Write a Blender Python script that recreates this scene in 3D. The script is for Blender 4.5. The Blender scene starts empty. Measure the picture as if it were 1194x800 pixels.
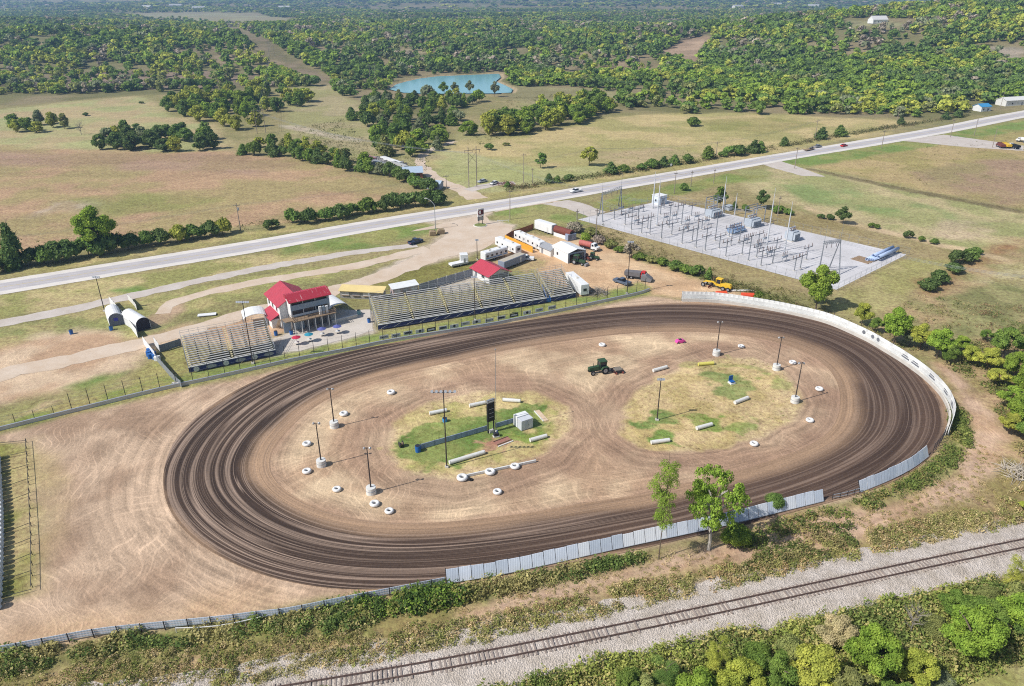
import bpy, bmesh, math, random
import numpy as np
from mathutils import Vector, Matrix
R = random.Random(7)
C = bpy.context.scene.collection
SC = bpy.context.scene

# ------------------------------------------------------------------ camera model (drone, 78 m up)
CAMH, F, CX, CY = 78.0, 862.0, 597.0, 400.0
PITCH = math.radians(25.7)
_c, _s = math.cos(PITCH), math.sin(PITCH)

def hash2(ix, iy, seed):
    h = (ix.astype(np.int64) * 374761393 + iy.astype(np.int64) * 668265263 + seed * 974634777) & 0x7fffffff
    h = ((h ^ (h >> 13)) * 1274126177) & 0x7fffffff
    h = (h ^ (h >> 16)) & 0xffff
    return h / 65535.0

def vnoise(x, y, seed=0):
    ix, iy = np.floor(x), np.floor(y)
    fx, fy = x - ix, y - iy
    fx, fy = fx * fx * (3 - 2 * fx), fy * fy * (3 - 2 * fy)
    a, b = hash2(ix, iy, seed), hash2(ix + 1, iy, seed)
    c, d = hash2(ix, iy + 1, seed), hash2(ix + 1, iy + 1, seed)
    return (a * (1 - fx) + b * fx) * (1 - fy) + (c * (1 - fx) + d * fx) * fy

def fbm(x, y, seed=0, o=4):
    x = np.asarray(x, float); y = np.asarray(y, float)
    t, a, n = 0, .5, 0
    for k in range(o):
        t = t + a * vnoise(x * 2 ** k + 17.3 * k, y * 2 ** k - 9.1 * k, seed + k); n += a; a *= .5
    return t / n

def sstep(a, b, x):
    t = np.clip((x - a) / (b - a), 0, 1)
    return t * t * (3 - 2 * t)

def hz(x, y):
    """terrain height"""
    x = np.asarray(x, float); y = np.asarray(y, float)
    g = lambda cx, cy, sx, sy, h: h * np.exp(-((x - cx) / sx) ** 2 - ((y - cy) / sy) ** 2)
    h = g(-560, 1000, 420, 210, 26) + g(640, 900, 330, 230, 34) + g(600, 1160, 460, 190, 36) + g(980, 930, 420, 260, 26)
    h = h + g(-150, 1450, 500, 200, 14) + g(-1100, 1500, 500, 300, 22)
    h = np.maximum(0, h - 2.2)
    far = sstep(1000, 2200, y)
    h = h + far * 26 * (fbm(x / 700, y / 420, 5, 3) - .42)
    h = h + sstep(3200, 6200, y) * (40 * fbm(x / 1500, y / 900, 9, 3) + 6)
    return h

def ray(px, py):
    dx, dy = (px - CX) / F, -(py - CY) / F
    return np.array([dx, _c + dy * _s, dy * _c - _s])

def P(px, py, h=0.0):
    """a photo measurement turned into a point of the site (metres), on the level z = h"""
    d = ray(px, py); t = (h - CAMH) / d[2]
    return Vector((d[0] * t, d[1] * t, h))

def PT(px, py):
    """the same on the hilly land"""
    d = ray(px, py)
    t = 60.0
    for _ in range(6000):
        p = d * t
        if CAMH + p[2] <= float(hz(p[0], p[1])): break
        t += max(.5, t * .003)
        if t > 12000: break
    return Vector((d[0] * t, d[1] * t, float(hz(d[0] * t, d[1] * t))))

def proj(v):
    x, y, z = v[0], v[1], v[2] - CAMH
    zc = y * _c - z * _s
    return CX + F * x / zc, CY - F * (y * _s + z * _c) / zc

def HT(bx, by, ty):
    """height of an upright thing whose foot shows at (bx,by) and top at row ty"""
    b = P(bx, by); lo, hi = 0, 60
    for _ in range(40):
        m = (lo + hi) / 2
        if proj((b.x, b.y, m))[1] > ty: lo = m
        else: hi = m
    return lo

def lin(r, g, b, k=.92):
    f = lambda c: ((c / 255 + .055) / 1.055) ** 2.4 if c > 10 else c / 255 / 12.92
    return (f(r) * k, f(g) * k, f(b) * k)

# ------------------------------------------------------------------ materials
def nodes_of(name):
    m = bpy.data.materials.new(name); m.use_nodes = True
    nt = m.node_tree; nt.nodes.clear()
    out = nt.nodes.new('ShaderNodeOutputMaterial')
    b = nt.nodes.new('ShaderNodeBsdfPrincipled')
    nt.links.new(b.outputs[0], out.inputs[0])
    return m, nt, b, out

class G:
    """tiny node-graph writer"""
    def __init__(s, nt): s.nt = nt
    def n(s, t, **kw):
        o = s.nt.nodes.new(t)
        for k, v in kw.items(): setattr(o, k, v)
        return o
    def set(s, sock, v):
        if isinstance(v, bpy.types.NodeSocket): s.nt.links.new(v, sock)
        elif v is not None: sock.default_value = v
    def math(s, op, a, b=None, c=None, clamp=False):
        o = s.n('ShaderNodeMath', operation=op); o.use_clamp = clamp
        s.set(o.inputs[0], a); s.set(o.inputs[1], b); s.set(o.inputs[2], c)
        return o.outputs[0]
    def noise(s, vec, scale, detail=4, rough=.55, dist=0, dim='3D'):
        o = s.n('ShaderNodeTexNoise', noise_dimensions=dim)
        s.set(o.inputs['Vector'], vec); o.inputs['Scale'].default_value = scale
        o.inputs['Detail'].default_value = detail; o.inputs['Roughness'].default_value = rough; o.inputs['Distortion'].default_value = dist
        return o.outputs[0]
    def mapr(s, v, a, b, c, d):
        o = s.n('ShaderNodeMapRange'); s.set(o.inputs[0], v)
        for i, k in enumerate((a, b, c, d)): s.set(o.inputs[i + 1], k)
        return o.outputs[0]
    def mixc(s, f, a, b, blend='MIX'):
        o = s.n('ShaderNodeMix', data_type='RGBA', blend_type=blend)
        s.set(o.inputs[0], f); s.set(o.inputs[6], a if not isinstance(a, tuple) else (*a[:3], 1)); s.set(o.inputs[7], b if not isinstance(b, tuple) else (*b[:3], 1))
        return o.outputs[2]
    def mulc(s, col, v):
        o = s.n('ShaderNodeVectorMath', operation='SCALE'); s.set(o.inputs[0], col); s.set(o.inputs[3], v)
        return o.outputs[0]
    def mapping(s, vec, scale=(1, 1, 1), rot=(0, 0, 0), loc=(0, 0, 0)):
        o = s.n('ShaderNodeMapping'); s.set(o.inputs[0], vec)
        o.inputs[1].default_value = loc; o.inputs[2].default_value = rot; o.inputs[3].default_value = scale
        return o.outputs[0]
    def bump(s, h, st, d=.1):
        o = s.n('ShaderNodeBump'); s.set(o.inputs['Height'], h); o.inputs['Strength'].default_value = st; o.inputs['Distance'].default_value = d
        return o.outputs[0]
    def attr(s, name): return s.n('ShaderNodeAttribute', attribute_name=name)

_mats = {}
def M(name, rgb, rough=.7, var=.18, scale=.6, metal=0.0, spec=.35, streak=False):
    """painted / metal / timber surfaces: base colour broken up by dirt and weather"""
    if name in _mats: return _mats[name]
    m, nt, b, out = nodes_of(name); g = G(nt)
    tc = g.n('ShaderNodeTexCoord').outputs['Object']
    v = g.mapping(tc, (1, 1, .25)) if streak else tc
    n1 = g.noise(v, scale, 5, .6); n2 = g.noise(v, scale * 9, 3)
    f = g.mapr(g.math('ADD', n1, g.math('MULTIPLY', n2, .5)), .45, 1.05, 1 - var, 1 + var * .6)
    col = lin(*rgb)
    g.set(b.inputs['Base Color'], g.mulc(g.mixc(0, col, col), f))
    b.inputs['Roughness'].default_value = rough; b.inputs['Metallic'].default_value = metal
    b.inputs['Specular IOR Level'].default_value = spec
    _mats[name] = m
    return m

def M_corr(name, rgb, axis=0, pitch=.3, rough=.45, var=.25, metal=.3, ribs=.5):
    """ribbed sheet metal with rust and dirt"""
    if name in _mats: return _mats[name]
    m, nt, b, out = nodes_of(name); g = G(nt)
    tc = g.n('ShaderNodeTexCoord').outputs['Object']
    sx = g.n('ShaderNodeSeparateXYZ'); g.set(sx.inputs[0], tc)
    w = g.math('SINE', g.math('MULTIPLY', sx.outputs[axis], 2 * math.pi / pitch))
    n1 = g.noise(tc, .5, 5, .65); n2 = g.noise(g.mapping(tc, (3, 3, .3)), 1.2, 4)
    f = g.mapr(g.math('ADD', n1, n2), .7, 1.35, 1 - var, 1 + var * .5)
    col = lin(*rgb)
    f = g.math('MULTIPLY', f, g.mapr(w, .55, .95, 1, 1 - .22 * min(1, ribs * 2)))
    g.set(b.inputs['Base Color'], g.mulc(g.mixc(g.mapr(n2, .6, .8, 0, .35), col, lin(120, 95, 75)), f))
    g.set(b.inputs['Normal'], g.bump(w, ribs, .05))
    b.inputs['Roughness'].default_value = rough; b.inputs['Metallic'].default_value = metal
    _mats[name] = m
    return m

def M_glass(name='window_glass', rgb=(38, 44, 52)):
    if name in _mats: return _mats[name]
    m, nt, b, out = nodes_of(name)
    b.inputs['Base Color'].default_value = (*lin(*rgb), 1); b.inputs['Roughness'].default_value = .12
    b.inputs['Specular IOR Level'].default_value = .6
    _mats[name] = m
    return m

def M_leaf(name, use_obj=True):
    if name in _mats: return _mats[name]
    m, nt, b, out = nodes_of(name); g = G(nt); nt.nodes.remove(b)
    geo = g.n('ShaderNodeNewGeometry')
    if use_obj: base = g.n('ShaderNodeObjectInfo').outputs['Color']
    else: base = g.attr('Col').outputs['Color']
    rnd = geo.outputs['Random Per Island']
    n1 = g.noise(geo.outputs['Position'], .55, 3)
    f = g.math('MULTIPLY', g.mapr(rnd, 0, 1, *((.8, 1.42) if use_obj else (.92, 1.3))), g.mapr(n1, .3, .7, .72, 1.3))
    hue = g.n('ShaderNodeHueSaturation'); g.set(hue.inputs['Color'], base)
    g.set(hue.inputs['Hue'], g.mapr(n1, .3, .7, .512, .488)); g.set(hue.inputs['Value'], f)
    d = g.n('ShaderNodeBsdfDiffuse'); t = g.n('ShaderNodeBsdfTranslucent')
    g.set(d.inputs[0], hue.outputs[0]); g.set(t.inputs[0], g.mixc(.5, hue.outputs[0], lin(150, 165, 60)))
    mx = g.n('ShaderNodeMixShader'); mx.inputs[0].default_value = .28
    nt.links.new(d.outputs[0], mx.inputs[1]); nt.links.new(t.outputs[0], mx.inputs[2]); nt.links.new(mx.outputs[0], out.inputs[0])
    _mats[name] = m
    return m

# ------------------------------------------------------------------ mesh writer
class MB:
    def __init__(s): s.v, s.f = [], []
    def add(s, vs, fs):
        o = len(s.v); s.v.extend([tuple(v) for v in vs]); s.f.extend([tuple(i + o for i in f) for f in fs]); return s
    def box(s, x0, y0, z0, x1, y1, z1):
        return s.add([(x0, y0, z0), (x1, y0, z0), (x1, y1, z0), (x0, y1, z0), (x0, y0, z1), (x1, y0, z1), (x1, y1, z1), (x0, y1, z1)],
                     [(0, 3, 2, 1), (4, 5, 6, 7), (0, 1, 5, 4), (1, 2, 6, 5), (2, 3, 7, 6), (3, 0, 4, 7)])
    def bevbox(s, x0, y0, z0, x1, y1, z1, b):
        """box with chamfered long edges (rounded vehicle body)"""
        prof = [(y0 + b, z0), (y1 - b, z0), (y1, z0 + b), (y1, z1 - b), (y1 - b, z1), (y0 + b, z1), (y0, z1 - b), (y0, z0 + b)]
        c = b * .7
        n = 8; vs = []
        for x, k in ((x0, c), (x0 + c, 0), (x1 - c, 0), (x1, c)):
            my, mz = (y0 + y1) / 2, (z0 + z1) / 2
            for y, z in prof:
                vs.append((x, y - math.copysign(k, y - my), z - math.copysign(k, z - mz)))
        fs = [tuple(range(n))[::-1][::1], tuple(range(3 * n, 4 * n))]
        for a in range(3):
            for i in range(n): fs.append((a * n + i, a * n + (i + 1) % n, (a + 1) * n + (i + 1) % n, (a + 1) * n + i))
        return s.add(vs, fs)
    def prism(s, pts, y0, y1, taper=None):
        """side profile (x,z) pulled across y; taper(x,z)-> inset of the sides"""
        n = len(pts); t = taper or (lambda x, z: 0)
        vs = [(x, y0 + t(x, z), z) for x, z in pts] + [(x, y1 - t(x, z), z) for x, z in pts]
        fs = [tuple(range(n)), tuple(range(2 * n - 1, n - 1, -1))] + [(i, i + n, (i + 1) % n + n, (i + 1) % n) for i in range(n)]
        return s.add(vs, fs)
    def cyl(s, p0, p1, r0, r1=None, n=8, cap=True):
        r1 = r0 if r1 is None else r1
        p0, p1 = Vector(p0), Vector(p1); d = (p1 - p0)
        if d.length < 1e-6: return s
        d.normalize(); a = d.orthogonal().normalized(); b = d.cross(a)
        vs = []
        for p, r in ((p0, r0), (p1, r1)):
            for i in range(n):
                t = 2 * math.pi * i / n; vs.append(p + a * (r * math.cos(t)) + b * (r * math.sin(t)))
        fs = [(i, (i + 1) % n, (i + 1) % n + n, i + n) for i in range(n)]
        if cap: fs += [tuple(range(n - 1, -1, -1)), tuple(range(n, 2 * n))]
        return s.add(vs, fs)
    def tube(s, pts, r, n=6):
        for a, b in zip(pts[:-1], pts[1:]): s.cyl(a, b, r, r, n)
        return s
    def ring(s, c, axis, R0, r, n=20, m=8, sq=1.0):
        """a torus (tyre); sq widens along the axis"""
        c = Vector(c); ax = Vector(axis).normalized(); a = ax.orthogonal().normalized(); b = ax.cross(a)
        vs = []
        for i in range(n):
            t = 2 * math.pi * i / n; e = a * math.cos(t) + b * math.sin(t)
            for j in range(m):
                u = 2 * math.pi * j / m
                vs.append(c + e * (R0 + r * math.cos(u)) + ax * (r * sq * math.sin(u)))
        fs = [(i * m + j, ((i + 1) % n) * m + j, ((i + 1) % n) * m + (j + 1) % m, i * m + (j + 1) % m) for i in range(n) for j in range(m)]
        return s.add(vs, fs)
    def gable(s, x0, y0, x1, y1, ze, zr, th=.15, over=.35, axis='x'):
        """two roof slabs meeting at the ridge, running along axis"""
        if axis == 'x':
            ym = (y0 + y1) / 2; k = (zr - ze) / (ym - y0)
            for ya, sg in ((y0, 1), (y1, -1)):
                ye = ya - sg * over; zz = ze - k * over
                s.add([(x0 - over, ye, zz), (x1 + over, ye, zz), (x1 + over, ym, zr), (x0 - over, ym, zr),
                       (x0 - over, ye, zz + th), (x1 + over, ye, zz + th), (x1 + over, ym, zr + th), (x0 - over, ym, zr + th)],
                      [(0, 3, 2, 1), (4, 5, 6, 7), (0, 1, 5, 4), (1, 2, 6, 5), (2, 3, 7, 6), (3, 0, 4, 7)])
        else:
            o = MB().gable(y0, x0, y1, x1, ze, zr, th, over, 'x')
            s.add([(y, x, z) for x, y, z in o.v], o.f)
        return s
    def house(s, x0, y0, x1, y1, z0, ze, zr, axis='x'):
        """walls with gable ends"""
        if axis == 'x':
            ym = (y0 + y1) / 2
            s.add([(x0, y0, z0), (x1, y0, z0), (x1, y1, z0), (x0, y1, z0), (x0, y0, ze), (x1, y0, ze), (x1, y1, ze), (x0, y1, ze), (x0, ym, zr), (x1, ym, zr)],
                  [(0, 1, 5, 4), (2, 3, 7, 6), (1, 2, 6, 9, 5), (3, 0, 4, 8, 7), (4, 5, 9, 8), (6, 7, 8, 9), (3, 2, 1, 0)])
        else:
            o = MB().house(y0, x0, y1, x1, z0, ze, zr, 'x'); s.add([(y, x, z) for x, y, z in o.v], o.f)
        return s
    def vault(s, x0, x1, w, zs, rise, th=.08, n=10):
        """curved roof shell along x, spanning y 0..w, springing at zs"""
        for k in range(n):
            def q(t):
                a = math.pi * t / n
                return w / 2 - w / 2 * math.cos(a), zs + rise * math.sin(a)
            (ya, za), (yb, zb) = q(k), q(k + 1)
            s.add([(x0, ya, za), (x1, ya, za), (x1, yb, zb), (x0, yb, zb), (x0, ya, za - th), (x1, ya, za - th), (x1, yb, zb - th), (x0, yb, zb - th)],
                  [(0, 1, 2, 3), (7, 6, 5, 4), (0, 4, 5, 1), (2, 6, 7, 3), (1, 5, 6, 2), (3, 7, 4, 0)])
        return s
    def mesh(s, name, mat, smooth=False):
        me = bpy.data.meshes.new(name); me.from_pydata(s.v, [], s.f); me.validate()
        bm = bmesh.new(); bm.from_mesh(me); bmesh.ops.recalc_face_normals(bm, faces=bm.faces); bm.to_mesh(me); bm.free()
        if mat: me.materials.append(mat)
        if smooth: me.polygons.foreach_set('use_smooth', [True] * len(me.polygons))
        return me
    def build(s, name, mat, parent=None, smooth=False):
        o = bpy.data.objects.new(name, s.mesh(name, mat, smooth)); C.objects.link(o)
        if parent is not None: o.parent = parent
        return o

def tag(o, label=None, cat=None, group=None, kind=None):
    if label: o['label'] = label
    if cat: o['category'] = cat
    if group: o['group'] = group
    if kind: o['kind'] = kind
    return o

def thing(name, label, cat, loc=(0, 0, 0), rz=0.0, group=None):
    o = bpy.data.objects.new(name, None); C.objects.link(o)
    o.empty_display_size = .5
    o.location = loc; o.rotation_euler = (0, 0, rz)
    return tag(o, label, cat, group)

def copy_thing(o, parent=None):
    c = o.copy(); C.objects.link(c)
    if parent is not None: c.parent = parent
    for ch in list(o.children): copy_thing(ch, c)
    return c

def frame(a, b):
    """foot line a->b given as photo measurements: origin, heading, length"""
    A, B = P(*a), P(*b); d = B - A
    return A, math.atan2(d.y, d.x), d.length

def fast_mesh(name, V, Fq, mat, attrs=None, smooth=False):
    """V (n,3), Fq (m,k) -> mesh object, attributes {name: array}"""
    me = bpy.data.meshes.new(name); n, m, k = len(V), len(Fq), Fq.shape[1]
    me.vertices.add(n); me.vertices.foreach_set('co', np.ascontiguousarray(V, np.float32).ravel())
    me.loops.add(m * k); me.loops.foreach_set('vertex_index', np.ascontiguousarray(Fq, np.int32).ravel())
    me.polygons.add(m); me.polygons.foreach_set('loop_start', np.arange(0, m * k, k, dtype=np.int32))
    me.update(calc_edges=True)
    for an, arr in (attrs or {}).items():
        if arr.ndim == 2:
            a = me.attributes.new(an, 'FLOAT_COLOR', 'POINT')
            a.data.foreach_set('color', np.concatenate([arr, np.ones((n, 1))], 1).astype(np.float32).ravel())
        else:
            a = me.attributes.new(an, 'FLOAT', 'POINT'); a.data.foreach_set('value', arr.astype(np.float32))
    if smooth: me.polygons.foreach_set('use_smooth', np.ones(m, bool))
    me.materials.append(mat)
    o = bpy.data.objects.new(name, me); C.objects.link(o)
    return o

ORD = ['first', 'second', 'third', 'fourth', 'fifth', 'sixth', 'seventh', 'eighth', 'ninth', 'tenth', 'eleventh', 'twelfth', 'thirteenth', 'fourteenth', 'fifteenth', 'sixteenth', 'seventeenth', 'eighteenth', 'nineteenth']
TENS = {20: ('twentieth', 'twenty'), 30: ('thirtieth', 'thirty'), 40: ('fortieth', 'forty'), 50: ('fiftieth', 'fifty'), 60: ('sixtieth', 'sixty'), 70: ('seventieth', 'seventy'), 80: ('eightieth', 'eighty'), 90: ('ninetieth', 'ninety')}
def ordw(i):
    n = i + 1
    if n < 20: return ORD[n - 1]
    if n >= 100: return f'{n}th'
    t = n // 10 * 10
    return TENS[t][0] if n == t else TENS[t][1] + '-' + ORD[n - t - 1]
# ------------------------------------------------------------------ render, light, camera
def setup():
    w = bpy.data.worlds.new('World'); SC.world = w; w.use_nodes = True
    nt = w.node_tree; nt.nodes.clear()
    out = nt.nodes.new('ShaderNodeOutputWorld'); bg = nt.nodes.new('ShaderNodeBackground'); sky = nt.nodes.new('ShaderNodeTexSky')
    sky.sky_type = 'NISHITA'; sky.sun_disc = False
    el, az = math.radians(46), math.radians(25.5)          # shadows fall towards az
    sky.sun_elevation = el; sky.sun_rotation = math.atan2(-math.cos(az), -math.sin(az)) % (2 * math.pi)
    sky.dust_density = 1.2
    bg.inputs[1].default_value = .108
    nt.links.new(sky.outputs[0], bg.inputs[0]); nt.links.new(bg.outputs[0], out.inputs[0])
    L = bpy.data.lights.new('sun', 'SUN'); L.energy = 4.4; L.angle = math.radians(.53); L.color = (1, .972, .93)
    lo = bpy.data.objects.new('sun', L); C.objects.link(lo); lo.location = (-200, -50, 300)
    d = Vector((math.cos(el) * math.cos(az), math.cos(el) * math.sin(az), -math.sin(el)))
    lo.rotation_euler = d.to_track_quat('-Z', 'Y').to_euler()
    cam = bpy.data.cameras.new('camera'); co = bpy.data.objects.new('camera', cam); C.objects.link(co)
    co.location = (0, 0, CAMH); co.rotation_euler = (math.pi / 2 - PITCH, 0, 0)
    cam.sensor_fit = 'HORIZONTAL'; cam.angle = 2 * math.atan(597 / F); cam.clip_start = 1; cam.clip_end = 30000
    SC.camera = co
    SC.view_settings.view_transform = 'Standard'; SC.view_settings.look = 'None'
    SC.view_settings.exposure = 0.12; SC.view_settings.gamma = 1
    cy = SC.cycles
    cy.max_bounces = 4; cy.diffuse_bounces = 3; cy.glossy_bounces = 2; cy.transmission_bounces = 3; cy.transparent_max_bounces = 6; cy.volume_bounces = 0
    cy.use_denoising = False
    cy.denoiser = 'OPENIMAGEDENOISE'
    cy.denoising_input_passes = 'RGB_ALBEDO_NORMAL'
    cy.denoising_prefilter = 'ACCURATE'
    cy.sample_clamp_indirect = 4
    cy.filter_width = 1.1

# ------------------------------------------------------------------ the oval
OUT_PX = [(190,565),(195,532),(214,500),(250,470),(300,443),(360,421),(420,408),(500,393),(580,380),(650,369),(720,359),(790,353),(860,357),(920,365),(980,380),(1030,402),(1070,430),(1095,460),(1105,485),(1101,508),(1083,535),(1045,560),(1000,577),(940,592),(870,611),(800,627),(740,641),(670,655),(600,668),(530,679),(460,687),(390,687),(325,675),(270,657),(230,633),(203,603),(192,580)]
IN_PX = [(306,545),(314,520),(332,498),(366,470),(420,446),(480,431),(550,416),(630,401),(700,391),(770,385),(830,386),(890,393),(940,408),(975,432),(985,460),(983,490),(960,515),(915,535),(860,552),(790,568),(700,585),(620,599),(540,610),(470,614),(410,608),(360,594),(325,573)]
OC = P(640, 497)
def polar_outline(px, n=720, keep=14):
    w = np.array([(P(*q) - OC)[:2] for q in px]); w = np.vstack([w, w[:1]])
    w = w[:-1]; th = np.arctan2(w[:, 1] * 1.45, w[:, 0]) % (2 * np.pi); r = np.hypot(w[:, 0], w[:, 1])
    T = np.linspace(0, 2 * np.pi, n, endpoint=False)
    tt = np.concatenate([th - 2 * np.pi, th, th + 2 * np.pi]); rr = np.concatenate([r, r, r])
    o = np.argsort(tt); v = np.interp(T, tt[o], rr[o])
    f = np.fft.rfft(v); f[keep:] = 0; v = np.fft.irfft(f, n)
    return T, v
T_, R_OUT = polar_outline(OUT_PX)
_, R_IN = polar_outline(IN_PX)
def oval_coords(x, y):
    """angle index, radius, r_in, r_out at each point"""
    dx, dy = x - OC.x, y - OC.y
    th = np.arctan2(dy * 1.45, dx) % (2 * np.pi); rad = np.hypot(dx, dy)
    ro = np.interp(th, np.append(T_, 2 * np.pi), np.append(R_OUT, R_OUT[0]))
    ri = np.interp(th, np.append(T_, 2 * np.pi), np.append(R_IN, R_IN[0]))
    return th, rad, ri, ro
def th_xy(th):
    """true direction of an outline angle"""
    a = np.arctan2(np.sin(th) / 1.45, np.cos(th)); return np.cos(a), np.sin(a)

# ------------------------------------------------------------------ land cover
def seg_sd(X, Y, poly, closed=True):
    n = len(poly); d2 = np.full(X.shape, 1e18); ins = np.zeros(X.shape, bool)
    for i in range(n if closed else n - 1):
        (ax, ay), (bx, by) = poly[i], poly[(i + 1) % n]
        ex, ey = bx - ax, by - ay; wx, wy = X - ax, Y - ay
        t = np.clip((wx * ex + wy * ey) / (ex * ex + ey * ey + 1e-9), 0, 1)
        d2 = np.minimum(d2, (wx - ex * t) ** 2 + (wy - ey * t) ** 2)
        if closed:
            c = ((ay > Y) != (by > Y)) & (X < (bx - ax) * (Y - ay) / (by - ay + 1e-12) + ax)
            ins ^= c
    d = np.sqrt(d2)
    return np.where(ins, -d, d) if closed else d

def W(px, hilly=True):
    return [tuple((PT if hilly and q[1] < 140 else P)(*q))[:2] for q in px]

# (outline measured on the photo, colour A, colour B, patch size m, feather m, edge roughness m, dirt)
ZONES = []
def Z(px, a, b, patch=20, feather=3, edge=4, dirt=0., op=1., line=None):
    ZONES.append((W(px), np.array(lin(*a)), np.array(lin(*b)), patch, feather, edge, dirt, op, line))

# far land
Z([(-80,2),(1280,2),(1280,118),(1194,120),(1080,140),(900,137),(725,132),(560,110),(480,170),(400,130),(380,100),(160,112),(-80,128)], (122, 118, 78), (144, 130, 98), 60, 10, 20)
Z([(40,88),(150,82),(260,84),(330,92),(280,103),(190,103),(90,106),(20,104)], (144, 124, 106), (122, 112, 86), 40, 8, 12)
Z([(120,17),(240,14),(300,15),(345,24),(330,29),(260,28),(170,22)], (160,156,116), (150,140,108), 60, 6, 8)
Z([(598,24),(700,25),(720,31),(640,29)], (165,162,120), (150,150,110), 60, 6, 8)
Z([(770,60),(795,48),(825,40),(832,44),(815,58),(812,78),(800,76),(790,66)], (176,150,124), (150,128,104), 30, 4, 6)
Z([(700,28),(840,35),(790,48),(690,42)], (110,98,88), (100,92,70), 40, 8, 12)
Z([(255,30),(275,32),(330,62),(378,88),(392,98),(370,98),(330,76),(285,48)], (140,124,100), (120,112,80), 30, 4, 8)
Z([(985,25),(1040,25),(1060,32),(1000,34)], (150,145,105), (130,124,90), 30, 5, 6)
Z([(1150,55),(1194,55),(1194,74),(1184,74)], (170,155,135), (150,140,120), 20, 4, 6)
# open ground between the groves
Z([(-60,130),(0,128),(90,118),(160,112),(175,118),(200,133),(255,150),(270,165),(255,178),(110,182),(-60,182)], (166, 164, 112), (180, 160, 120), 26, 5, 6)
Z([(-60,166),(110,178),(260,176),(330,186),(420,203),(470,222),(440,243),(300,262),(100,285),(-60,310)], (180, 148, 116), (166, 148, 104), 20, 5, 8)
Z([(-60,172),(120,180),(270,180),(340,192),(300,204),(120,196),(-60,192)], (168,138,116), (160,134,104), 20, 6, 8, 0, .8)
Z([(60,236),(110,233),(140,238),(110,246),(70,246),(40,252)], (190,172,150), (170,150,118), 8, 3, 5, 0, .8)
Z([(90,232),(170,225),(250,235),(200,250),(120,250)], (138,140,80), (150,140,90), 15, 5, 6, 0, .7)
Z([(340,100),(400,98),(425,130),(470,165),(520,170),(545,150),(620,115),(700,112),(720,120),(705,135),(600,150),(540,185),(500,200),(420,192),(380,172),(330,150)], (156, 150, 102), (168, 154, 116), 20, 5, 8)
Z([(325,145),(345,147),(395,157),(425,164),(420,167),(385,161),(325,148)], (180,168,140), (180,164,140), 8, 2, 3, .6)
Z([(520,165),(620,158),(720,135),(800,131),(900,133),(1075,141),(1000,163),(900,181),(800,198),(719,210),(600,226),(520,215),(505,195)], (190, 170, 122), (168, 158, 104), 22, 5, 7)
Z([(500,200),(520,175),(560,182),(640,196),(700,192),(700,208),(600,224),(540,222)], (174, 170, 120), (162, 162, 106), 16, 5, 5, 0, .9)
Z([(690,178),(780,172),(820,182),(740,192),(690,190)], (184,160,126), (164,150,108), 14, 4, 5, 0, .8)
Z([(805,140),(900,138),(960,145),(900,156),(830,152)], (140,138,80), (160,148,96), 16, 4, 5, 0, .7)
Z([(935,195),(1030,172),(1194,140),(1300,130),(1300,255),(1194,245),(1050,215)], (178, 156, 112), (162, 148, 96), 14, 4, 6)
Z([(1060,200),(1110,190),(1180,182),(1260,200),(1260,240),(1170,236),(1090,216)], (164,136,112), (156,140,100), 20, 6, 8, 0, .9)
Z([(855,198),(940,193),(1040,216),(1194,250),(1300,262),(1300,300),(1160,300),(1090,285),(960,252),(880,228)], (184, 168, 126), (156, 154, 102), 14, 4, 5)
Z([(905,215),(960,212),(1050,232),(1110,245),(1160,262),(1100,268),(1000,245),(930,232)], (132,148,90), (160,156,106), 14, 4, 6, 0, .8)
Z([(1090,262),(1130,250),(1160,268),(1140,282),(1100,275)], (196,172,144), (176,162,120), 10, 3, 5, 0, .7)
Z([(660,245),(700,248),(720,232),(776,226),(840,225),(960,255),(1090,288),(1120,300),(1060,312),(985,350),(940,345),(800,310),(700,280)], (152, 136, 94), (166, 148, 108), 10, 3, 4)
Z([(975,345),(1055,302),(1110,305),(1085,330),(1010,382),(960,365)], (172, 160, 110), (158, 150, 96), 8, 3, 4)
Z([(950,360),(1010,378),(1085,330),(1115,300),(1194,280),(1300,275),(1300,520),(1194,520),(1150,480),(1100,430),(1040,395)], (172,148,110), (148,138,94), 8, 4, 6)
Z([(1090,345),(1194,310),(1260,320),(1194,380),(1120,390)], (150,146,98), (122,124,78), 6, 3, 5, 0, .8)
Z([(1130,330),(1194,300),(1300,290),(1194,335)], (196,180,140), (166,150,106), 6, 3, 4, 0, .7)
Z([(1070,330),(1130,305),(1170,285),(1185,288),(1130,318),(1090,345)], (150,112,78), (140,118,80), 8, 3, 4, 0, .8)
Z([(940,240),(985,257),(1110,286),(1180,303),(1178,307),(1105,290),(982,261),(938,244)], (204, 178, 144), (188, 166, 128), 6, 1.5, 1.5, .3, .85)
Z([(940,195),(1050,218),(1194,246),(1194,250),(1050,222),(940,198)], (112, 100, 74), (130, 116, 84), 6, 1, 1.5, 0, .8)
# tan openings in the woods
Z([(180,60),(280,52),(330,70),(350,88),(300,84),(220,72)], (150, 132, 104), (126, 116, 84), 30, 6, 10)
Z([(540,60),(620,55),(700,62),(690,74),(600,72)], (152, 138, 104), (130, 122, 86), 30, 6, 10)
Z([(440,55),(500,50),(530,58),(480,66)], (156, 142, 108), (134, 124, 88), 30, 6, 10)
Z([(700,72),(760,64),(780,84),(740,92),(690,86)], (154, 134, 106), (132, 120, 86), 30, 6, 10)
Z([(590,100),(720,104),(730,118),(600,116)], (156, 148, 106), (140, 132, 94), 30, 6, 10)
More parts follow.
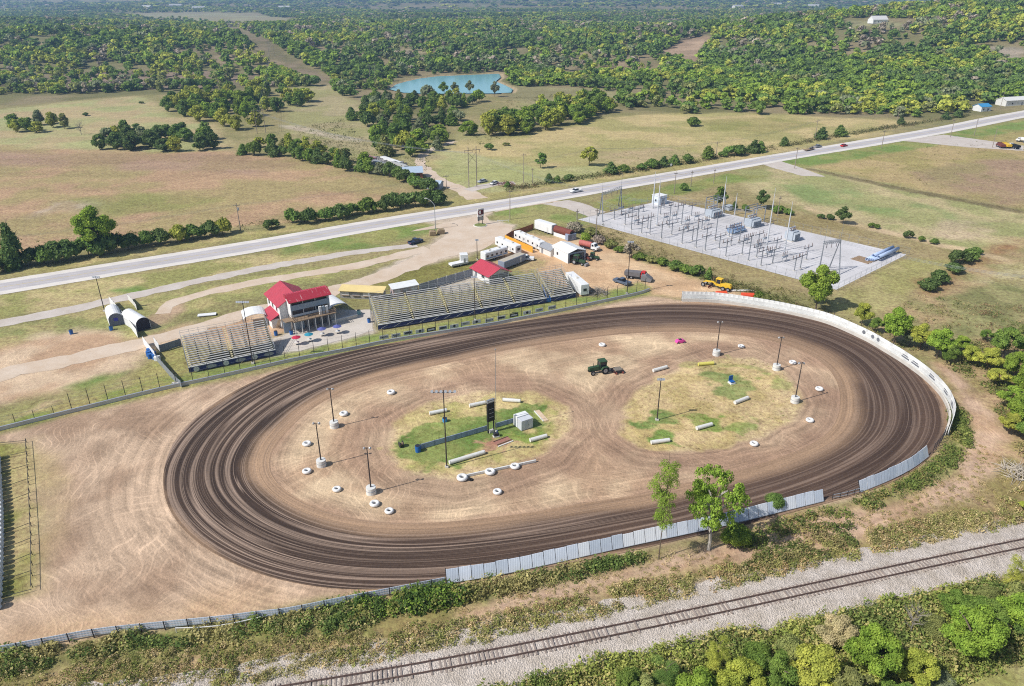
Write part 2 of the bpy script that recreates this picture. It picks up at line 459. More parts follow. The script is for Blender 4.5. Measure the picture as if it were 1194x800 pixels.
# strip along the road
Z([(-60,352),(0,345),(150,321),(300,295),(451,266),(520,256),(500,268),(300,316),(150,345),(0,372),(-60,382)], (152, 148, 92), (186, 168, 122), 7, 2.5, 3)
Z([(-60,335),(0,325),(150,301),(300,277),(451,251),(600,228),(719,208),(860,188),(850,184),(715,203),(590,222),(450,243),(270,275),(100,303),(-60,328)], (162, 152, 98), (184, 166, 116), 7, 2, 3)
Z([(150,352),(300,323),(420,303),(470,292),(475,300),(420,318),(330,337),(250,355),(190,377),(140,372)], (152, 148, 94), (176, 162, 112), 6, 2, 3)
Z([(-60,400),(0,382),(110,358),(150,356),(170,375),(200,380),(170,395),(100,388),(0,412),(-60,425)], (146, 146, 92), (176, 160, 112), 6, 2.5, 4)
Z([(130,338),(160,334),(178,341),(150,346)], (96,130,58), (110,136,66), 8, 2, 2, 0, .9)
Z([(330,278),(420,262),(500,262),(520,268),(430,290),(330,300)], (108,132,64), (146,144,86), 9, 3, 4, 0, .75)
Z([(575,248),(605,240),(660,236),(700,250),(690,262),(640,264),(590,262)], (136,146,82), (160,152,100), 9, 2, 3)
Z([(690,236),(760,220),(850,203),(900,205),(850,214),(776,230),(700,247)], (128,140,76), (146,144,86), 10, 2.5, 3)
Z([(900,186),(1000,172),(1110,153),(1194,140),(1300,126),(1300,134),(1110,166),(1000,185),(930,198)], (124,142,76), (150,148,90), 10, 3, 4)
Z([(420,330),(480,310),(545,300),(560,315),(550,325),(480,335),(440,343)], (134,128,72), (150,138,86), 8, 2, 3)
# bare earth round the pits and the car park
Z([(-60,420),(0,405),(85,384),(150,394),(200,386),(330,355),(345,388),(300,400),(205,400),(170,412),(140,432),(80,452),(0,472),(-60,490)], (206, 180, 150), (186, 154, 124), 9, 3, 4, .7)
Z([(185,362),(215,352),(215,362),(190,378),(172,385),(165,376)], (186,158,130), (170,146,116), 8, 2, 2, .5)
Z([(60,462),(120,442),(165,425),(140,440),(150,448),(75,472),(20,492),(0,496),(0,480)], (150,144,92), (186,164,126), 6, 2, 3, .2, .9)
Z([(70,452),(110,440),(150,432),(140,440),(100,452)], (104,130,62), (120,136,70), 8, 2, 2, 0, .9)
Z([(160,440),(205,400),(222,436),(205,452),(170,462)], (140,142,80), (160,150,96), 6, 2, 3)
Z([(455,310),(520,272),(515,262),(470,256),(600,234),(640,231),(576,244),(565,256),(600,262),(592,276),(545,298),(480,314),(400,340),(360,350)], (200,184,166), (192,174,152), 12, 2, 2, .5)
Z([(585,268),(640,276),(690,278),(740,300),(800,320),(850,338),(880,348),(795,350),(757,345),(745,330),(690,350),(640,330),(596,310),(575,320)], (196,162,126), (206,176,140), 8, 2.5, 3, .8)
Z([(596,312),(622,300),(640,304),(630,322),(600,322)], (140,140,82), (176,154,112), 5, 2, 3, 0, .9)
Z([(300,402),(345,384),(390,360),(436,364),(438,388),(420,400),(345,412),(318,418)], (192,180,166), (184,170,152), 9, .8, .5, .2)
Z([(500,330),(552,318),(566,334),(520,342)], (196,184,166), (184,172,150), 9, 1, 1, .2)
# grass belt in front of the stands
Z([(214,444),(222,436),(300,421),(432,390),(560,367),(690,344),(745,330),(760,334),(757,343),(690,355),(560,381),(410,410),(300,432),(224,449)], (130, 142, 76), (156, 154, 92), 5, 1.2, 1.2)
Z([(-60,510),(0,496),(75,470),(160,448),(214,438),(224,449),(160,462),(75,482),(0,503),(-60,520)], (132,140,74), (164,150,98), 6, 1.5, 2)
# dirt round the oval
Z([(-60,528),(0,507),(75,487),(160,468),(224,453),(300,437),(420,410),(560,383),(690,359),(757,345),(795,350),(880,352),(990,380),(1060,420),(1100,470),(1104,500),(1080,540),(1000,580),(880,610),(740,645),(600,672),(520,686),(430,694),(300,720),(160,740),(0,762),(-60,770)], (194, 167, 140), (164, 137, 113), 9, 1.2, .8, 1.)
Z([(0,512),(34,514),(40,560),(42,640),(40,694),(0,712),(-60,720),(-60,520)], (138,136,74), (176,158,112), 6, 1.5, 2.5)
Z([(34,518),(70,530),(66,580),(58,640),(46,690),(40,692)], (190,168,128), (176,156,108), 6, 3, 3, .6, .7)
Z([(0,735),(180,700),(400,690),(500,688),(430,694),(300,720),(160,738),(0,760)], (202,172,140), (192,160,126), 10, 3, 3, .6, .8)
# bank, path and railway side
Z([(-60,772),(0,764),(160,742),(300,722),(430,697),(520,688),(620,672),(740,648),(880,613),(1000,583),(1085,545),(1112,490),(1090,440),(1140,440),(1230,520),(1260,640),(1194,680),(1000,720),(700,760),(400,830),(-60,860)], (182,154,118), (148,132,86), 5, 2, 3)
Z([(-60,775),(0,766),(160,744),(300,724),(430,699),(520,690),(620,674),(740,650),(820,640),(740,665),(600,700),(440,730),(280,752),(100,775),(-60,800)], (112,120,64), (138,132,78), 4, 2, 3, 0, .9)
Z([(1095,425),(1120,440),(1150,470),(1172,510),(1168,545),(1120,585),(1040,615),(940,640),(860,655),(760,670),(660,690),(580,712),(560,722),(545,715),(600,695),(720,665),(840,640),(960,610),(1050,580),(1110,550),(1130,515),(1120,475)], (196,166,140), (184,152,122), 6, 2, 2.5, .6)
Z([(1108,470),(1125,480),(1132,515),(1110,550),(1050,580),(1010,592),(1060,565),(1100,530),(1112,500)], (122,128,72), (150,138,92), 4, 1.5, 2, 0, .9)
Z([(-60,860),(250,798),(500,744),(760,692),(1000,650),(1194,606),(1300,582),(1300,640),(1194,664),(1000,702),(760,760),(560,800),(400,840)], (190,180,172), (176,166,156), 8, 1.5, 2)
Z([(1090,800),(1120,778),(1194,760),(1300,740),(1300,900),(1080,900)], (168,160,108), (150,146,88), 5, 2, 2)
Z([(500,830),(640,790),(800,765),(960,745),(1120,700),(1300,650),(1300,740),(1110,780),(1080,900),(400,900)], (120,114,70), (140,128,86), 5, 2, 3)

def paint(X, Y):
    n1 = fbm(X / 40, Y / 40, 31, 4); n2 = fbm(X / 9, Y / 9, 41, 4)
    k = sstep(.35, .65, n1 * .6 + n2 * .4)[:, None]
    col = np.array(lin(140, 134, 88)) * (1 - k) + np.array(lin(158, 144, 102)) * k
    dirt = np.zeros(len(X))
    for i, (poly, a, b, patch, fe, ed, di, op, line) in enumerate(ZONES):
        pa = np.array(poly); m = fe + ed + 1
        sel = np.where((X > pa[:, 0].min() - m) & (X < pa[:, 0].max() + m) & (Y > pa[:, 1].min() - m) & (Y < pa[:, 1].max() + m))[0]
        if not len(sel): continue
        x, y = X[sel], Y[sel]
        sd = seg_sd(x, y, poly) + ed * 2.2 * (fbm(x / (ed * 2.2 + .5), y / (ed * 2.2 + .5), 100 + i, 4) - .5)
        w = (1 - sstep(-fe, fe, sd)) * op
        mx = sstep(.36, .64, fbm(x / patch, y / patch, 200 + i, 5))[:, None]
        c = a * (1 - mx) + b * mx
        col[sel] = col[sel] * (1 - w[:, None]) + c * w[:, None]
        dirt[sel] = dirt[sel] * (1 - w) + di * w
    return col, dirt

def paint_infield(X, Y):
    th, rad, ri, ro = oval_coords(X, Y)
    t = rad / ri
    n = sstep(.3, .7, fbm(X / 8, Y / 8, 61, 5))[:, None]
    col = np.array(lin(208, 182, 148)) * (1 - n) + np.array(lin(176, 146, 118)) * n
    isl = [W([(452,520),(458,492),(500,468),(560,456),(622,456),(662,474),(664,500),(636,528),(580,550),(530,560),(480,552),(458,536)]), W([(722,505),(728,478),(748,450),(790,432),(835,416),(880,416),(915,434),(938,462),(926,490),(885,510),(835,524),(785,528),(745,522)])]
    si = np.minimum(seg_sd(X, Y, isl[0]), seg_sd(X, Y, isl[1])) + 2.2 * (fbm(X / 6, Y / 6, 64, 4) - .5)
    # straw on the two islands, churned lanes round them
    k = (1 - sstep(-1.2, .8, si))[:, None] * .75
    straw = np.array(lin(206, 180, 136)) * (1 - n) + np.array(lin(176, 158, 104)) * n
    col = col * (1 - k) + straw * k
    lane = (sstep(-.6, .8, si) * (1 - sstep(5, 11, si)))[:, None] * (.35 + .5 * fbm(X / 5, Y / 5, 66, 3)[:, None])
    col = col * (1 - lane) + np.array(lin(152, 123, 102)) * lane
    rim = (sstep(.88, 1.02, t + .12 * (fbm(X / 9, Y / 9, 63, 3) - .5)))[:, None]
    col = col * (1 - rim * .8) + np.array(lin(158, 128, 106)) * rim * .8
    dirt = sstep(-1, 1, si)
    rr = np.where(si < (ri - rad), si, rad - ri - 200)
    IZ = [([(458,520),(468,495),(505,472),(560,461),(620,462),(655,478),(652,500),(620,525),(570,545),(530,553),(485,547),(462,534)], (196,176,124), (160,154,92), 4, 1.5, 2.5, .3, .9),
          ([(468,522),(470,508),(500,494),(545,484),(600,473),(628,478),(640,494),(600,508),(570,516),(545,530),(538,548),(505,546),(478,538)], (108, 128, 64), (138, 146, 82), 4, 1., 2, 0, 1),
          ([(560,516),(590,508),(606,512),(585,524),(566,527)], (170,128,104), (180,146,116), 4, .8, .8, .5, 1),
          ([(590,507),(636,502),(640,512),(600,518)], (120,142,62), (150,150,84), 4, .8, 1, 0, .8),
          ([(733,508),(742,480),(760,455),(790,438),(830,424),(870,424),(905,440),(925,462),(915,485),(880,503),(835,516),(790,521),(750,520)], (204,178,132), (184,162,110), 4, 1.5, 3, .3, .9),
          ([(738,497),(760,478),(785,482),(790,494),(770,500),(750,500)], (114, 132, 70), (140, 146, 86), 4, 1, 1.5, 0, 1),
          ([(800,490),(812,482),(840,486),(842,500),(815,505),(802,500)], (118,142,62), (140,148,80), 4, 1, 1.5, 0, .9),
          ([(822,440),(850,434),(872,446),(878,462),(855,474),(838,462),(832,448)], (122, 138, 78), (146, 150, 92), 4, 1, 2, 0, .95),
          ([(745,508),(780,504),(786,516),(756,518)], (110,138,62), (136,146,80), 4, 1, 1.5, 0, .9),
          ([(842,498),(880,484),(878,494),(850,504)], (130,148,74), (150,152,90), 4, 1, 2, 0, .8),
          ([(880,428),(912,440),(925,458),(905,452)], (140,152,84), (160,156,100), 4, 1, 2, 0, .8),
          ([(800,424),(850,420),(880,430),(830,430)], (146,150,84), (176,162,110), 4, 1, 2, 0, .8)]
    for i, (px, a, b, patch, fe, ed, di, op) in enumerate(IZ):
        poly = W(px); a, b = np.array(lin(*a)), np.array(lin(*b))
        sd = seg_sd(X, Y, poly) + (ed + 1.2) * 2.6 * (fbm(X / (ed * 1.5), Y / (ed * 1.5), 300 + i, 5) - .5)
        w = (1 - sstep(-fe * .6, fe * .6, sd)) * op * (.55 + .9 * np.clip(fbm(X / 1.6, Y / 1.6, 330 + i, 3), 0, .5))
        mx = sstep(.36, .64, fbm(X / patch, Y / patch, 400 + i, 4))[:, None]
        col = col * (1 - w[:, None]) + (a * (1 - mx) + b * mx) * w[:, None]
        dirt = dirt * (1 - w) + di * w
    return col, dirt, np.where(rr < -100, rr + 200, rr)

def mat_ground(name='ground_cover'):
    m, nt, b, out = nodes_of(name); g = G(nt)
    pos = g.n('ShaderNodeNewGeometry').outputs['Position']
    col = g.attr('Col').outputs['Color']; dirt = g.attr('dirt').outputs['Fac']; r = g.attr('r').outputs['Fac']
    fine = g.noise(pos, 2.2, 4, .7); mid = g.noise(pos, .22, 5, .65); tuft = g.noise(pos, .9, 4, .75)
    big = g.noise(g.mapping(pos, (.02, .055, .02), (0, 0, .35)), 1, 5, .65)
    grass = g.math('SUBTRACT', 1, dirt, clamp=True)
    f = g.math('ADD', g.mapr(fine, .25, .75, -.22, .22), g.mapr(mid, .3, .7, -.16, .16))
    f = g.math('ADD', f, g.mapr(big, .3, .7, -.12, .12))
    f = g.math('ADD', f, g.math('MULTIPLY', g.mapr(tuft, .3, .7, -.38, .34), grass))
    # wheel tracks: twin arcs about a few turning centres, broken up
    lines = None
    warp = g.noise(pos, .035, 2)
    sep = g.n('ShaderNodeSeparateXYZ'); g.set(sep.inputs[0], pos)
    for k, (px, py, sp) in enumerate(((70, 560, 3.1), (180, 700, 3.7), (20, 470, 2.9), (700, 470, 3.3), (860, 470, 2.8), (400, 530, 3.0), (560, 610, 4.1), (690, 330, 3.2), (120, 640, 4.3))):
        c = P(px, py)
        dx = g.math('SUBTRACT', sep.outputs[0], c.x); dy = g.math('SUBTRACT', sep.outputs[1], c.y)
        d = g.math('SQRT', g.math('ADD', g.math('MULTIPLY', dx, dx), g.math('MULTIPLY', dy, dy)))
        d = g.math('ADD', d, g.math('MULTIPLY', warp, 18 + 5 * k))
        ph = g.math('FRACT', g.math('DIVIDE', d, sp))
        q = g.math('MINIMUM', g.math('ABSOLUTE', g.math('SUBTRACT', ph, .28)), g.math('ABSOLUTE', g.math('SUBTRACT', ph, .72)))
        l = g.mapr(q, .02, .075, 1, 0)
        brk = g.mapr(g.noise(g.mapping(pos, (1, 1, 1), (0, 0, k), (k * 13.7, k * 5.1, 0)), .045, 3, .6), .52, .64, 0, 1)
        l = g.math('MULTIPLY', l, brk)
        lines = l if lines is None else g.math('MAXIMUM', lines, l)
    lines = g.math('MULTIPLY', lines, g.mapr(mid, .3, .7, .3, 1))
    # streaks that run round with the oval
    cv = g.n('ShaderNodeCombineXYZ'); g.set(cv.inputs[0], g.math('MULTIPLY', r, 1.0)); g.set(cv.inputs[1], g.math('MULTIPLY', g.noise(pos, .03, 2), 6))
    st = g.noise(cv.outputs[0], .9, 5, .7)
    near = g.mapr(g.math('ABSOLUTE', r), 0, 26, 1, .0)
    sfac = g.math('MULTIPLY', g.math('MULTIPLY', g.mapr(st, .3, .7, -.36, .36), near), dirt)
    f = g.math('ADD', f, sfac)
    f = g.math('ADD', f, g.math('MULTIPLY', g.math('MULTIPLY', lines, dirt), .36))
    hue = g.n('ShaderNodeHueSaturation'); g.set(hue.inputs['Color'], col)
    g.set(hue.inputs['Value'], g.math('ADD', 1, f)); g.set(hue.inputs['Hue'], g.math('ADD', .5, g.math('MULTIPLY', g.mapr(tuft, .3, .7, -.02, .022), grass)))
    g.set(b.inputs['Base Color'], hue.outputs[0])
    hgt = g.math('ADD', g.math('MULTIPLY', tuft, .5), g.math('ADD', fine, g.math('MULTIPLY', lines, .2)))
    g.set(b.inputs['Normal'], g.bump(hgt, .55, .28))
    b.inputs['Roughness'].default_value = .95; b.inputs['Specular IOR Level'].default_value = .1
    return m

def mat_track():
    m, nt, b, out = nodes_of('worked_clay'); g = G(nt)
    pos = g.n('ShaderNodeNewGeometry').outputs['Position']
    col = g.attr('Col').outputs['Color']; r = g.attr('r').outputs['Fac']; s = g.attr('s').outputs['Fac']; gr = g.attr('groove').outputs['Fac']
    def rs(kr, ks, off=0):
        # round the oval the pattern closes on itself: the angle is used as a point on a circle
        cv = g.n('ShaderNodeCombineXYZ'); k = ks * 62
        g.set(cv.inputs[0], g.math('ADD', g.math('MULTIPLY', r, kr), off))
        g.set(cv.inputs[1], g.math('MULTIPLY', g.math('COSINE', s), k)); g.set(cv.inputs[2], g.math('MULTIPLY', g.math('SINE', s), k))
        return cv.outputs[0]
    broad = g.noise(rs(.55, .006, 3), 1, 2, .5)
    strk = g.noise(rs(2.8, .012, 9), 1, 6, .78)
    l = None
    for kr, off, wd, mul in ((.30, 1.7, .17, 3.0), (.40, 11, .12, 2.6), (.8, 21, .055, 2.6)):
        nn = g.noise(rs(kr, .0035, off), 1, .6, .4)
        q = g.math('ABSOLUTE', g.math('SUBTRACT', g.math('FRACT', g.math('MULTIPLY', nn, mul * 2.2)), .5))
        li = g.mapr(q, 0, wd, 1, 0)
        wig = g.mapr(g.noise(rs(1.1, .02, off + 5), 1, 3, .6), .35, .65, .25, 1)
        li = g.math('MULTIPLY', li, wig)
        l = li if l is None else g.math('MAXIMUM', l, li)
    clod = g.noise(pos, 2.4, 4, .75); md = g.noise(pos, .12, 4, .6)
    v = g.math('ADD', 1, g.math('ADD', g.mapr(broad, .3, .7, -.12, .12), g.mapr(strk, .3, .7, -.26, .24)))
    v = g.math('ADD', v, g.math('ADD', g.mapr(clod, .3, .7, -.24, .24), g.mapr(md, .3, .7, -.1, .1)))
    base = g.mulc(col, v)
    lite = g.mulc(g.mixc(0, lin(180, 155, 135), lin(180, 155, 135)), g.mapr(clod, .3, .7, .85, 1.12))
    g.set(b.inputs['Base Color'], g.mixc(g.math('MULTIPLY', g.math('MULTIPLY', l  , gr), .95), base, lite))
    h = g.math('ADD', g.math('MULTIPLY', clod, .6), g.math('ADD', g.math('MULTIPLY', strk, .7), g.math('MULTIPLY', l, -.25)))
    g.set(b.inputs['Normal'], g.bump(h, .6, .22))
    b.inputs['Roughness'].default_value = .9; b.inputs['Specular IOR Level'].default_value = .2
    return m

def mat_sheet(name, rgb, rgb2, scale=.25, fine=3, bump=.3, amp=.12, rough=.93):
    m, nt, b, out = nodes_of(name); g = G(nt)
    pos = g.n('ShaderNodeNewGeometry').outputs['Position']
    n1 = g.noise(pos, scale, 5, .65); n2 = g.noise(pos, fine, 4, .75)
    c = g.mixc(g.mapr(n1, .35, .65, 0, 1), lin(*rgb), lin(*rgb2))
    g.set(b.inputs['Base Color'], g.mulc(c, g.mapr(n2, .25, .75, 1 - amp, 1 + amp)))
    g.set(b.inputs['Normal'], g.bump(n2, bump, .1)); b.inputs['Roughness'].default_value = rough; b.inputs['Specular IOR Level'].default_value = .15
    return m

def grow(a, b, d0, k):
    v = [a]
    while v[-1] < b: v.append(v[-1] + max(d0, k(v[-1])))
    return v

def ground():
    ys = np.array([-900, -500, -250, -120, -40, 0, 20, 34] + grow(42, 11500, .85, lambda y: .75 * (y * y + CAMH ** 2) / (CAMH * F)))
    xs = grow(0, 9500, .9, lambda x: 0 if x < 190 else .012 * (x - 190) + .9)
    xs = np.array(sorted(set([-x for x in xs[1:]] + xs)))
    X, Y = np.meshgrid(xs, ys); nx, ny = len(xs), len(ys)
    x, y = X.ravel(), Y.ravel()
    z = hz(x, y)
    th, rad, ri, ro = oval_coords(x, y)
    col, dirt = paint(x, y)
    pond = np.array(W(POND))
    pd = np.where((y > 560) & (y < 1000), seg_sd(x, y, [tuple(q) for q in pond]), 999)
    z = np.where(pd < 3, -.8, z)
    sh = (1 - sstep(2, 6, pd))[:, None]; col = col * (1 - sh) + np.array(lin(176, 156, 124)) * sh
    # the land is dug out a hand's breadth under the oval's own sheets
    z = z - .12 * (1 - sstep(-3.0, -1.2, rad - ro))
    idx = np.arange(nx * ny).reshape(ny, nx)
    q = np.stack([idx[:-1, :-1], idx[:-1, 1:], idx[1:, 1:], idx[1:, :-1]], -1).reshape(-1, 4)
    o = fast_mesh('ground', np.stack([x, y, z], 1), q, mat_ground(), {'Col': col, 'dirt': dirt, 'r': np.clip(rad - ro, -40, 60)}, True)
    tag(o, kind='structure')

POND = [(453,104),(462,98.5),(474,95),(490,91.5),(510,89),(545,87.5),(582,86),(584,90),(578,95),(588,99),(598,104),(596,108),(575,109),(540,109),(500,109.5),(470,108)]
def pond():
    w = np.array([tuple(P(*q))[:2] for q in POND]); n = len(w)
    V = np.column_stack([w, np.full(n, .02)])
    m, nt, b, out = nodes_of('pond_water'); g = G(nt)
    pos = g.n('ShaderNodeNewGeometry').outputs['Position']
    g.set(b.inputs['Base Color'], g.mixc(g.noise(pos, .02, 3), lin(124, 178, 186), lin(140, 192, 200)))  # raised turquoise base colour imitates reflection on the water
    g.set(b.inputs['Normal'], g.bump(g.noise(g.mapping(pos, (1, .4, 1)), .8, 3), .12, .05))
    b.inputs['Roughness'].default_value = .18
    mb = MB(); mb.add(V, [tuple(range(n))])
    me = bpy.data.meshes.new('pond'); me.from_pydata(mb.v, [], mb.f); me.materials.append(m)
    if me.polygons[0].normal.z < 0: me.flip_normals()
    o = bpy.data.objects.new('pond', me); C.objects.link(o); tag(o, kind='structure')

def oval():
    # track surface
    n = 1400; th = np.linspace(0, 2 * np.pi, n, endpoint=False)
    ro = np.interp(th, np.append(T_, 2 * np.pi), np.append(R_OUT, R_OUT[0])); ri = np.interp(th, np.append(T_, 2 * np.pi), np.append(R_IN, R_IN[0]))
    cx, cy = th_xy(th)
    m = 46; t = np.linspace(-.06, 1, m)
    rad = ri[:, None] + (ro - ri)[:, None] * t[None]
    x = OC.x + cx[:, None] * rad; y = OC.y + cy[:, None] * rad
    mid = (ri + ro) / 2; px, py = OC.x + cx * mid, OC.y + cy * mid
    sarc = np.concatenate([[0], np.cumsum(np.hypot(np.diff(px), np.diff(py)))])
    # metres across, from a periodic seam hidden by using the angle on a circle
    S = np.repeat(sarc[:, None], m, 1); TH = np.repeat(th, m); RR = (ro - ri)[:, None] * t[None] * (17 / (ro - ri))[:, None] * .55 + (rad - ri[:, None]) * .45
    x, y, S, RR = x.ravel(), y.ravel(), S.ravel(), RR.ravel(); TT = np.tile(t, n)
    # zones: darkest fresh clay at the west turn, browner to the east
    west = 1 - sstep(-50, 45, x - OC.x)
    dark = np.array(lin(64, 51, 43))[None] * west[:, None] + np.array(lin(77, 60, 50))[None] * (1 - west[:, None])
    tan = np.array(lin(178, 146, 116))
    e = TT + .10 * (fbm(x / 12, y / 5, 71, 4) - .5) + .03 * np.sin(TH * 7)
    inner = 1 - sstep(.06, .24 + .08 * (1 - west), e)
    inner = inner * (.75 + .5 * (fbm(np.cos(TH) * 3 + RR * 1.3, np.sin(TH) * 3 + 9, 73, 3) - .5))
    outer = sstep(.955, 1.0, e) * .55
    brown = (sstep(.1, .45, fbm(np.cos(TH) * 1.6 + RR / 3.2, np.sin(TH) * 1.6 + 5, 77, 3) - .25) * (.2 + .25 * (1 - west)))[:, None]
    col = dark * (1 - brown) + np.array(lin(108, 86, 71)) * brown
    w = np.clip(np.maximum(inner, outer), 0, 1)[:, None]
    col = col * (1 - w) + tan * w
    gr = (.45 + .55 * west) * (1 - inner * .9)
    V = np.stack([x, y, np.full_like(x, .03) + np.clip(TT, 0, 1) * .05], 1)
    i = np.arange(n)[:, None] * m + np.arange(m - 1)[None]; j = ((np.arange(n) + 1) % n)[:, None] * m + np.arange(m - 1)[None]
    q = np.stack([i, i + 1, j + 1, j], -1).reshape(-1, 4)[:, ::-1]
    V = V - np.array([0, 0, 0])
    o = fast_mesh('dirt_track', V, q, mat_track(), {'Col': col, 'r': RR, 's': TH, 'groove': gr}, True)
    tag(o, kind='structure')
    # infield
    k = 100; n2 = 560; th = np.linspace(0, 2 * np.pi, n2, endpoint=False)
    ri2 = np.interp(th, np.append(T_, 2 * np.pi), np.append(R_IN, R_IN[0])); cx, cy = th_xy(th)
    t = np.linspace(.004, 1.0, k)
    x = (OC.x + cx[:, None] * ri2[:, None] * t[None]).ravel(); y = (OC.y + cy[:, None] * ri2[:, None] * t[None]).ravel()
    col, dirt, r = paint_infield(x, y)
    V = np.stack([x, y, np.full_like(x, .012)], 1)
    i = np.arange(n2)[:, None] * k + np.arange(k - 1)[None]; j = ((np.arange(n2) + 1) % n2)[:, None] * k + np.arange(k - 1)[None]
    q = np.stack([i, i + 1, j + 1, j], -1).reshape(-1, 4)
    o = fast_mesh('infield', V, q[:, ::-1], bpy.data.materials['ground_cover'], {'Col': col, 'dirt': dirt, 'r': r}, True)
    tag(o, kind='structure')

def fix_up(o):
    me = o.data
    if sum(p.normal.z for p in me.polygons) < 0: me.flip_normals()

def strip(name, px, width, z, mat, jag=.25, step=2.0, hilly=False, uv=True):
    pts = [Vector((PT if hilly else P)(*q)) for q in px]
    # resample with Catmull-Rom
    out = []
    for i in range(len(pts) - 1):
        p0, p1, p2, p3 = pts[max(i - 1, 0)], pts[i], pts[i + 1], pts[min(i + 2, len(pts) - 1)]
        n = max(2, int((p2 - p1).length / step))
        for k in range(n):
            t = k / n
            out.append(.5 * ((2 * p1) + (p2 - p0) * t + (2 * p0 - 5 * p1 + 4 * p2 - p3) * t * t + (3 * p1 - p0 - 3 * p2 + p3) * t ** 3))
    out.append(pts[-1])
    c = np.array([(p.x, p.y) for p in out]); d = np.gradient(c, axis=0); d /= np.hypot(d[:, 0], d[:, 1])[:, None]; nrm = np.stack([-d[:, 1], d[:, 0]], 1)
    wd = np.full(len(c), width) if np.isscalar(width) else np.interp(np.linspace(0, 1, len(c)), np.linspace(0, 1, len(width)), width)
    s = np.concatenate([[0], np.cumsum(np.hypot(*np.diff(c, axis=0).T))])
    cols = 9; V = []; U = []
    for j in range(cols):
        u = j / (cols - 1) - .5
        jg = (jag * 2 * (fbm(s / 2.5, np.full_like(s, j * 7.7), 91 + j, 4) - .5) * 2) if j in (0, cols - 1) else 0
        p = c + nrm * (u * wd + jg)[:, None]
        V.append(np.column_stack([p, np.full(len(p), z) + (hz(p[:, 0], p[:, 1]) if hilly else 0)])); U.append(u * wd)
    n = len(c); V = np.stack(V, 1).reshape(-1, 3); U = np.stack(U, 1).ravel(); S = np.repeat(s, cols)
    i = np.arange(n - 1)[:, None] * cols + np.arange(cols - 1)[None]
    q = np.stack([i, i + cols, i + cols + 1, i + 1], -1).reshape(-1, 4)
    o = fast_mesh(name, V, q, mat, {'u': U, 's': S}, False); fix_up(o)
    return tag(o, kind='structure'), c, s, nrm

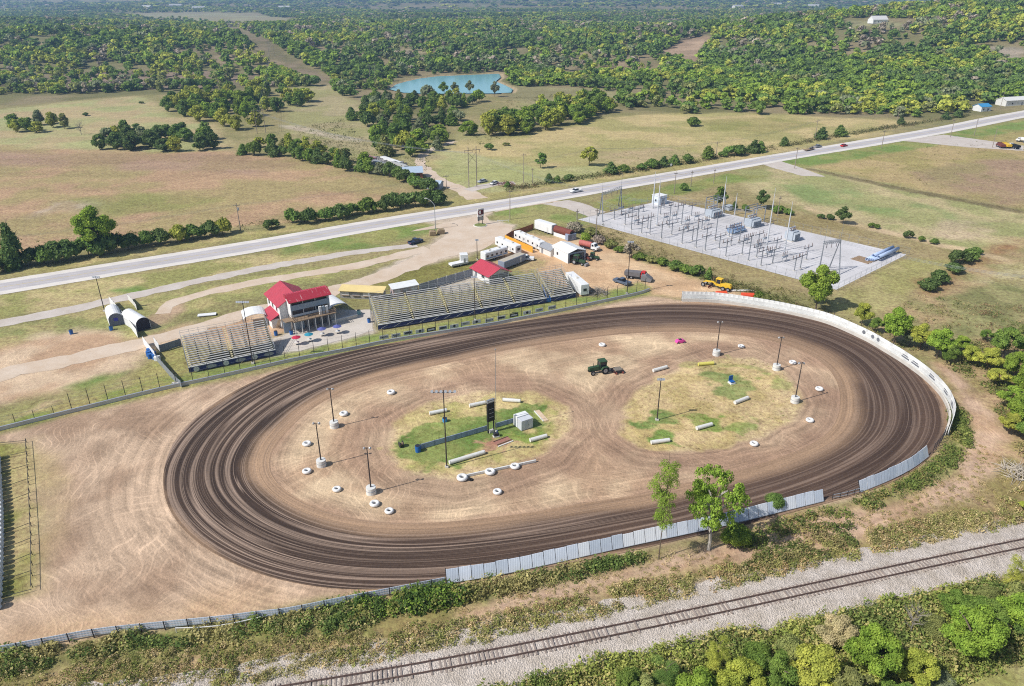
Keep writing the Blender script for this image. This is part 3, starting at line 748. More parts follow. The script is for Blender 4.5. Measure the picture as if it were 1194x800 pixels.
ROAD = [(-140,357),(-60,345),(0,335.4),(150,311),(299,286.7),(451,260),(600,236.3),(719,216.2),(800,202.5),(932,179.8),(1000,168.7),(1097,152),(1163,138.8),(1194,133),(1260,121),(1400,98)]
def roads():
    # highway: pale concrete shoulders, greyer lanes, worn wheel paths, faded paint
    m, nt, b, out = nodes_of('highway_concrete'); g = G(nt)
    pos = g.n('ShaderNodeNewGeometry').outputs['Position']; u = g.attr('u').outputs['Fac']; s = g.attr('s').outputs['Fac']
    au = g.math('ABSOLUTE', u)
    lane = g.mapr(au, 3.75, 3.95, 1, 0)
    c = g.mixc(lane, lin(222, 214, 204), lin(192, 186, 185))
    wheel = g.mapr(g.math('ABSOLUTE', g.math('SUBTRACT', g.math('ABSOLUTE', g.math('SUBTRACT', au, 1.85)), .85)), 0, .5, .1, 0)
    n = g.noise(g.mapping(pos, (1, 1, 1)), .12, 5, .65); n2 = g.noise(pos, 2.5, 3)
    jo = g.mapr(g.math('ABSOLUTE', g.math('SUBTRACT', g.math('FRACT', g.math('DIVIDE', s, 5.0)), .5)), 0, .012, .07, 0)
    pt = g.noise(g.mapping(pos, (.06, .6, 1), (0, 0, -.45)), 1, 4, .7)
    n = g.math('MULTIPLY', g.math('ADD', n, pt), .5)
    f = g.math('SUBTRACT', g.math('ADD', g.mapr(n, .35, .65, .86, 1.07), g.mapr(n2, .3, .7, -.04, .04)), g.math('ADD', g.math('MULTIPLY', wheel, lane), jo))
    c = g.mulc(c, f)
    cl = g.math('MULTIPLY', g.mapr(g.math('ABSOLUTE', g.math('SUBTRACT', au, .12)), .07, .09, 1, 0), g.mapr(n2, .35, .5, .4, .9))
    c = g.mixc(cl, c, lin(190, 168, 96))
    ed = g.math('MULTIPLY', g.mapr(g.math('ABSOLUTE', g.math('SUBTRACT', au, 3.7)), .07, .09, 1, 0), g.mapr(n2, .35, .5, .4, .9))
    c = g.mixc(ed, c, lin(232, 230, 224))
    g.set(b.inputs['Base Color'], c); b.inputs['Roughness'].default_value = .85; b.inputs['Specular IOR Level'].default_value = .25
    strip('highway', ROAD, [13.4] * 7 + [14.5] * 2 + [15.5] * 7, .06, m, .12, 3)
    gr = mat_sheet('crushed_gravel', (204,194,184), (190,178,166), .2, 3)
    tn = mat_sheet('packed_sand', (212, 194, 174), (200, 178, 154), .18, 2.6)
    strip('gravel_road', [(-120,404),(0,377),(60,366),(110,355),(190,337),(300,314),(400,296.5),(450,290),(486,286)], [5.5, 5.5, 5, 5, 4.5, 4], .02, gr, .5)
    strip('gravel_road', [(188,366),(202,353),(260,337),(330,324),(420,309),(470,297),(500,290)], [3.5, 5, 5, 5.5, 6], .024, tn, .55)
    strip('gravel_road', [(-80,462),(0,437),(60,424),(120,411),(190,394),(250,377),(300,362),(360,347),(420,330),(470,313),(515,293),(548,270)], [8, 7, 6, 6, 6.5, 7.5, 9, 13], .028, tn, .7)
    strip('gravel_road', [(556,232),(540,222),(515,212),(500,201),(490,188),(500,176),(530,165)], [9, 7, 6, 5, 4.5, 4], .02, tn, .6)
    strip('gravel_road', [(545,222),(575,215),(600,213)], [6, 6, 5], .024, gr, .5)
    ap = [(478,270),(510,262),(560,250.5),(600,243),(640,234.5),(655,234.5),(620,240),(580,245),(566,252),(572,259),(600,263),(592,275),(560,292),(520,300),(490,300),(505,285),(522,272),(512,266)]
    sheet('gravel_lot', ap, .034, tn)
    sheet('driveway', [(632,238),(662,233.5),(676,236),(706,247),(690,254),(660,243)], .03, gr)
    sheet('driveway', [(884,190),(905,186),(935,196),(962,206),(935,205),(905,197)], .03, gr)
    sheet('driveway', [(1050,164),(1100,157),(1194,170),(1194,176),(1130,172)], .03, gr)
    co = mat_sheet('old_concrete', (208,198,186), (194,184,170), .15, 2)
    sheet('plaza', [(322,411),(330,392),(352,383),(392,362),(432,361),(436,386),(400,396),(350,409)], .03, co)
    pad = mat_sheet('white_gravel', (212,209,209), (190,186,184), .07, 2.4, .5, .16)
    sheet('gravel_pad', SUB, .045, pad, jag=0)

SUB = [(674,256),(776,233),(1057,297),(975,338)]
def sheet(name, px, z, mat, jag=.5, step=1.5):
    w = [P(*q) for q in px]; out = []
    for a, b in zip(w, w[1:] + w[:1]):
        n = max(1, int((b - a).length / step)); nr = Vector((-(b - a).y, (b - a).x, 0)).normalized()
        for k in range(n):
            p = a.lerp(b, k / n)
            if jag: p = p + nr * float((fbm(np.array([p.x / 3]), np.array([p.y / 3]), 55, 3)[0] - .5) * 3 * jag)
            out.append((p.x, p.y, z))
    me = bpy.data.meshes.new(name); me.from_pydata(out, [], [tuple(range(len(out)))])
    bm = bmesh.new(); bm.from_mesh(me); bmesh.ops.triangulate(bm, faces=bm.faces); bm.to_mesh(me); bm.free()
    me.materials.append(mat); o = bpy.data.objects.new(name, me); C.objects.link(o); fix_up(o)
    return tag(o, kind='structure')

RAIL = [(395,799),(500,780.5),(599,762),(675,745.5),(750,729.6),(900,702),(969,684.6),(1045,664.5),(1145,646),(1193,637)]
def railway():
    m, nt, b, out = nodes_of('ballast_stone'); g = G(nt)
    pos = g.n('ShaderNodeNewGeometry').outputs['Position']
    vo = g.n('ShaderNodeTexVoronoi'); g.set(vo.inputs['Vector'], pos); vo.inputs['Scale'].default_value = 4.5
    n = g.noise(pos, .35, 4, .6); n2 = g.noise(pos, 1.6, 4, .7)
    c = g.mixc(g.mapr(n, .35, .65, 0, 1), lin(206, 194, 182), lin(184, 171, 156))
    bw = g.n('ShaderNodeRGBToBW'); g.set(bw.inputs[0], vo.outputs['Color'])
    g.set(b.inputs['Base Color'], g.mulc(c, g.math('MULTIPLY', g.mapr(bw.outputs[0], .1, .9, .8, 1.16), g.mapr(n2, .3, .7, .88, 1.1))))
    g.set(b.inputs['Normal'], g.bump(g.math('ADD', vo.outputs['Distance'], n2), .9, .15)); b.inputs['Roughness'].default_value = .95
    rp = np.array([tuple(P(*q))[:2] for q in RAIL]); cf = np.polyfit(rp[:, 0], rp[:, 1], 3)
    xs = np.linspace(-62, 105, 240); path = np.stack([xs, np.polyval(cf, xs)], 1)
    o, c, s, nrm = strip('ballast_bed', [proj((x, y + .5, 0)) for x, y in path[::6]], 10.2, .05, m, .5, .8)
    # raised crown under the sleepers
    V = np.array([v.co[:] for v in o.data.vertices]); U = np.array([a.value for a in o.data.attributes['u'].data])
    V[:, 2] += .32 * (1 - sstep(1.6, 4.2, np.abs(U + .5))) + .10 * (fbm(V[:, 0] / .9, V[:, 1] / .9, 12, 3) - .5)
    o.data.vertices.foreach_set('co', V.astype(np.float32).ravel()); o.data.update()
    s = np.concatenate([[0], np.cumsum(np.hypot(*np.diff(path, axis=0).T))])
    L = s[-1]; at = lambda q: np.array([np.interp(q, s, path[:, 0]), np.interp(q, s, path[:, 1])])
    t = thing('railway_track', 'single rusty railway line on a pale stone bed beside the trees', 'railway track')
    rust = M('rusty_rail', (106, 86, 77), .7, .3, 1.2); zt = .47
    for sg in (-1, 1):
        mb = MB(); qs = np.arange(0, L, 1.5)
        prev = None
        for q in qs:
            p = at(q); d = at(q + .5) - at(q - .5); d /= np.hypot(*d); nn = np.array([-d[1], d[0]])
            ring = []
            for (a, zz) in ((-.075, 0), (.075, 0), (.075, .03), (.02, .05), (.02, .12), (.045, .13), (.045, .17), (-.045, .17), (-.045, .13), (-.02, .12), (-.02, .05), (-.075, .03)):
                w = p + nn * (sg * .78 + a * 1.15); ring.append((w[0], w[1], zt + .02 + zz))
            k = len(ring); o0 = len(mb.v); mb.v.extend(ring)
            if prev is not None: mb.f.extend([(prev + i, prev + (i + 1) % k, o0 + (i + 1) % k, o0 + i) for i in range(k)])
            prev = o0
        mb.build('rail', rust, t)
    tie = M('weathered_sleeper', (156, 142, 132), .9, .35, .9)
    rest = MB(); qs = np.arange(1, L, .62)
    vis = []
    for q in qs:
        if R.random() < .2: continue
        p = at(q); px, py = proj((p[0], p[1], .4))
        vis.append((0 <= px <= 1194 and py < 800, q, p))
    sl = [v for v in vis if v[0]]; near = set(id(v) for v in sl[::max(1, len(sl) // 100)][:100])
    for v in vis:
        _, q, p = v; d = at(q + .5) - at(q - .5); a = math.atan2(d[1], d[0]) + R.uniform(-.03, .03)
        h = zt - .16 + (R.random() - .62) * .12; lw = 1.3 + R.uniform(-.06, .05)
        mb = MB(); mb.box(-.12, -lw, 0, .12, lw, .17)
        ca, sa = math.cos(a), math.sin(a)
        mb.v = [(p[0] + x * ca - y * sa, p[1] + x * sa + y * ca, h + z) for x, y, z in mb.v]
        if id(v) in near: mb.build('sleeper', tie, t)
        else: rest.add(mb.v, mb.f)
    tag(rest.build('sleepers', tie, t), kind='stuff')

def haze():
    m = bpy.data.materials.new('air'); m.use_nodes = True; nt = m.node_tree; nt.nodes.clear()
    out = nt.nodes.new('ShaderNodeOutputMaterial'); v = nt.nodes.new('ShaderNodeVolumePrincipled')
    v.inputs['Color'].default_value = (.40, .64, 1, 1); v.inputs['Density'].default_value = HAZE; v.inputs['Anisotropy'].default_value = .2
    nt.links.new(v.outputs[0], out.inputs['Volume'])
    mb = MB().box(-12000, -1500, -6, 12000, 13500, 95)
    tag(mb.build('haze', m), 'thin blue haze over the far wooded hills', 'haze', kind='stuff')
HAZE = 1.6e-4
# ------------------------------------------------------------------ vegetation
def rdir(rs, n):
    v = rs.normal(size=(n, 3)); return v / np.linalg.norm(v, axis=1)[:, None]

def cards(rs, c, nrm, size):
    """folded leaf clumps: 4-vertex kites, centre c, facing nrm"""
    n = len(c)
    t = np.cross(nrm, rdir(rs, n)); t /= np.linalg.norm(t, axis=1)[:, None] + 1e-9
    b = np.cross(nrm, t); s = size[:, None]
    k = rs.uniform(.55, 1.0, (n, 1)); w = rs.uniform(-.25, .25, (n, 1))
    v0 = c - t * s * .5; v1 = c - b * s * .5 * k + nrm * s * w; v2 = c + t * s * .5; v3 = c + b * s * .5 * k + nrm * s * w * .6
    V = np.stack([v0, v1, v2, v3], 1).reshape(-1, 3)
    i = np.arange(n)[:, None] * 4
    return V, np.concatenate([i + np.array([[0, 1, 2]]), i + np.array([[0, 2, 3]])], 1).reshape(-1, 3)

_ico = None
def ico():
    global _ico
    if _ico is None:
        bm = bmesh.new(); bmesh.ops.create_icosphere(bm, subdivisions=1, radius=1)
        bm.verts.ensure_lookup_table(); _ico = (np.array([v.co[:] for v in bm.verts]), np.array([[v.index for v in f.verts] for f in bm.faces])); bm.free()
    return _ico

def crown_geo(kind, seed, n, card, lobes=12, core=True):
    """crown in a unit frame: radius 1, foot at 0, top at 1 (z is then scaled to the height)"""
    rs = np.random.RandomState(seed)
    A = {'round': 1.9, 'tall': 5.2, 'cedar': 1.9, 'open': 1.8, 'bush': 1.25, 'grove': 1.7}[kind]      # height / radius of the true shape
    if kind == 'round':
        L = rdir(rs, lobes) * (rs.uniform(.15, 1, (lobes, 1)) ** .45) * np.array([.68, .68, .62]) + np.array([0, 0, A * .6]); L[0] = (0, 0, A * .78)
        L[:, :2] *= (1.15 - .35 * np.clip((L[:, 2] / A - .55) / .45, 0, 1))[:, None]
        lr = rs.uniform(.17, .42, lobes) * (1 if lobes < 25 else .82)
    elif kind == 'tall':
        L = rdir(rs, lobes) * np.array([.6, .6, .1]); L[:, 2] = np.linspace(.36, .95, lobes) * A; lr = rs.uniform(.22, .5, lobes); L[::4, :2] *= 1.5; lr[::3] *= .7
    elif kind == 'grove':
        L = rdir(rs, lobes) * (rs.uniform(.3, 1, (lobes, 1)) ** .5) * np.array([.7, .7, .66]) + np.array([0, 0, A * .5]); L[0] = (0, 0, A * .74); lr = rs.uniform(.26, .44, lobes)
        L[:, 2] = np.maximum(L[:, 2], .22)
    elif kind == 'cedar':
        z = np.linspace(.1, .93, lobes); L = rdir(rs, lobes) * np.array([.42, .42, 0]) * (1 - z)[:, None]; L[:, 2] = z * A; lr = .62 * (1 - z) ** .75 + .1
    elif kind == 'open':
        L = rdir(rs, lobes) * np.array([.88, .88, .62]) * (rs.uniform(.25, 1, (lobes, 1)) ** .4) + np.array([0, 0, A * .66]); lr = rs.uniform(.09, .2, lobes)
    else:
        L = rdir(rs, lobes) * np.array([.64, .64, .36]); L[:, 2] = np.abs(L[:, 2]) + A * .34; lr = rs.uniform(.28, .5, lobes)
    wts = lr ** 2 / (lr ** 2).sum()
    li = rs.choice(lobes, n, p=wts)
    d = rdir(rs, n); d[:, 2] = np.where(d[:, 2] < -.35, -d[:, 2], d[:, 2])
    sq = np.array([1, 1, .75])
    c = L[li] + d * sq * (lr[li] * rs.uniform(.6, 1.12, n))[:, None]
    c[:, 2] = np.clip(c[:, 2], .02, None)
    nr = d * .85 + rdir(rs, n) * .7 + np.array([0, 0, .25]); nr /= np.linalg.norm(nr, axis=1)[:, None]
    V, Fc = cards(rs, c, nr, card * rs.uniform(.6, 1.4, n))
    if core:
        iv, fi = ico()
        for k in range(lobes if core is True else min(lobes, core)):
            o = len(V); jit = rs.uniform(.78, 1.12, (len(iv), 1))
            V = np.concatenate([V, iv * lr[k] * .74 * jit + L[k]]); Fc = np.concatenate([Fc, fi + o])
    V = V.copy(); V[:, 2] = np.maximum(V[:, 2], 0) / A
    return V, Fc

def trunk_geo(kind, seed):
    r = random.Random(seed); mb = MB(); top = {'round': .6, 'open': .62, 'tall': .9, 'cedar': .85, 'bush': .4, 'dead': .72, 'grove': .6}[kind]
    k = .055 if kind != 'open' else .075
    pts = [Vector((0, 0, -.02))]
    for i in range(1, 6): pts.append(Vector((r.uniform(-.05, .05) * i * .5, r.uniform(-.05, .05) * i * .5, top * i / 5)))
    for i in range(5): mb.cyl(pts[i], pts[i + 1], k * (1 - i * .15), k * (1 - (i + 1) * .15), 7, False)
    for i in range(7 if kind != 'dead' else 16):
        p = pts[r.randint(2, 5)]; a = r.uniform(0, 6.28); q = p + Vector((math.cos(a) * r.uniform(.35, .75), math.sin(a) * r.uniform(.35, .75), r.uniform(.12, .3)))
        mid = p.lerp(q, .5) + Vector((0, 0, .03))
        mb.cyl(p, mid, k * .4, k * .28, 5, False); mb.cyl(mid, q, k * .28, k * .1, 5, False)
        if kind == 'dead':
            for _ in range(4):
                e = q + Vector((r.uniform(-.3, .3), r.uniform(-.3, .3), r.uniform(.02, .25))); mb.cyl(mid.lerp(q, r.random()), e, k * .14, k * .05, 4, False)
    return mb

LEAF = bark = None
_crowns, _trunks = {}, {}
def crown_mesh(kind, lod, v):
    key = (kind, lod, v)
    if key not in _crowns:
        n, card, lobes = {'near': (15000, .068, 32), 'mid': (1100, .2, 16), 'far': (240, .36, 9)}[lod]
        if kind in ('open', 'tall'): n, card = int(n * (.5 if kind == 'open' else .7)), card * .85
        V, Fc = crown_geo(kind, v * 13 + 5, n, card, lobes + (34 if kind == 'open' else 0), core=kind not in ('open', 'tall'))
        me = bpy.data.meshes.new('crown'); me.from_pydata(V.tolist(), [], Fc.tolist()); me.materials.append(LEAF); _crowns[key] = me
    return _crowns[key]
def trunk_mesh(kind, v):
    key = (kind, v)
    if key not in _trunks: _trunks[key] = trunk_geo(kind, v).mesh('trunk', (bark if kind != 'open' else M('pale_bark', (188, 180, 168), .9, .2, 3)) if kind != 'dead' else M('grey_dead_wood', (150, 142, 130), .9, .25, 2))
    return _trunks[key]

COLS = {'bright green': (122, 142, 58), 'yellow-green': (152, 156, 70), 'mid green': (104, 124, 58), 'dark green': (90, 108, 62), 'olive': (126, 130, 78), 'grey-green': (122, 128, 96), 'pale tan': (172, 160, 120), 'grey': (150, 138, 122), 'yellowish': (150, 156, 68), 'deep green': (100, 122, 62)}
GROUPS = {}     # key -> list of [root, px, look, noun]
WHERE = {}
def plant(key, kind, p, H, r, colname, lod='mid', noun=None):
    v = R.randrange(3)
    noun = noun or {'cedar': 'cedar', 'bush': 'shrub', 'dead': 'bare tree'}.get(kind, 'tree')
    name = {'cedar': 'cedar_tree', 'bush': 'shrub', 'dead': 'bare_tree'}.get(kind, 'tree')
    t = thing(name, None, noun.split()[-1], p, R.uniform(0, 6.28))
    tr = bpy.data.objects.new('trunk', trunk_mesh(kind, v)); C.objects.link(tr); tr.parent = t; tr.scale = (r * .8, r * .8, H)
    if kind != 'dead':
        c = bpy.data.objects.new('crown', crown_mesh(kind, lod, v)); C.objects.link(c); c.parent = t
        c.scale = (r * R.uniform(.92, 1.08), r * R.uniform(.92, 1.08), H)
        k = R.uniform(.86, 1.14) * (1.34 if lod == 'near' else 1.2); a = lin(*COLS[colname]); c.color = (a[0] * k, a[1] * k * R.uniform(.95, 1.05), a[2] * k, 1)
        if colname in ('grey', 'pale tan'): pass
    look = colname if kind != 'dead' else 'grey leafless'
    GROUPS.setdefault(key, []).append((t, proj(p)[0], look, noun))
    return t

def label_groups():
    for key, lst in GROUPS.items():
        lst.sort(key=lambda e: e[1]); where = WHERE[key]
        for i, (t, px, look, noun) in enumerate(lst):
            h = 'tall ' if noun == 'tree' and False else ''
            if len(lst) == 1: t['label'] = f'{look} {noun} {where}'
            elif i == 0: t['label'] = f'{look} {noun}, leftmost {where}'
            elif i == len(lst) - 1: t['label'] = f'{look} {noun}, rightmost {where}'
            else: t['label'] = f'{look} {noun}, {ordw(i)} from the left {where}'
            if len(lst) > 1: t['group'] = 'plants ' + where.replace('of those ', '')

def inpoly(p, poly):
    x, y = p; ins = False
    for (ax, ay), (bx, by) in zip(poly, poly[1:] + poly[:1]):
        if (ay > y) != (by > y) and x < (bx - ax) * (y - ay) / (by - ay) + ax: ins = not ins
    return ins
def scatter(px, n, gap, tries=60):
    poly = W(px); xs = [q[0] for q in poly]; ys = [q[1] for q in poly]; out = []
    for _ in range(n * tries):
        p = (R.uniform(min(xs), max(xs)), R.uniform(min(ys), max(ys)))
        if inpoly(p, poly) and all((p[0] - q[0]) ** 2 + (p[1] - q[1]) ** 2 > gap * gap for q in out):
            out.append(p)
            if len(out) >= n: break
    return [Vector((x, y, float(hz(x, y)))) for x, y in out]
def along(px, gap, jit=.8):
    pts = [PT(*q) if q[1] < 140 else P(*q) for q in px]; out = []; carry = 0
    for a, b in zip(pts, pts[1:]):
        L = (b - a).length; s = carry
        while s < L:
            q = a.lerp(b, s / L); out.append(Vector((q.x + R.uniform(-jit, jit), q.y + R.uniform(-jit, jit), float(hz(q.x, q.y))))); s += gap * R.uniform(.8, 1.2)
        carry = s - L
    return out
def pick(*w):
    t = sum(k for _, k in w); r = R.random() * t
    for c, k in w:
        r -= k
        if r <= 0: return c
    return w[0][0]

def vegetation():
    global LEAF, bark
    LEAF = M_leaf('foliage'); bark = M('bark', (112, 98, 84), .95, .3, 3)
    MIX = (('bright green', 3), ('mid green', 3), ('yellow-green', 2), ('deep green', 2), ('olive', 1))
    DK = (('dark green', 3), ('deep green', 2), ('mid green', 1))
    # hedge by the highway
    WHERE['h1'] = 'in the dark hedge by brown field'
    plant('h1', 'cedar', P(20, 311), HT(20, 311, 259), 5.0, 'dark green', noun='spruce-like cedar')
    plant('h1', 'round', P(118, 296), HT(118, 296, 240), 7.0, 'bright green', 'near')
    for x, y, H, r in ((4, 318, 3.6, 3), (36, 309, 4.2, 3.2), (52, 308, 4.6, 3.6), (66, 305, 5, 4), (80, 303, 5, 3.8), (104, 299, 5, 4), (122, 297, 5, 4), (137, 294, 4.8, 3.4)):
        plant('h1', 'bush', P(x, y), H * 1.45, r * 1.08, pick(*DK))
    for p in along([(150, 290), (200, 283), (238, 276), (266, 271)], 5.2): plant('h1', 'bush', p, R.uniform(5.2, 6.8), R.uniform(3, 3.8), pick(*DK, ('yellow-green', .5)))
    WHERE['h2'] = 'in the hedge behind the streetlight'
    plant('h2', 'bush', P(317, 267), 4, 3.1, 'dark green')
    for p in along([(342, 261), (400, 254), (450, 246)], 5.4): plant('h2', 'bush', p, R.uniform(5.0, 6.6), R.uniform(3.4, 4.2), pick(*DK))
    for p in along([(460, 243), (490, 241), (516, 237)], 5.0): plant('h2', 'bush', p, R.uniform(5.8, 7.6), R.uniform(3.6, 4.6), pick(*DK))
    WHERE['g3'] = 'in the grove beyond brown field'
    for p in scatter([(112, 177), (120, 160), (180, 157), (250, 163), (252, 176), (180, 178)], 26, 5.5): plant('g3', 'grove', p, R.uniform(7, 10), R.uniform(4.5, 6), pick(*DK, ('yellow-green', .7), ('grey-green', 1)))
    WHERE['g4'] = 'in the small pale field clump'
    for p in scatter([(12, 156), (20, 146), (60, 143), (78, 150), (60, 157)], 9, 6): plant('g4', 'grove', p, R.uniform(6, 9), R.uniform(4, 5.5), pick(*MIX, ('grey-green', 2)))
    WHERE['f4'] = 'alone on the pale green field'
    plant('f4', 'dead', P(95, 157), 7, 4, 'grey'); plant('f4', 'bush', P(101, 135), 2.5, 2.4, 'dark green'); plant('f4', 'bush', P(165, 121), 2, 2, 'dark green')
    WHERE['g5'] = 'in the row to the scrapyard'
    for p in along([(285, 180), (330, 182), (365, 190), (400, 196), (440, 204), (470, 212), (505, 225)], 6.0, 2.2): plant('g5', R.choice(['cedar', 'grove', 'bush']), p, R.uniform(5.5, 8.5), R.uniform(3.2, 4.8), pick(*DK, ('grey-green', .6)))
    for p in along([(300, 172), (340, 175), (385, 186), (425, 194)], 8, 3): plant('g5', 'grove', p, R.uniform(6, 9), R.uniform(3.8, 5), pick(*MIX, ('grey-green', 1)))
    WHERE['g6'] = 'in the grove above mown field'
    for p in scatter([(545, 158), (560, 150), (620, 134), (690, 118), (712, 130), (690, 142), (610, 157), (570, 160)], 58, 6.2): plant('g6', 'grove', p, R.uniform(8, 12), R.uniform(4.8, 6.6), pick(('bright green', 3), ('yellow-green', 3), ('mid green', 2)))
    WHERE['g7'] = 'in the wood below the pond'
    for p in scatter([(440, 182), (425, 150), (400, 135), (440, 116), (520, 112), (560, 118), (530, 145), (520, 172), (480, 190)], 74, 7.5): plant('g7', R.choice(['grove', 'grove', 'bush', 'cedar']), p, R.uniform(6, 11), R.uniform(4, 6.2), pick(*MIX, *DK, ('grey-green', 2)))
    WHERE['g8'] = 'in the grove left of pond'
    for p in scatter([(180, 128), (225, 113), (300, 108), (370, 113), (372, 122), (320, 132), (290, 155), (250, 146)], 60, 8): plant('g8', 'grove', p, R.uniform(8, 12), R.uniform(5, 7), pick(('bright green', 2), ('yellow-green', 3), ('mid green', 3), ('deep green', 1)))
    WHERE['sh'] = 'on the near shore of the pond'
    for x, y in ((518, 110), (530, 110), (548, 109), (577, 113)): plant('sh', 'round', P(x, y), R.uniform(8, 12), R.uniform(3.2, 4.6), pick(('grey-green', 2), ('mid green', 1)))
    WHERE['f6'] = 'on the mown field across the highway'
    for x, y, H, r, c, k in ((630, 196, 7, 3.8, 'deep green', 'round'), (687, 193, 10, 4.8, 'yellow-green', 'round'), (570, 175, 4, 3, 'deep green', 'bush'), (808, 147, 6, 5, 'mid green', 'bush'), (590, 170, 2, 2, 'olive', 'bush')): plant('f6', k, P(x, y), H, r, c)
    WHERE['r1'] = 'in scrub along the far highway side'
    for x, y, H in ((592, 218, 3), (640, 213, 5), (650, 213, 4), (664, 211, 4), (712, 203, 7), (727, 201, 5), (748, 198, 4), (760, 196, 6), (774, 194, 6), (786, 192, 6), (800, 190, 6), (825, 185, 8), (843, 183, 4), (854, 182, 7), (862, 181, 7), (879, 178, 8), (886, 177, 7), (914, 170, 6), (958, 162, 8), (979, 159, 8), (1050, 145, 6), (1102, 139, 6), (1117, 137, 7)):
        plant('r1', R.choice(['bush', 'cedar']), P(x, y), H * .82, H * .62, pick(*DK))
    WHERE['s1'] = 'on rough grass behind the substation'
    for x, y, H, r, k in ((839, 243, 8, 3.6, 'round'), (856, 245, 3.5, 1.8, 'cedar'), (869, 246, 3, 1.7, 'bush'), (886, 243, 8, 3.6, 'round'), (797, 222, 3.5, 2, 'bush'), (908, 248, 3, 3, 'bush'), (920, 250, 2.5, 2.4, 'bush'), (957, 255, 2, 1.6, 'bush'), (968, 256, 2.4, 1.7, 'bush'), (982, 261, 6, 2.8, 'round'), (1018, 266, 2, 2.2, 'bush'), (1059, 278, 3, 1.8, 'bush'), (1073, 281, 2, 1.6, 'bush'), (1088, 284, 2, 1.6, 'bush')): plant('s1', k, P(x, y), H, r, pick(*DK))
    WHERE['s2'] = 'by the substation gravel corner'
    for x, y, H, r in ((1118, 308, 6, 3.4), (1128, 304, 5, 3), (1139, 296, 3, 2), (1094, 330, 5, 3), (1082, 338, 4.5, 3.2), (1110, 318, 4, 3)): plant('s2', 'bush', P(x, y), H * .85, r, pick(*DK))
    # east bank
    WHERE['e1'] = 'along the outside of the turn wall'
    plant('e1', 'round', P(951, 361), HT(951, 361, 304), 5.2, 'bright green', 'near')
    for x, y, H, r, c in ((1004, 380, 5.5, 3.0, 'yellow-green'), (1041, 402, 8.5, 4.6, 'bright green'), (1020, 388, 4, 2.4, 'mid green'), (1072, 408, 6, 3.6, 'yellow-green'), (1092, 418, 7, 4.2, 'bright green'), (1106, 424, 4.5, 3, 'mid green'), (1060, 404, 4, 2.5, 'grey-green')): plant('e1', 'round', P(x, y), H * 1.15, r * .85, c, 'near')
    WHERE['e2'] = 'in the thicket beyond the turn'
    for x, y, H, r, c in ((1168, 420, 8, 4.4, 'mid green'), (1150, 432, 5, 3.4, 'grey-green'), (1180, 445, 7, 4, 'olive'), (1130, 425, 4, 3, 'mid green'), (1195, 470, 7.5, 4.4, 'grey-green'), (1178, 478, 5, 3.4, 'bright green'), (1188, 500, 6.5, 4, 'deep green'), (1176, 506, 4, 2.8, 'mid green'), (1205, 520, 6, 4, 'mid green'), (1212, 440, 7, 4, 'deep green'), (1120, 410, 3.5, 2.4, 'olive'), (1190, 405, 5, 3, 'olive'), (1148, 398, 3, 2.2, 'mid green'), (1160, 450, 4, 3, 'olive'), (1200, 600, 2.4, 1.8, 'olive')): plant('e2', 'round', P(x, y), H * 1.15, r * .9, pick(('bright green', 2), ('yellow-green', 1), (c, 2)), 'near')
    WHERE['w1'] = 'in front of the silver fence panels'
    plant('w1', 'tall', P(768, 652), HT(768, 652, 539), 2.1, 'bright green', 'near', 'slender tree')
    plant('w1', 'open', P(826, 641), HT(826, 641, 548), 4.7, 'bright green', 'near', 'spreading open-crowned tree')
    plant('w1', 'bush', P(902, 592), 3.2, 1.6, 'deep green', 'near')
    plant('w1', 'bush', P(857, 633), 3.4, 2.2, 'bright green', 'near')
    WHERE['w2'] = 'in the wood nearer than the railway'
    for x, y, H, r, c, k in ((1172, 702, 8.2, 1.7, 'yellow-green', 'tall'), (1194, 722, 8.0, 3.2, 'olive', 'round'), (1184, 738, 7.2, 3.2, 'bright green', 'round'), (1196, 745, 5, 3, 'deep green', 'round'), (1124, 768, 8.2, 4.0, 'bright green', 'round'), (1140, 738, 6.0, 3.6, 'mid green', 'round'), (1110, 722, 4.6, 2.8, 'mid green', 'round'), (1062, 800, 6.2, 3.1, 'yellowish', 'round'), (1012, 794, 8.6, 4.0, 'bright green', 'round'), (1060, 742, 5.2, 2.8, 'grey', 'dead'), (1085, 740, 3.6, 2.2, 'olive', 'bush'), (972, 752, 5.2, 2.9, 'pale tan', 'round'), (945, 812, 8.6, 4.4, 'yellow-green', 'round'), (985, 830, 7, 3.6, 'olive', 'round'), (900, 812, 7.4, 3.6, 'mid green', 'round'), (862, 815, 6.6, 3.4, 'yellow-green', 'round'), (832, 792, 6.6, 1.5, 'yellowish', 'tall'), (815, 826, 5.8, 3.4, 'bright green', 'round'), (775, 806, 4.6, 2.0, 'deep green', 'tall'), (752, 832, 5.8, 3.2, 'olive', 'round'), (735, 818, 4.8, 2.6, 'mid green', 'round'), (700, 845, 5.6, 3.2, 'grey-green', 'round'), (665, 848, 5.4, 3.0, 'yellow-green', 'round'), (625, 838, 4.6, 2.6, 'grey-green', 'round'), (590, 848, 4.4, 2.6, 'olive', 'round'), (555, 832, 3.4, 2.1, 'yellow-green', 'round'), (520, 845, 3.4, 2.2, 'olive', 'round'), (485, 838, 2.6, 1.8, 'grey-green', 'bush'), (376, 830, 3.0, 2.2, 'olive', 'bush'), (352, 826, 2.6, 1.8, 'pale tan', 'bush'), (1092, 802, 2.6, 1.9, 'grey-green', 'bush'), (1040, 836, 5, 3.2, 'mid green', 'round'), (1150, 704, 3.4, 2, 'olive', 'bush'), (920, 770, 3.6, 2.2, 'olive', 'bush'), (880, 772, 3.3, 2.0, 'mid green', 'bush')):
        plant('w2', k, P(x, y), H * R.uniform(.88, 1.08), r * R.uniform(.84, 1), c, 'near')
    WHERE['p1'] = 'between the pits and substation fence'
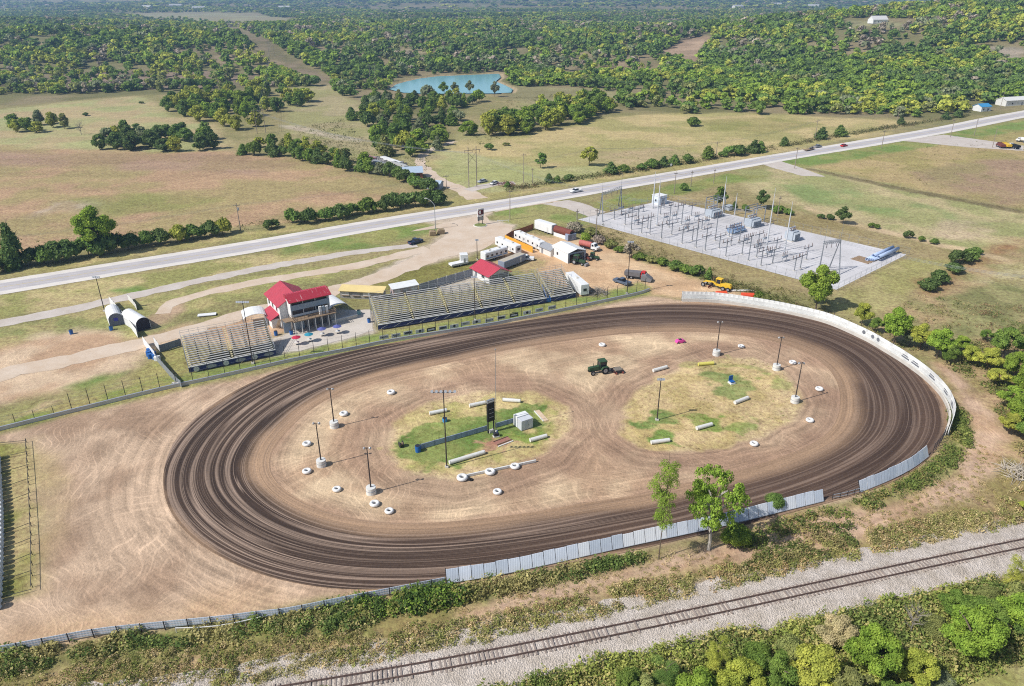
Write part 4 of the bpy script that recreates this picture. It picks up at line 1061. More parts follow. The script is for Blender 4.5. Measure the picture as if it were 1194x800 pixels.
    for x, y, H, r, c, k in ((681, 282, 3.6, 2.2, 'bright green', 'bush'), (672, 270, 4, 3.6, 'grey', 'bush'), (689, 275, 3.4, 2.6, 'olive', 'bush'), (700, 284, 3.4, 2.6, 'grey', 'bush'), (712, 289, 3, 2.4, 'olive', 'bush'), (736, 301, HT(736, 301, 281), 3, 'grey', 'round'), (722, 294, 2.4, 2, 'mid green', 'bush'), (746, 303, 2.6, 2.4, 'mid green', 'bush'), (760, 306, 2.4, 2.2, 'olive', 'bush'), (772, 309, 2.6, 2.2, 'mid green', 'bush'), (788, 315, 3.4, 2.6, 'deep green', 'bush'), (800, 318, 3, 2.6, 'mid green', 'bush'), (813, 321, 3.4, 2.6, 'deep green', 'bush'), (826, 326, 4, 1.6, 'deep green', 'cedar'), (884, 350, 3, 1.6, 'mid green', 'bush'), (893, 352, 2.6, 1.5, 'olive', 'bush')): plant('p1', k, P(x, y), H, r, c)
    label_groups()

# far woods, one mass that nobody could count
EDGE = [(-260,136),(-80,132),(0,126),(40,124),(90,119),(160,113),(230,105),(300,103),(380,101),(400,118),(440,110),(452,103),(470,91),(585,84),(600,106),(640,108),(700,108),(720,110),(724,131),(800,134),(900,136),(1000,134),(1075,139),(1125,131),(1160,120),(1200,117),(1400,100)]
CLEAR = [[(120,17),(240,14),(300,15),(345,24),(330,29),(260,28),(170,22)], [(598,24),(700,25),(720,31),(640,29)], [(772,62),(795,48),(825,40),(832,44),(815,58),(812,78),(800,76),(790,66)], [(255,30),(275,32),(330,62),(378,88),(398,100),(366,98),(330,76),(285,48)], [(985,22),(1062,22),(1066,33),(985,33)], [(1150,55),(1194,55),(1194,74),(1184,74)], [(452,104),(462,98),(474,94),(490,91),(510,88),(545,86),(585,84),(592,90),(590,96),(604,104),(604,113),(450,113)], [(640,100),(700,104),(690,112),(600,113),(604,104)], [(-100,128),(0,112),(90,110),(160,108),(180,112),(90,122),(-100,134)]]
SPARSE = [[(180,60),(280,52),(330,70),(350,88),(300,84),(220,72)], [(540,60),(620,55),(700,62),(690,74),(600,72)], [(440,55),(500,50),(530,58),(480,66)], [(700,72),(760,64),(780,84),(740,92),(690,86)], [(590,100),(720,104),(730,118),(600,116)], [(20,104),(40,88),(150,82),(260,84),(330,92),(280,103),(190,103),(90,106)], [(690,42),(700,28),(840,35),(790,48)], [(985,25),(1060,25),(1080,45),(960,40)]]
def forest():
    rs = np.random.RandomState(3)
    fronts = np.array([tuple(PT(*q)[:2]) for q in EDGE]); clear = [W(c) for c in CLEAR]; sparse = [W(c) for c in SPARSE]
    pts = []
    for (d0, d1, sp, lod) in ((430, 800, 6.4, 0), (800, 1500, 8.0, 1), (1500, 3200, 15, 2), (3200, 7000, 34, 3)):
        nx = int(2 * (d1 * .86 + 120) / sp); ny = int((d1 - d0) / sp)
        gx, gy = np.meshgrid((np.arange(nx) - nx / 2) * sp, d0 + np.arange(ny) * sp)
        gx, gy = gx.ravel(), gy.ravel(); gx = gx + rs.uniform(-.48, .48, len(gx)) * sp; gy = gy + rs.uniform(-.48, .48, len(gy)) * sp
        k = np.abs(gx) < gy * .84 + 100; gx, gy = gx[k], gy[k]
        fx = np.interp(np.arctan2(gx, gy), np.arctan2(fronts[:, 0], fronts[:, 1]), np.hypot(fronts[:, 0], fronts[:, 1]))
        k = np.hypot(gx, gy) > fx + 4; gx, gy = gx[k], gy[k]
        keep = np.ones(len(gx), bool)
        for c in clear: keep &= seg_sd(gx, gy, c) > 2
        dn = fbm(gx / 70, gy / 70, 77, 4)
        pr = np.where(dn < .43, .2, 1.0)
        for c in sparse: pr = np.where(seg_sd(gx, gy, c) < 0, .22, pr)
        fn = fbm(gx / 420, gy / 260, 88, 3)
        if lod >= 2: pr = np.where(fn < .40, .08, pr)
        keep &= rs.uniform(size=len(gx)) < pr
        pts.append((gx[keep], gy[keep], lod))
    Vs, Fs, Cs, off = [], [], [], 0
    pal = np.array([lin(*COLS[c]) for c in ('bright green', 'yellow-green', 'mid green', 'deep green', 'dark green', 'olive', 'grey-green', 'grey')])
    for gx, gy, lod in pts:
        n, card, lobes = ((190, .36, 9), (84, .5, 7), (24, .8, 4), (14, 1.0, 3))[lod]
        var = [crown_geo('grove', 900 + i, n, card, lobes, core=(6, 3, 0, 0)[lod]) for i in range(4)]
        N = len(gx); which = rs.randint(0, 4, N)
        yellow = fbm(gx / 130, gy / 130, 17, 3); yb = sstep(.35, .65, yellow)
        pw = np.stack([1 + 2 * yb, .3 + 3 * yb ** 2, np.full(N, 2.), 2 - yb, 1.8 * (1 - yb), np.full(N, 1.), np.full(N, 1.0), np.full(N, .35)], 1)
        pw = pw / pw.sum(1, keepdims=True); ci = (np.clip(fbm(gx / 34, gy / 34, 23, 3) * 1.7 - .35 + rs.uniform(-.28, .28, N), 0, 1)[:, None] > np.cumsum(pw, 1)).sum(1).clip(0, 7)
        col = pal[ci] * 1.45 * rs.uniform(.85, 1.15, (N, 1))
        if lod >= 2: col = col * .9
        base = (5.0, 6.0, 9.2, 19)[lod]; rad = base * rs.uniform(.62, 1.3, N); H = rad * rs.uniform(1.2, 1.8, N) if lod < 2 else np.array([9.5, 10][lod - 2]) * rs.uniform(.7, 1.2, N)
        z = hz(gx, gy); rot = rs.uniform(0, 6.28, N)
        for w in range(4):
            k = which == w; V, Fc = var[w]; m = k.sum()
            if not m: continue
            c, s = np.cos(rot[k])[:, None], np.sin(rot[k])[:, None]; r = rad[k][:, None]
            X = (V[None, :, 0] * c - V[None, :, 1] * s) * r + gx[k][:, None]; Y = (V[None, :, 0] * s + V[None, :, 1] * c) * r + gy[k][:, None]
            Zz = V[None, :, 2] * H[k][:, None] + z[k][:, None] - .3
            Vs.append(np.stack([X, Y, Zz], -1).reshape(-1, 3)); nv = len(V)
            Fs.append((Fc[None] + (np.arange(m) * nv)[:, None, None] + off).reshape(-1, 3)); off += m * nv
            Cs.append(np.repeat(col[k], nv, 0))
    V, Fq, Cc = np.concatenate(Vs), np.concatenate(Fs), np.concatenate(Cs)
    print('forest tris', len(Fq))
    o = fast_mesh('forest', V, Fq, M_leaf('far_foliage', False), {'Col': Cc})
    tag(o, 'dense mixed woods of green and yellowing trees over the far hills', 'forest', kind='stuff')

def undergrowth():
    rs = np.random.RandomState(11)
    U = [ ([(-20,764),(160,741),(300,721),(430,697),(520,687),(740,647),(850,640),(960,615),(1100,560),(1130,510),(1180,540),(1194,572),(1110,602),(1000,624),(800,670),(560,726),(450,748),(300,786),(250,802),(-20,850)], .30, (.18, .5), (.12, .5), [(190,172,124),(168,158,100),(204,184,140),(150,146,86),(178,156,112)]),
        ([(452,520),(458,492),(500,468),(560,456),(622,456),(662,474),(664,500),(636,528),(580,550),(530,560),(480,552),(458,536)], .06, (.1, .26), (.06, .2), [(170,160,100),(132,144,76),(190,172,120)]),
        ([(722,505),(728,478),(748,450),(790,432),(835,416),(880,416),(915,434),(938,462),(926,490),(885,510),(835,524),(785,528),(745,522)], .1, (.1, .3), (.06, .24), [(176,160,104),(128,142,74),(150,128,92),(120,100,76)]),
        # outline, clumps per m2, radius, height, colours, fade
        ([(-20,764),(0,763),(160,741),(300,721),(430,697),(520,687),(620,671),(740,647),(760,652),(620,688),(500,712),(400,736),(300,746),(200,752),(100,768),(0,788),(-20,790)], .55, (.5, 1.3), (.6, 1.9), [(110,130,70),(136,148,80),(98,116,64),(172,162,108),(156,148,96)]),
        ([(420,700),(520,688),(560,686),(540,705),(450,722),(400,728)], .7, (.7, 1.5), (1.2, 2.6), [(92,116,56),(122,146,62),(80,102,54),(138,138,76)]),
        ([(250,800),(300,786),(450,746),(560,722),(680,693),(800,668),(900,645),(1000,622),(1110,600),(1194,572),(1260,560),(1260,596),(1194,610),(1100,630),(1000,652),(850,686),(700,722),(560,750),(420,778),(280,806)], .75, (.35, .9), (.35, 1.2), [(186,172,118),(158,156,94),(198,178,132),(140,144,82),(184,156,114),(168,164,100)]),
        ([(-20,800),(0,788),(130,765),(300,750),(420,738),(540,716),(545,726),(440,748),(300,782),(240,800),(-20,860)], .35, (.35, .9), (.3, 1.0), [(168,156,104),(136,138,78),(186,166,124),(120,130,70),(158,146,96)]),
        ([(1108,466),(1124,480),(1134,515),(1112,550),(1060,578),(1000,600),(940,622),(880,640),(850,645),(880,618),(960,596),(1050,566),(1098,532),(1112,500)], .55, (.4, 1.2), (.4, 1.5), [(120,134,70),(138,144,78),(98,114,60),(162,150,94)]),
        ([(880,640),(960,622),(1000,605),(1010,625),(960,650),(900,662),(860,668)], .4, (.5, 1.2), (.4, 1.6), [(120,124,74),(102,114,62),(150,140,94)]),
        ([(960,372),(1000,382),(1060,408),(1110,428),(1150,455),(1194,520),(1260,560),(1260,380),(1194,360),(1120,350),(1085,335),(1010,380)], .05, (.5, 1.4), (.3, 1.3), [(132,132,78),(156,142,98),(112,122,70),(172,150,108),(144,118,90)]),
        ([(1100,430),(1150,455),(1180,500),(1194,540),(1260,600),(1260,500),(1194,400),(1130,400)], .16, (.6, 1.5), (.5, 1.8), [(116,128,68),(136,138,76),(100,114,62),(158,148,98)]),
        ([(690,268),(740,292),(790,312),(830,328),(900,354),(960,368),(975,350),(880,330),(800,300),(740,280),(700,262)], .05, (.6, 1.2), (.4, 1.2), [(112,112,62),(130,118,80),(92,98,56)]),
        ([(690,274),(742,298),(800,318),(850,336),(900,352),(960,372),(1000,384),(990,376),(900,344),(820,318),(760,298),(700,272)], .22, (.6, 1.3), (.6, 1.8), [(96,104,56),(120,108,74),(82,92,50),(126,104,84)]),
        ([(640,216),(720,205),(800,192),(890,177),(1000,157),(1060,147),(1130,136),(1130,134),(1060,144),(1000,153),(890,173),(800,188),(720,200),(640,211)], .16, (.9, 2.0), (.8, 2.2), [(84,90,56),(104,98,70),(70,80,48),(120,104,84)]),
        ([(590,224),(640,216),(640,212),(590,219)], .2, (.8, 1.6), (.8, 2), [(84,90,56),(110,90,70)]),
        ([(500,835),(600,800),(700,775),(800,752),(960,720),(1110,690),(1194,668),(1260,650),(1260,760),(1120,790),(1080,860),(480,870)], .8, (.5, 1.4), (.6, 2.4), [(164,168,90),(140,152,78),(180,170,108),(120,134,72)]),
        ([(345,150),(400,140),(440,180),(500,185),(500,200),(420,196),(360,170)], .02, (1, 2.4), (.8, 2.4), [(104,108,66),(120,112,80),(84,92,56)]),
        ([(600,112),(700,112),(720,120),(700,135),(610,150),(540,180),(545,160)], .008, (1, 2.4), (.8, 2), [(104,108,66),(120,112,80)]),
        ([(-60,290),(0,285),(300,258),(500,236),(500,242),(300,266),(0,300),(-60,306)], .03, (.6, 1.4), (.4, 1.2), [(104,108,60),(84,92,50)]),
        ([(700,176),(1060,142),(1075,141),(1000,160),(860,182),(720,200)], .004, (.6, 1.3), (.4, 1.0), [(104,112,56),(88,98,50)]),
        ([(940,195),(1050,218),(1194,246),(1194,250),(1050,222),(940,198)], .05, (.4, .9), (.3, .9), [(122,112,72),(140,126,86)]),
        ([(950,195),(1194,150),(1194,245),(1050,215)], .004, (.5, 1.3), (.3, .9), [(112,108,62),(120,104,72)]),
    ]
    Vs, Fs, Cs, off = [], [], [], 0
    for px, dens, rr, hh, cols in U:
        poly = W(px); a = np.array(poly); area = abs(np.sum(a[:, 0] * np.roll(a[:, 1], -1) - np.roll(a[:, 0], -1) * a[:, 1]) / 2)
        bb = (a.max(0) - a.min(0)); n = int(dens * 5.6 * bb[0] * bb[1]); n = min(n, 400000)
        x = rs.uniform(a[:, 0].min(), a[:, 0].max(), n); y = rs.uniform(a[:, 1].min(), a[:, 1].max(), n)
        sd = seg_sd(x, y, poly); k = (sd < 2.0 * (fbm(x / 4, y / 4, 19, 3) - .5)) & (fbm(x / 3.4, y / 3.4, 29, 3) > (.32 if dens > .25 else .36))
        x, y = x[k], y[k]; n = len(x)
        dist = np.hypot(x.mean(), y.mean()) if n else 1
        m = int(np.clip(3600 / dist, 8, 36))
        pc = np.array([lin(*c) for c in cols])
        ch = np.clip((fbm(x / 5, y / 5, 39, 3) * 1.6 - .3 + rs.uniform(-.3, .3, n)) * len(cols), 0, len(cols) - .01).astype(int)
        r = rs.uniform(*rr, n); h = rs.uniform(*hh, n) * (.6 + .8 * fbm(x / 6, y / 6, 49, 2))
        d = rdir(rs, n * m); d[:, 2] = np.abs(d[:, 2]); q = rs.uniform(.35, 1, (n * m, 1)) ** .5
        c = d * q * np.stack([np.repeat(r, m), np.repeat(r, m), np.repeat(h, m)], 1)
        c[:, 0] += np.repeat(x, m); c[:, 1] += np.repeat(y, m); c[:, 2] += np.repeat(hz(x, y), m)
        nr = d * .7 + rdir(rs, n * m) * .7 + np.array([0, 0, .3]); nr /= np.linalg.norm(nr, axis=1)[:, None]
        V, Fc = cards(rs, c, nr, np.repeat(r, m) * rs.uniform(.16, .42, n * m))
        V[:, 2] = np.maximum(V[:, 2], .02)
        Vs.append(V); Fs.append(Fc + off); off += len(V)
        Cs.append(np.repeat(np.repeat(pc[ch] * rs.uniform(.8, 1.2, (n, 1)), m, 0), 4, 0))
    V, Fq, Cc = np.concatenate(Vs), np.concatenate(Fs), np.concatenate(Cs)
    print('undergrowth tris', len(Fq))
    o = fast_mesh('undergrowth', V, Fq, M_leaf('weeds', False), {'Col': Cc})
    tag(o, 'weeds and scrub along the banks, fences and field edges', 'undergrowth', kind='stuff')
# ------------------------------------------------------------------ the speedway's own buildings and fittings
def mats():
    g = {}
    g['white'] = M('white_paint', (232, 232, 230), .55, .12, .8)
    g['offwhite'] = M('chalky_white', (222, 220, 214), .75, .16, 1.2)
    g['alu'] = M('dull_aluminium', (198, 196, 190), .45, .15, .8, .15)
    g['dark'] = M('dark_steel', (52, 52, 56), .6, .2, 1)
    g['black'] = M('black_rubber', (34, 33, 33), .85, .25, 2)
    g['grey'] = M('grey_steel', (150, 154, 160), .5, .15, 1, .3)
    g['galv'] = M('galvanised_steel', (176, 180, 184), .45, .15, 1.2, .35)
    g['red'] = M_corr('red_roof_metal', (196, 66, 82), 0, .6, .5, .2, 0); g['redy'] = M_corr('red_seam_metal', (190, 62, 78), 1, .6, .5, .2, 0)
    g['navy'] = M('navy_board', (50, 58, 112), .7, .2, 1)
    g['yellow'] = M('yellow_paint', (232, 190, 52), .5, .12, 1)
    g['tan'] = M('tan_roof', (228, 204, 140), .6, .12, .6)
    g['orange'] = M('orange_paint', (236, 172, 62), .6, .12, .5)
    g['blue'] = M('blue_plastic', (40, 100, 170), .45, .12, 1)
    g['wood'] = M('weathered_timber', (146, 124, 100), .9, .25, 1.2)
    g['conc'] = M('cast_concrete', (206, 200, 190), .85, .18, .7)
    g['glass'] = M_glass()
    g['greyblue'] = M('grey_blue_siding', (160, 172, 182), .6, .12, .8)
    g['green'] = M('green_machine_paint', (58, 84, 56), .55, .2, 1.5)
    g['rust'] = M('rust_brown', (122, 66, 54), .8, .3, 1)
    g['redp'] = M('red_vehicle_paint', (206, 44, 42), .35, .1, 1)
    g['cream'] = M('cream_siding', (224, 216, 198), .7, .12, 1)
    g['bluep'] = M('dark_blue_vehicle_paint', (52, 66, 92), .3, .1, 1)
    g['tyrew'] = M('whitewashed_rubber', (232, 230, 226), .8, .2, 2.5)
    return g

def outline_pts(px, step=.5, z=0):
    w = [P(*q) for q in px]; out = []
    for i in range(len(w) - 1):
        p0, p1, p2, p3 = w[max(i - 1, 0)], w[i], w[i + 1], w[min(i + 2, len(w) - 1)]
        n = max(1, int((p2 - p1).length / step))
        for k in range(n):
            t = k / n
            out.append(.5 * ((2 * p1) + (p2 - p0) * t + (2 * p0 - 5 * p1 + 4 * p2 - p3) * t * t + (3 * p1 - p0 - 3 * p2 + p3) * t ** 3))
    out.append(w[-1]); return out

def wall_along(pts, z0, z1, th, off=0.0):
    mb = MB(); n = len(pts); L = []
    for i, p in enumerate(pts):
        d = (pts[min(i + 1, n - 1)] - pts[max(i - 1, 0)]); d.z = 0; d.normalize(); nn = Vector((-d.y, d.x, 0))
        a, b = p + nn * (off - th / 2), p + nn * (off + th / 2)
        L.append([(a.x, a.y, z0), (b.x, b.y, z0), (b.x, b.y, z1), (a.x, a.y, z1)])
    for r in L: mb.v.extend(r)
    for i in range(n - 1):
        a, b = 4 * i, 4 * i + 4
        mb.f += [(a + k, a + (k + 1) % 4, b + (k + 1) % 4, b + k) for k in range(4)]
    mb.f += [(0, 1, 2, 3), (4 * n - 1, 4 * n - 2, 4 * n - 3, 4 * n - 4)]
    return mb

def spaced(pts, gap):
    out = []; s = 0; nxt = 0
    for a, b in zip(pts, pts[1:]):
        L = (b - a).length
        while nxt <= s + L:
            t = (nxt - s) / L if L else 0
            out.append((a.lerp(b, t), math.atan2(b.y - a.y, b.x - a.x))); nxt += gap
        s += L
    return out

def rot_add(mb, src, p, a):
    c, s = math.cos(a), math.sin(a)
    mb.add([(p.x + x * c - y * s, p.y + x * s + y * c, p.z + z) for x, y, z in src.v], src.f)

def trackside(g):
    # ---- front straight: low pale wall with a catch fence on top
    wl = outline_pts([(-40, 512), (0, 502), (50, 489.5), (100, 477), (150, 464.5), (200, 452.5), (240, 444), (300, 430.5), (350, 419.5), (408, 408.5), (446, 400.5), (495, 392), (570, 380), (600, 374), (640, 366), (680, 357.5), (715, 350), (746, 343), (757, 339)], 1.0)
    t = thing('concrete_wall', 'low pale concrete wall between the dirt and the front grass belt', 'wall')
    wall_along(wl, 0, .75, .3).build('wall_body', g['conc'], t)
    wall_along(wl, .75, .81, .36).build('wall_cap', g['galv'], t)
    t = thing('catch_fence', 'tall catch fence of dark posts and cables along the grandstand straight', 'fence')
    fp = outline_pts([(84, 478), (143, 464), (197, 451.5), (215, 448), (240, 443), (300, 429), (350, 418), (408, 407), (446, 399), (495, 390.5), (570, 378.5), (600, 372.5), (640, 364.5), (680, 356), (715, 348.5), (746, 341.5), (757, 337)], 1.0)
    for p, a in spaced(fp, 3.35):
        mb = MB(); mb.cyl((p.x, p.y, 0), (p.x, p.y, 3.75), .075, .06, 6); mb.cyl((p.x, p.y, 3.75), (p.x + .5 * math.sin(a), p.y - .5 * math.cos(a), 4.25), .05, .04, 5)
        mb.build('post', g['dark'], t)
    for h in (1.1, 1.9, 2.7, 3.6):
        MB().tube([(q.x, q.y, h) for q in fp[::3] + [fp[-1]]], .016, 4).build('cable', g['grey'], t)
    t = thing('wire_fence', 'short low wire fence on dark posts at the far left of the dirt', 'fence')
    sp = outline_pts([(-30, 505), (22, 491), (42, 487.5), (63, 482.5), (80, 478.5)], 1)
    for p, a in spaced(sp, 3.4): MB().cyl((p.x, p.y, 0), (p.x, p.y, 1.9), .06, .05, 6).build('post', g['dark'], t)
    for h in (.9, 1.8): MB().tube([(q.x, q.y, h) for q in sp], .02, 4).build('cable', g['grey'], t)
    # small advertising boards hung low on the catch fence in front of the long grandstand
    ads = [(449, 398, 0), (463, 396, 1), (477, 393, 2), (491, 391, 3), (504, 389, 4), (518, 387, 2), (531, 385, 3), (544, 382, 1), (557, 380, 3), (572, 378, 0), (586, 375, 2), (601, 372, 4), (616, 369, 3), (630, 366, 1), (645, 363, 0)]
    for x, y, k in ads:
        p = P(x, y); q = P(x + 4, y - .75); a = math.atan2(q.y - p.y, q.x - p.x)
        nx, ny = -math.sin(a), math.cos(a)
        o = thing('advert_board', None, 'sign', (p.x + nx * .7, p.y + ny * .7, 0), a, 'advert boards along the front fence')
        w = 1.15
        MB().box(-w, -.03, .35, w, .03, 1.35).build('panel', g['offwhite'] if k != 4 else g['dark'], o)
        dm = g['dark'] if k != 4 else g['offwhite']
        mb = MB()
        if k == 0:
            for i in range(5): mb.box(-.9 + i * .38, -.045, .7, -.66 + i * .38, -.031, 1.0)
        elif k == 1: mb.box(-.8, -.045, .85, .8, -.031, 1.0); mb.box(-.5, -.045, .6, .5, -.031, .7)
        elif k == 2: mb.prism([(-.9, .6), (.75, .6), (.95, .85), (.75, 1.1), (-.9, 1.1)], -.045, -.031)
        elif k == 3: mb.cyl((0, -.045, .85), (0, -.031, .85), .36, .36, 16)
        else: mb.box(-.85, -.045, .65, .85, -.031, 1.05)
        mb.build('emblem', dm, o)
        GROUPS_AD.append((o, x))
    GROUPS_AD.sort(key=lambda e: e[1])
    for i, (o, x) in enumerate(GROUPS_AD): o['label'] = f'low white advert board, {ordw(i)} from the left before the long grandstand'
    # ---- white wall of the east turn with its concrete ledge
    base = [(795, 351.5), (830, 352.5), (860, 356), (900, 362.5), (940, 371), (969, 379.5), (1007, 396.5), (1032, 411), (1055, 425.5), (1080, 444.5), (1098, 464), (1106, 481), (1106, 494), (1101, 508)]
    pts = outline_pts(base, .8)
    t = thing('white_turn_wall', 'curved white board wall round the far right turn of the oval', 'wall')
    n = len(pts); k = n // 14
    wall_along(pts, .55, 2.75, .08, .5).build('boarding', M_corr('white_sheeting', (244, 244, 240), 0, 1.2, .6, .10, 0), t)
    wall_along(pts, 0, .85, .35, 0).build('concrete_ledge', g['conc'], t)
    wall_along(pts, .85, 2.0, .05, .44).build('grey_band', M('grimy_white', (226, 226, 222), .8, .3, .3), t)
    for i in range(15):
        p = pts[min(i * k, n - 1)]; q = pts[min(i * k + 1, n - 1)] if i * k + 1 < n else p
        d = (q - p) if q != p else Vector((0, -1, 0)); d.normalize(); nn = Vector((-d.y, d.x, 0)) * .62; o = p + nn
        MB().cyl((o.x, o.y, 0), (o.x, o.y, 2.9), .07, .06, 6).build('post', g['grey'], t)
    for i in (int(n * .52), int(n * .545), int(n * .57), int(n * .66), int(n * .70), int(n * .76), int(n * .83), int(n * .88)):
        p, q = pts[i], pts[i + 1]; d = (q - p).normalized(); nn = Vector((-d.y, d.x, 0)); mb = MB()
        c = p + nn * .40
        if i < n * .6:
            mb.cyl((c.x - nn.x * .03, c.y - nn.y * .03, 1.75), (c.x, c.y, 1.75), .5, .5, 14)
        else:
            for a, b, z0, z1 in ((-1.3, 1.3, 1.2, 1.55), (-1.0, .9, 1.75, 2.0)):
                u, v = c + d * a, c + d * b
                mb.add([(u.x, u.y, z0), (v.x, v.y, z0), (v.x, v.y, z1), (u.x, u.y, z1), (u.x - nn.x * .02, u.y - nn.y * .02, z0), (v.x - nn.x * .02, v.y - nn.y * .02, z0), (v.x - nn.x * .02, v.y - nn.y * .02, z1), (u.x - nn.x * .02, u.y - nn.y * .02, z1)], [(0, 1, 2, 3), (4, 5, 6, 7), (0, 1, 5, 4), (2, 3, 7, 6), (1, 2, 6, 5), (0, 3, 7, 4)])
        mb.build('painted_emblem', M('faded_grey_print', (120, 122, 128), .8, .3, 1), t)
    # ---- dark gap and silver panels, near side
    pts = outline_pts([(1101, 508), (1096, 518), (1087, 529)], .8)
    t = thing('wire_fence', 'dark weed-grown wire fence closing the gap in the turn wall', 'fence')
    for p, a in spaced(pts, 1.6): MB().cyl((p.x, p.y, 0), (p.x, p.y, 2.2), .06, .05, 6).build('post', g['dark'], t)
    for h in (.5, 1.0, 1.5, 2.0): MB().tube([(q.x, q.y, h) for q in pts], .03, 4).build('rail', g['dark'], t)
    sil = [M_corr('silver_sheet', (226, 232, 242), 0, .35, .4, .1, 0, .1), M_corr('dull_sheet', (208, 216, 228), 0, .35, .45, .14, 0, .1), M_corr('bright_sheet', (240, 242, 246), 0, .35, .4, .08, 0, .1)]  # pale blue-white base colours imitate sky reflected in the sheet metal
    def panels(px, h, label, gap=1.85, miss=0.04):
        pts = outline_pts(px, .5); t = thing('panel_fence', label, 'fence')
        sp = spaced(pts, gap)
        for i, ((p, a), (q, _)) in enumerate(zip(sp, sp[1:])):
            d = (q - p); L = d.length; o = MB()
            hh, z0 = h + R.uniform(-.08, .08), .22 + R.uniform(-.04, .04); ly = .36 * hh     # sheets lean out over the track
            o.add([(.05, -.03, z0), (L - .05, -.03, z0), (L - .05, ly - .03, hh), (.05, ly - .03, hh), (.05, .03, z0), (L - .05, .03, z0), (L - .05, ly + .03, hh), (.05, ly + .03, hh)], [(0, 1, 2, 3), (4, 7, 6, 5), (0, 4, 5, 1), (2, 6, 7, 3), (1, 5, 6, 2), (0, 3, 7, 4)])
            mb = MB(); rot_add(mb, o, p, a); mb.build('sheet_panel', R.choice(sil), t)
            e = MB(); o = MB().add([(-.05, .02, 0), (.05, .02, 0), (.05, .14, 0), (-.05, .14, 0), (-.05, .42 * h - .06, h + .1), (.05, .42 * h - .06, h + .1), (.05, .42 * h + .06, h + .1), (-.05, .42 * h + .06, h + .1)], [(0, 1, 2, 3), (4, 5, 6, 7), (0, 1, 5, 4), (1, 2, 6, 5), (2, 3, 7, 6), (3, 0, 4, 7)]); rot_add(e, o, p, a); e.build('post', g['dark'], t)
        for z in (.28,):
            e = MB()
            for (p, a), (q, _) in zip(sp, sp[1:]):
                nn = Vector((-math.sin(a), math.cos(a), 0)) * -.09; e.cyl((p + nn + Vector((0, 0, z))), (q + nn + Vector((0, 0, z))), .05, .05, 4)
            e.build('rail', g['galv'], t)
    panels([(521, 681.5), (560, 675.5), (600, 668), (650, 657), (700, 645.5), (750, 634.5), (800, 624), (850, 613), (900, 600.5), (940, 590.5), (970, 583)], 2.15, 'long silver sheet fence on dark posts along the near straight')
    panels([(1003, 575), (1040, 559.5), (1065, 546), (1086, 530)], 2.1, 'short dented silver sheet fence where the turn meets the near straight')
    pts = outline_pts([(970, 583), (985, 580), (1003, 575)], .5)
    t = thing('rail_fence', 'low open rail fence in the gap between two silver fences', 'fence')
    for p, a in spaced(pts, 1.5): MB().cyl((p.x, p.y, 0), (p.x, p.y, 1.3), .06, .05, 6).build('post', g['dark'], t)
    for h in (.5, 1.1): MB().tube([(q.x, q.y, h) for q in pts], .05, 5).build('rail', g['galv'], t)
    # ---- guard rail, near left
    pts = outline_pts([(-40, 773), (0, 763.5), (60, 752), (120, 741.5), (200, 733), (260, 727), (299, 722), (340, 717), (400, 705), (470, 691.5), (519, 682)], .8)
    t = thing('guard_rail', 'pale ribbed guard rail with dark posts bounding the dirt at the near left', 'guard rail')
    for z in (.35, .75, 1.15): wall_along(pts, z, z + .3, .06, 0).build('rail', sil[1], t)
    for p, a in spaced(pts, 3.0): MB().cyl((p.x + .14 * math.sin(a), p.y - .14 * math.cos(a), 0), (p.x + .14 * math.sin(a), p.y - .14 * math.cos(a), 1.6), .08, .07, 6).build('post', g['dark'], t)
    pts2 = outline_pts([(206, 738), (240, 737), (270, 733), (305, 725)], .8)
    t = thing('white_pipe_rail', 'thin white pipe rail in the weeds behind the guard rail', 'rail')
    MB().tube([(q.x, q.y, .9) for q in pts2[::3]], .07, 6).build('pipe', g['offwhite'], t)
    for p, a in spaced(pts2, 3): MB().cyl((p.x, p.y, 0), (p.x, p.y, .9), .05, .05, 6).build('post', g['offwhite'], t)
    # ---- pen on the left grass with a painted tyre wall
    t = thing('pipe_fence', 'thin dark pipe fence round the grass strip at the left', 'fence')
    F_ = outline_pts([(31, 516), (34, 560), (36.5, 610), (38, 650), (38, 690)], 1)
    for p, a in spaced(F_, 2.6): MB().cyl((p.x, p.y, 0), (p.x, p.y, 1.0), .05, .05, 6).build('post', g['dark'], t)
    MB().tube([(q.x, q.y, 1.0) for q in F_], .05, 5).build('rail', g['dark'], t)
    for (x, y), (x2, y2) in (((31, 516), (-20, 521)), ((33, 529), (-20, 540)), ((34.5, 544), (-20, 560)), ((36, 560), (-20, 579)), ((36.5, 577), (-20, 598)), ((37, 612), (-20, 634)), ((37.5, 630), (-20, 652)), ((38, 648), (-20, 672)), ((38, 668), (-20, 688)), ((38, 690), (-20, 705))):
        a, b = P(x, y), P(x2, y2); MB().tube([(a.x, a.y, .5), (b.x, b.y, .5)], .045, 5).build('cross_rail', g['dark'], t)
    tw = outline_pts([(-3, 536), (-2, 560), (0, 600), (0, 640), (-2, 692), (-4, 712)], .5)
    for i, (p, a) in enumerate(spaced(tw, 1.25)):
        s = thing('tyre_stack', None, 'tyres', p, R.uniform(0, 6), 'white tyre stacks at the left edge')
        for j in range(5): MB().ring((R.uniform(-.04, .04), R.uniform(-.04, .04), .18 + j * .3), (0, 0, 1), .42, .19, 16, 8, .85).build('tyre', g['tyrew'], s, True)
        s['label'] = f'stack of whitewashed tyres at the left edge, {ordw(i)} from the far end'
GROUPS_AD = []

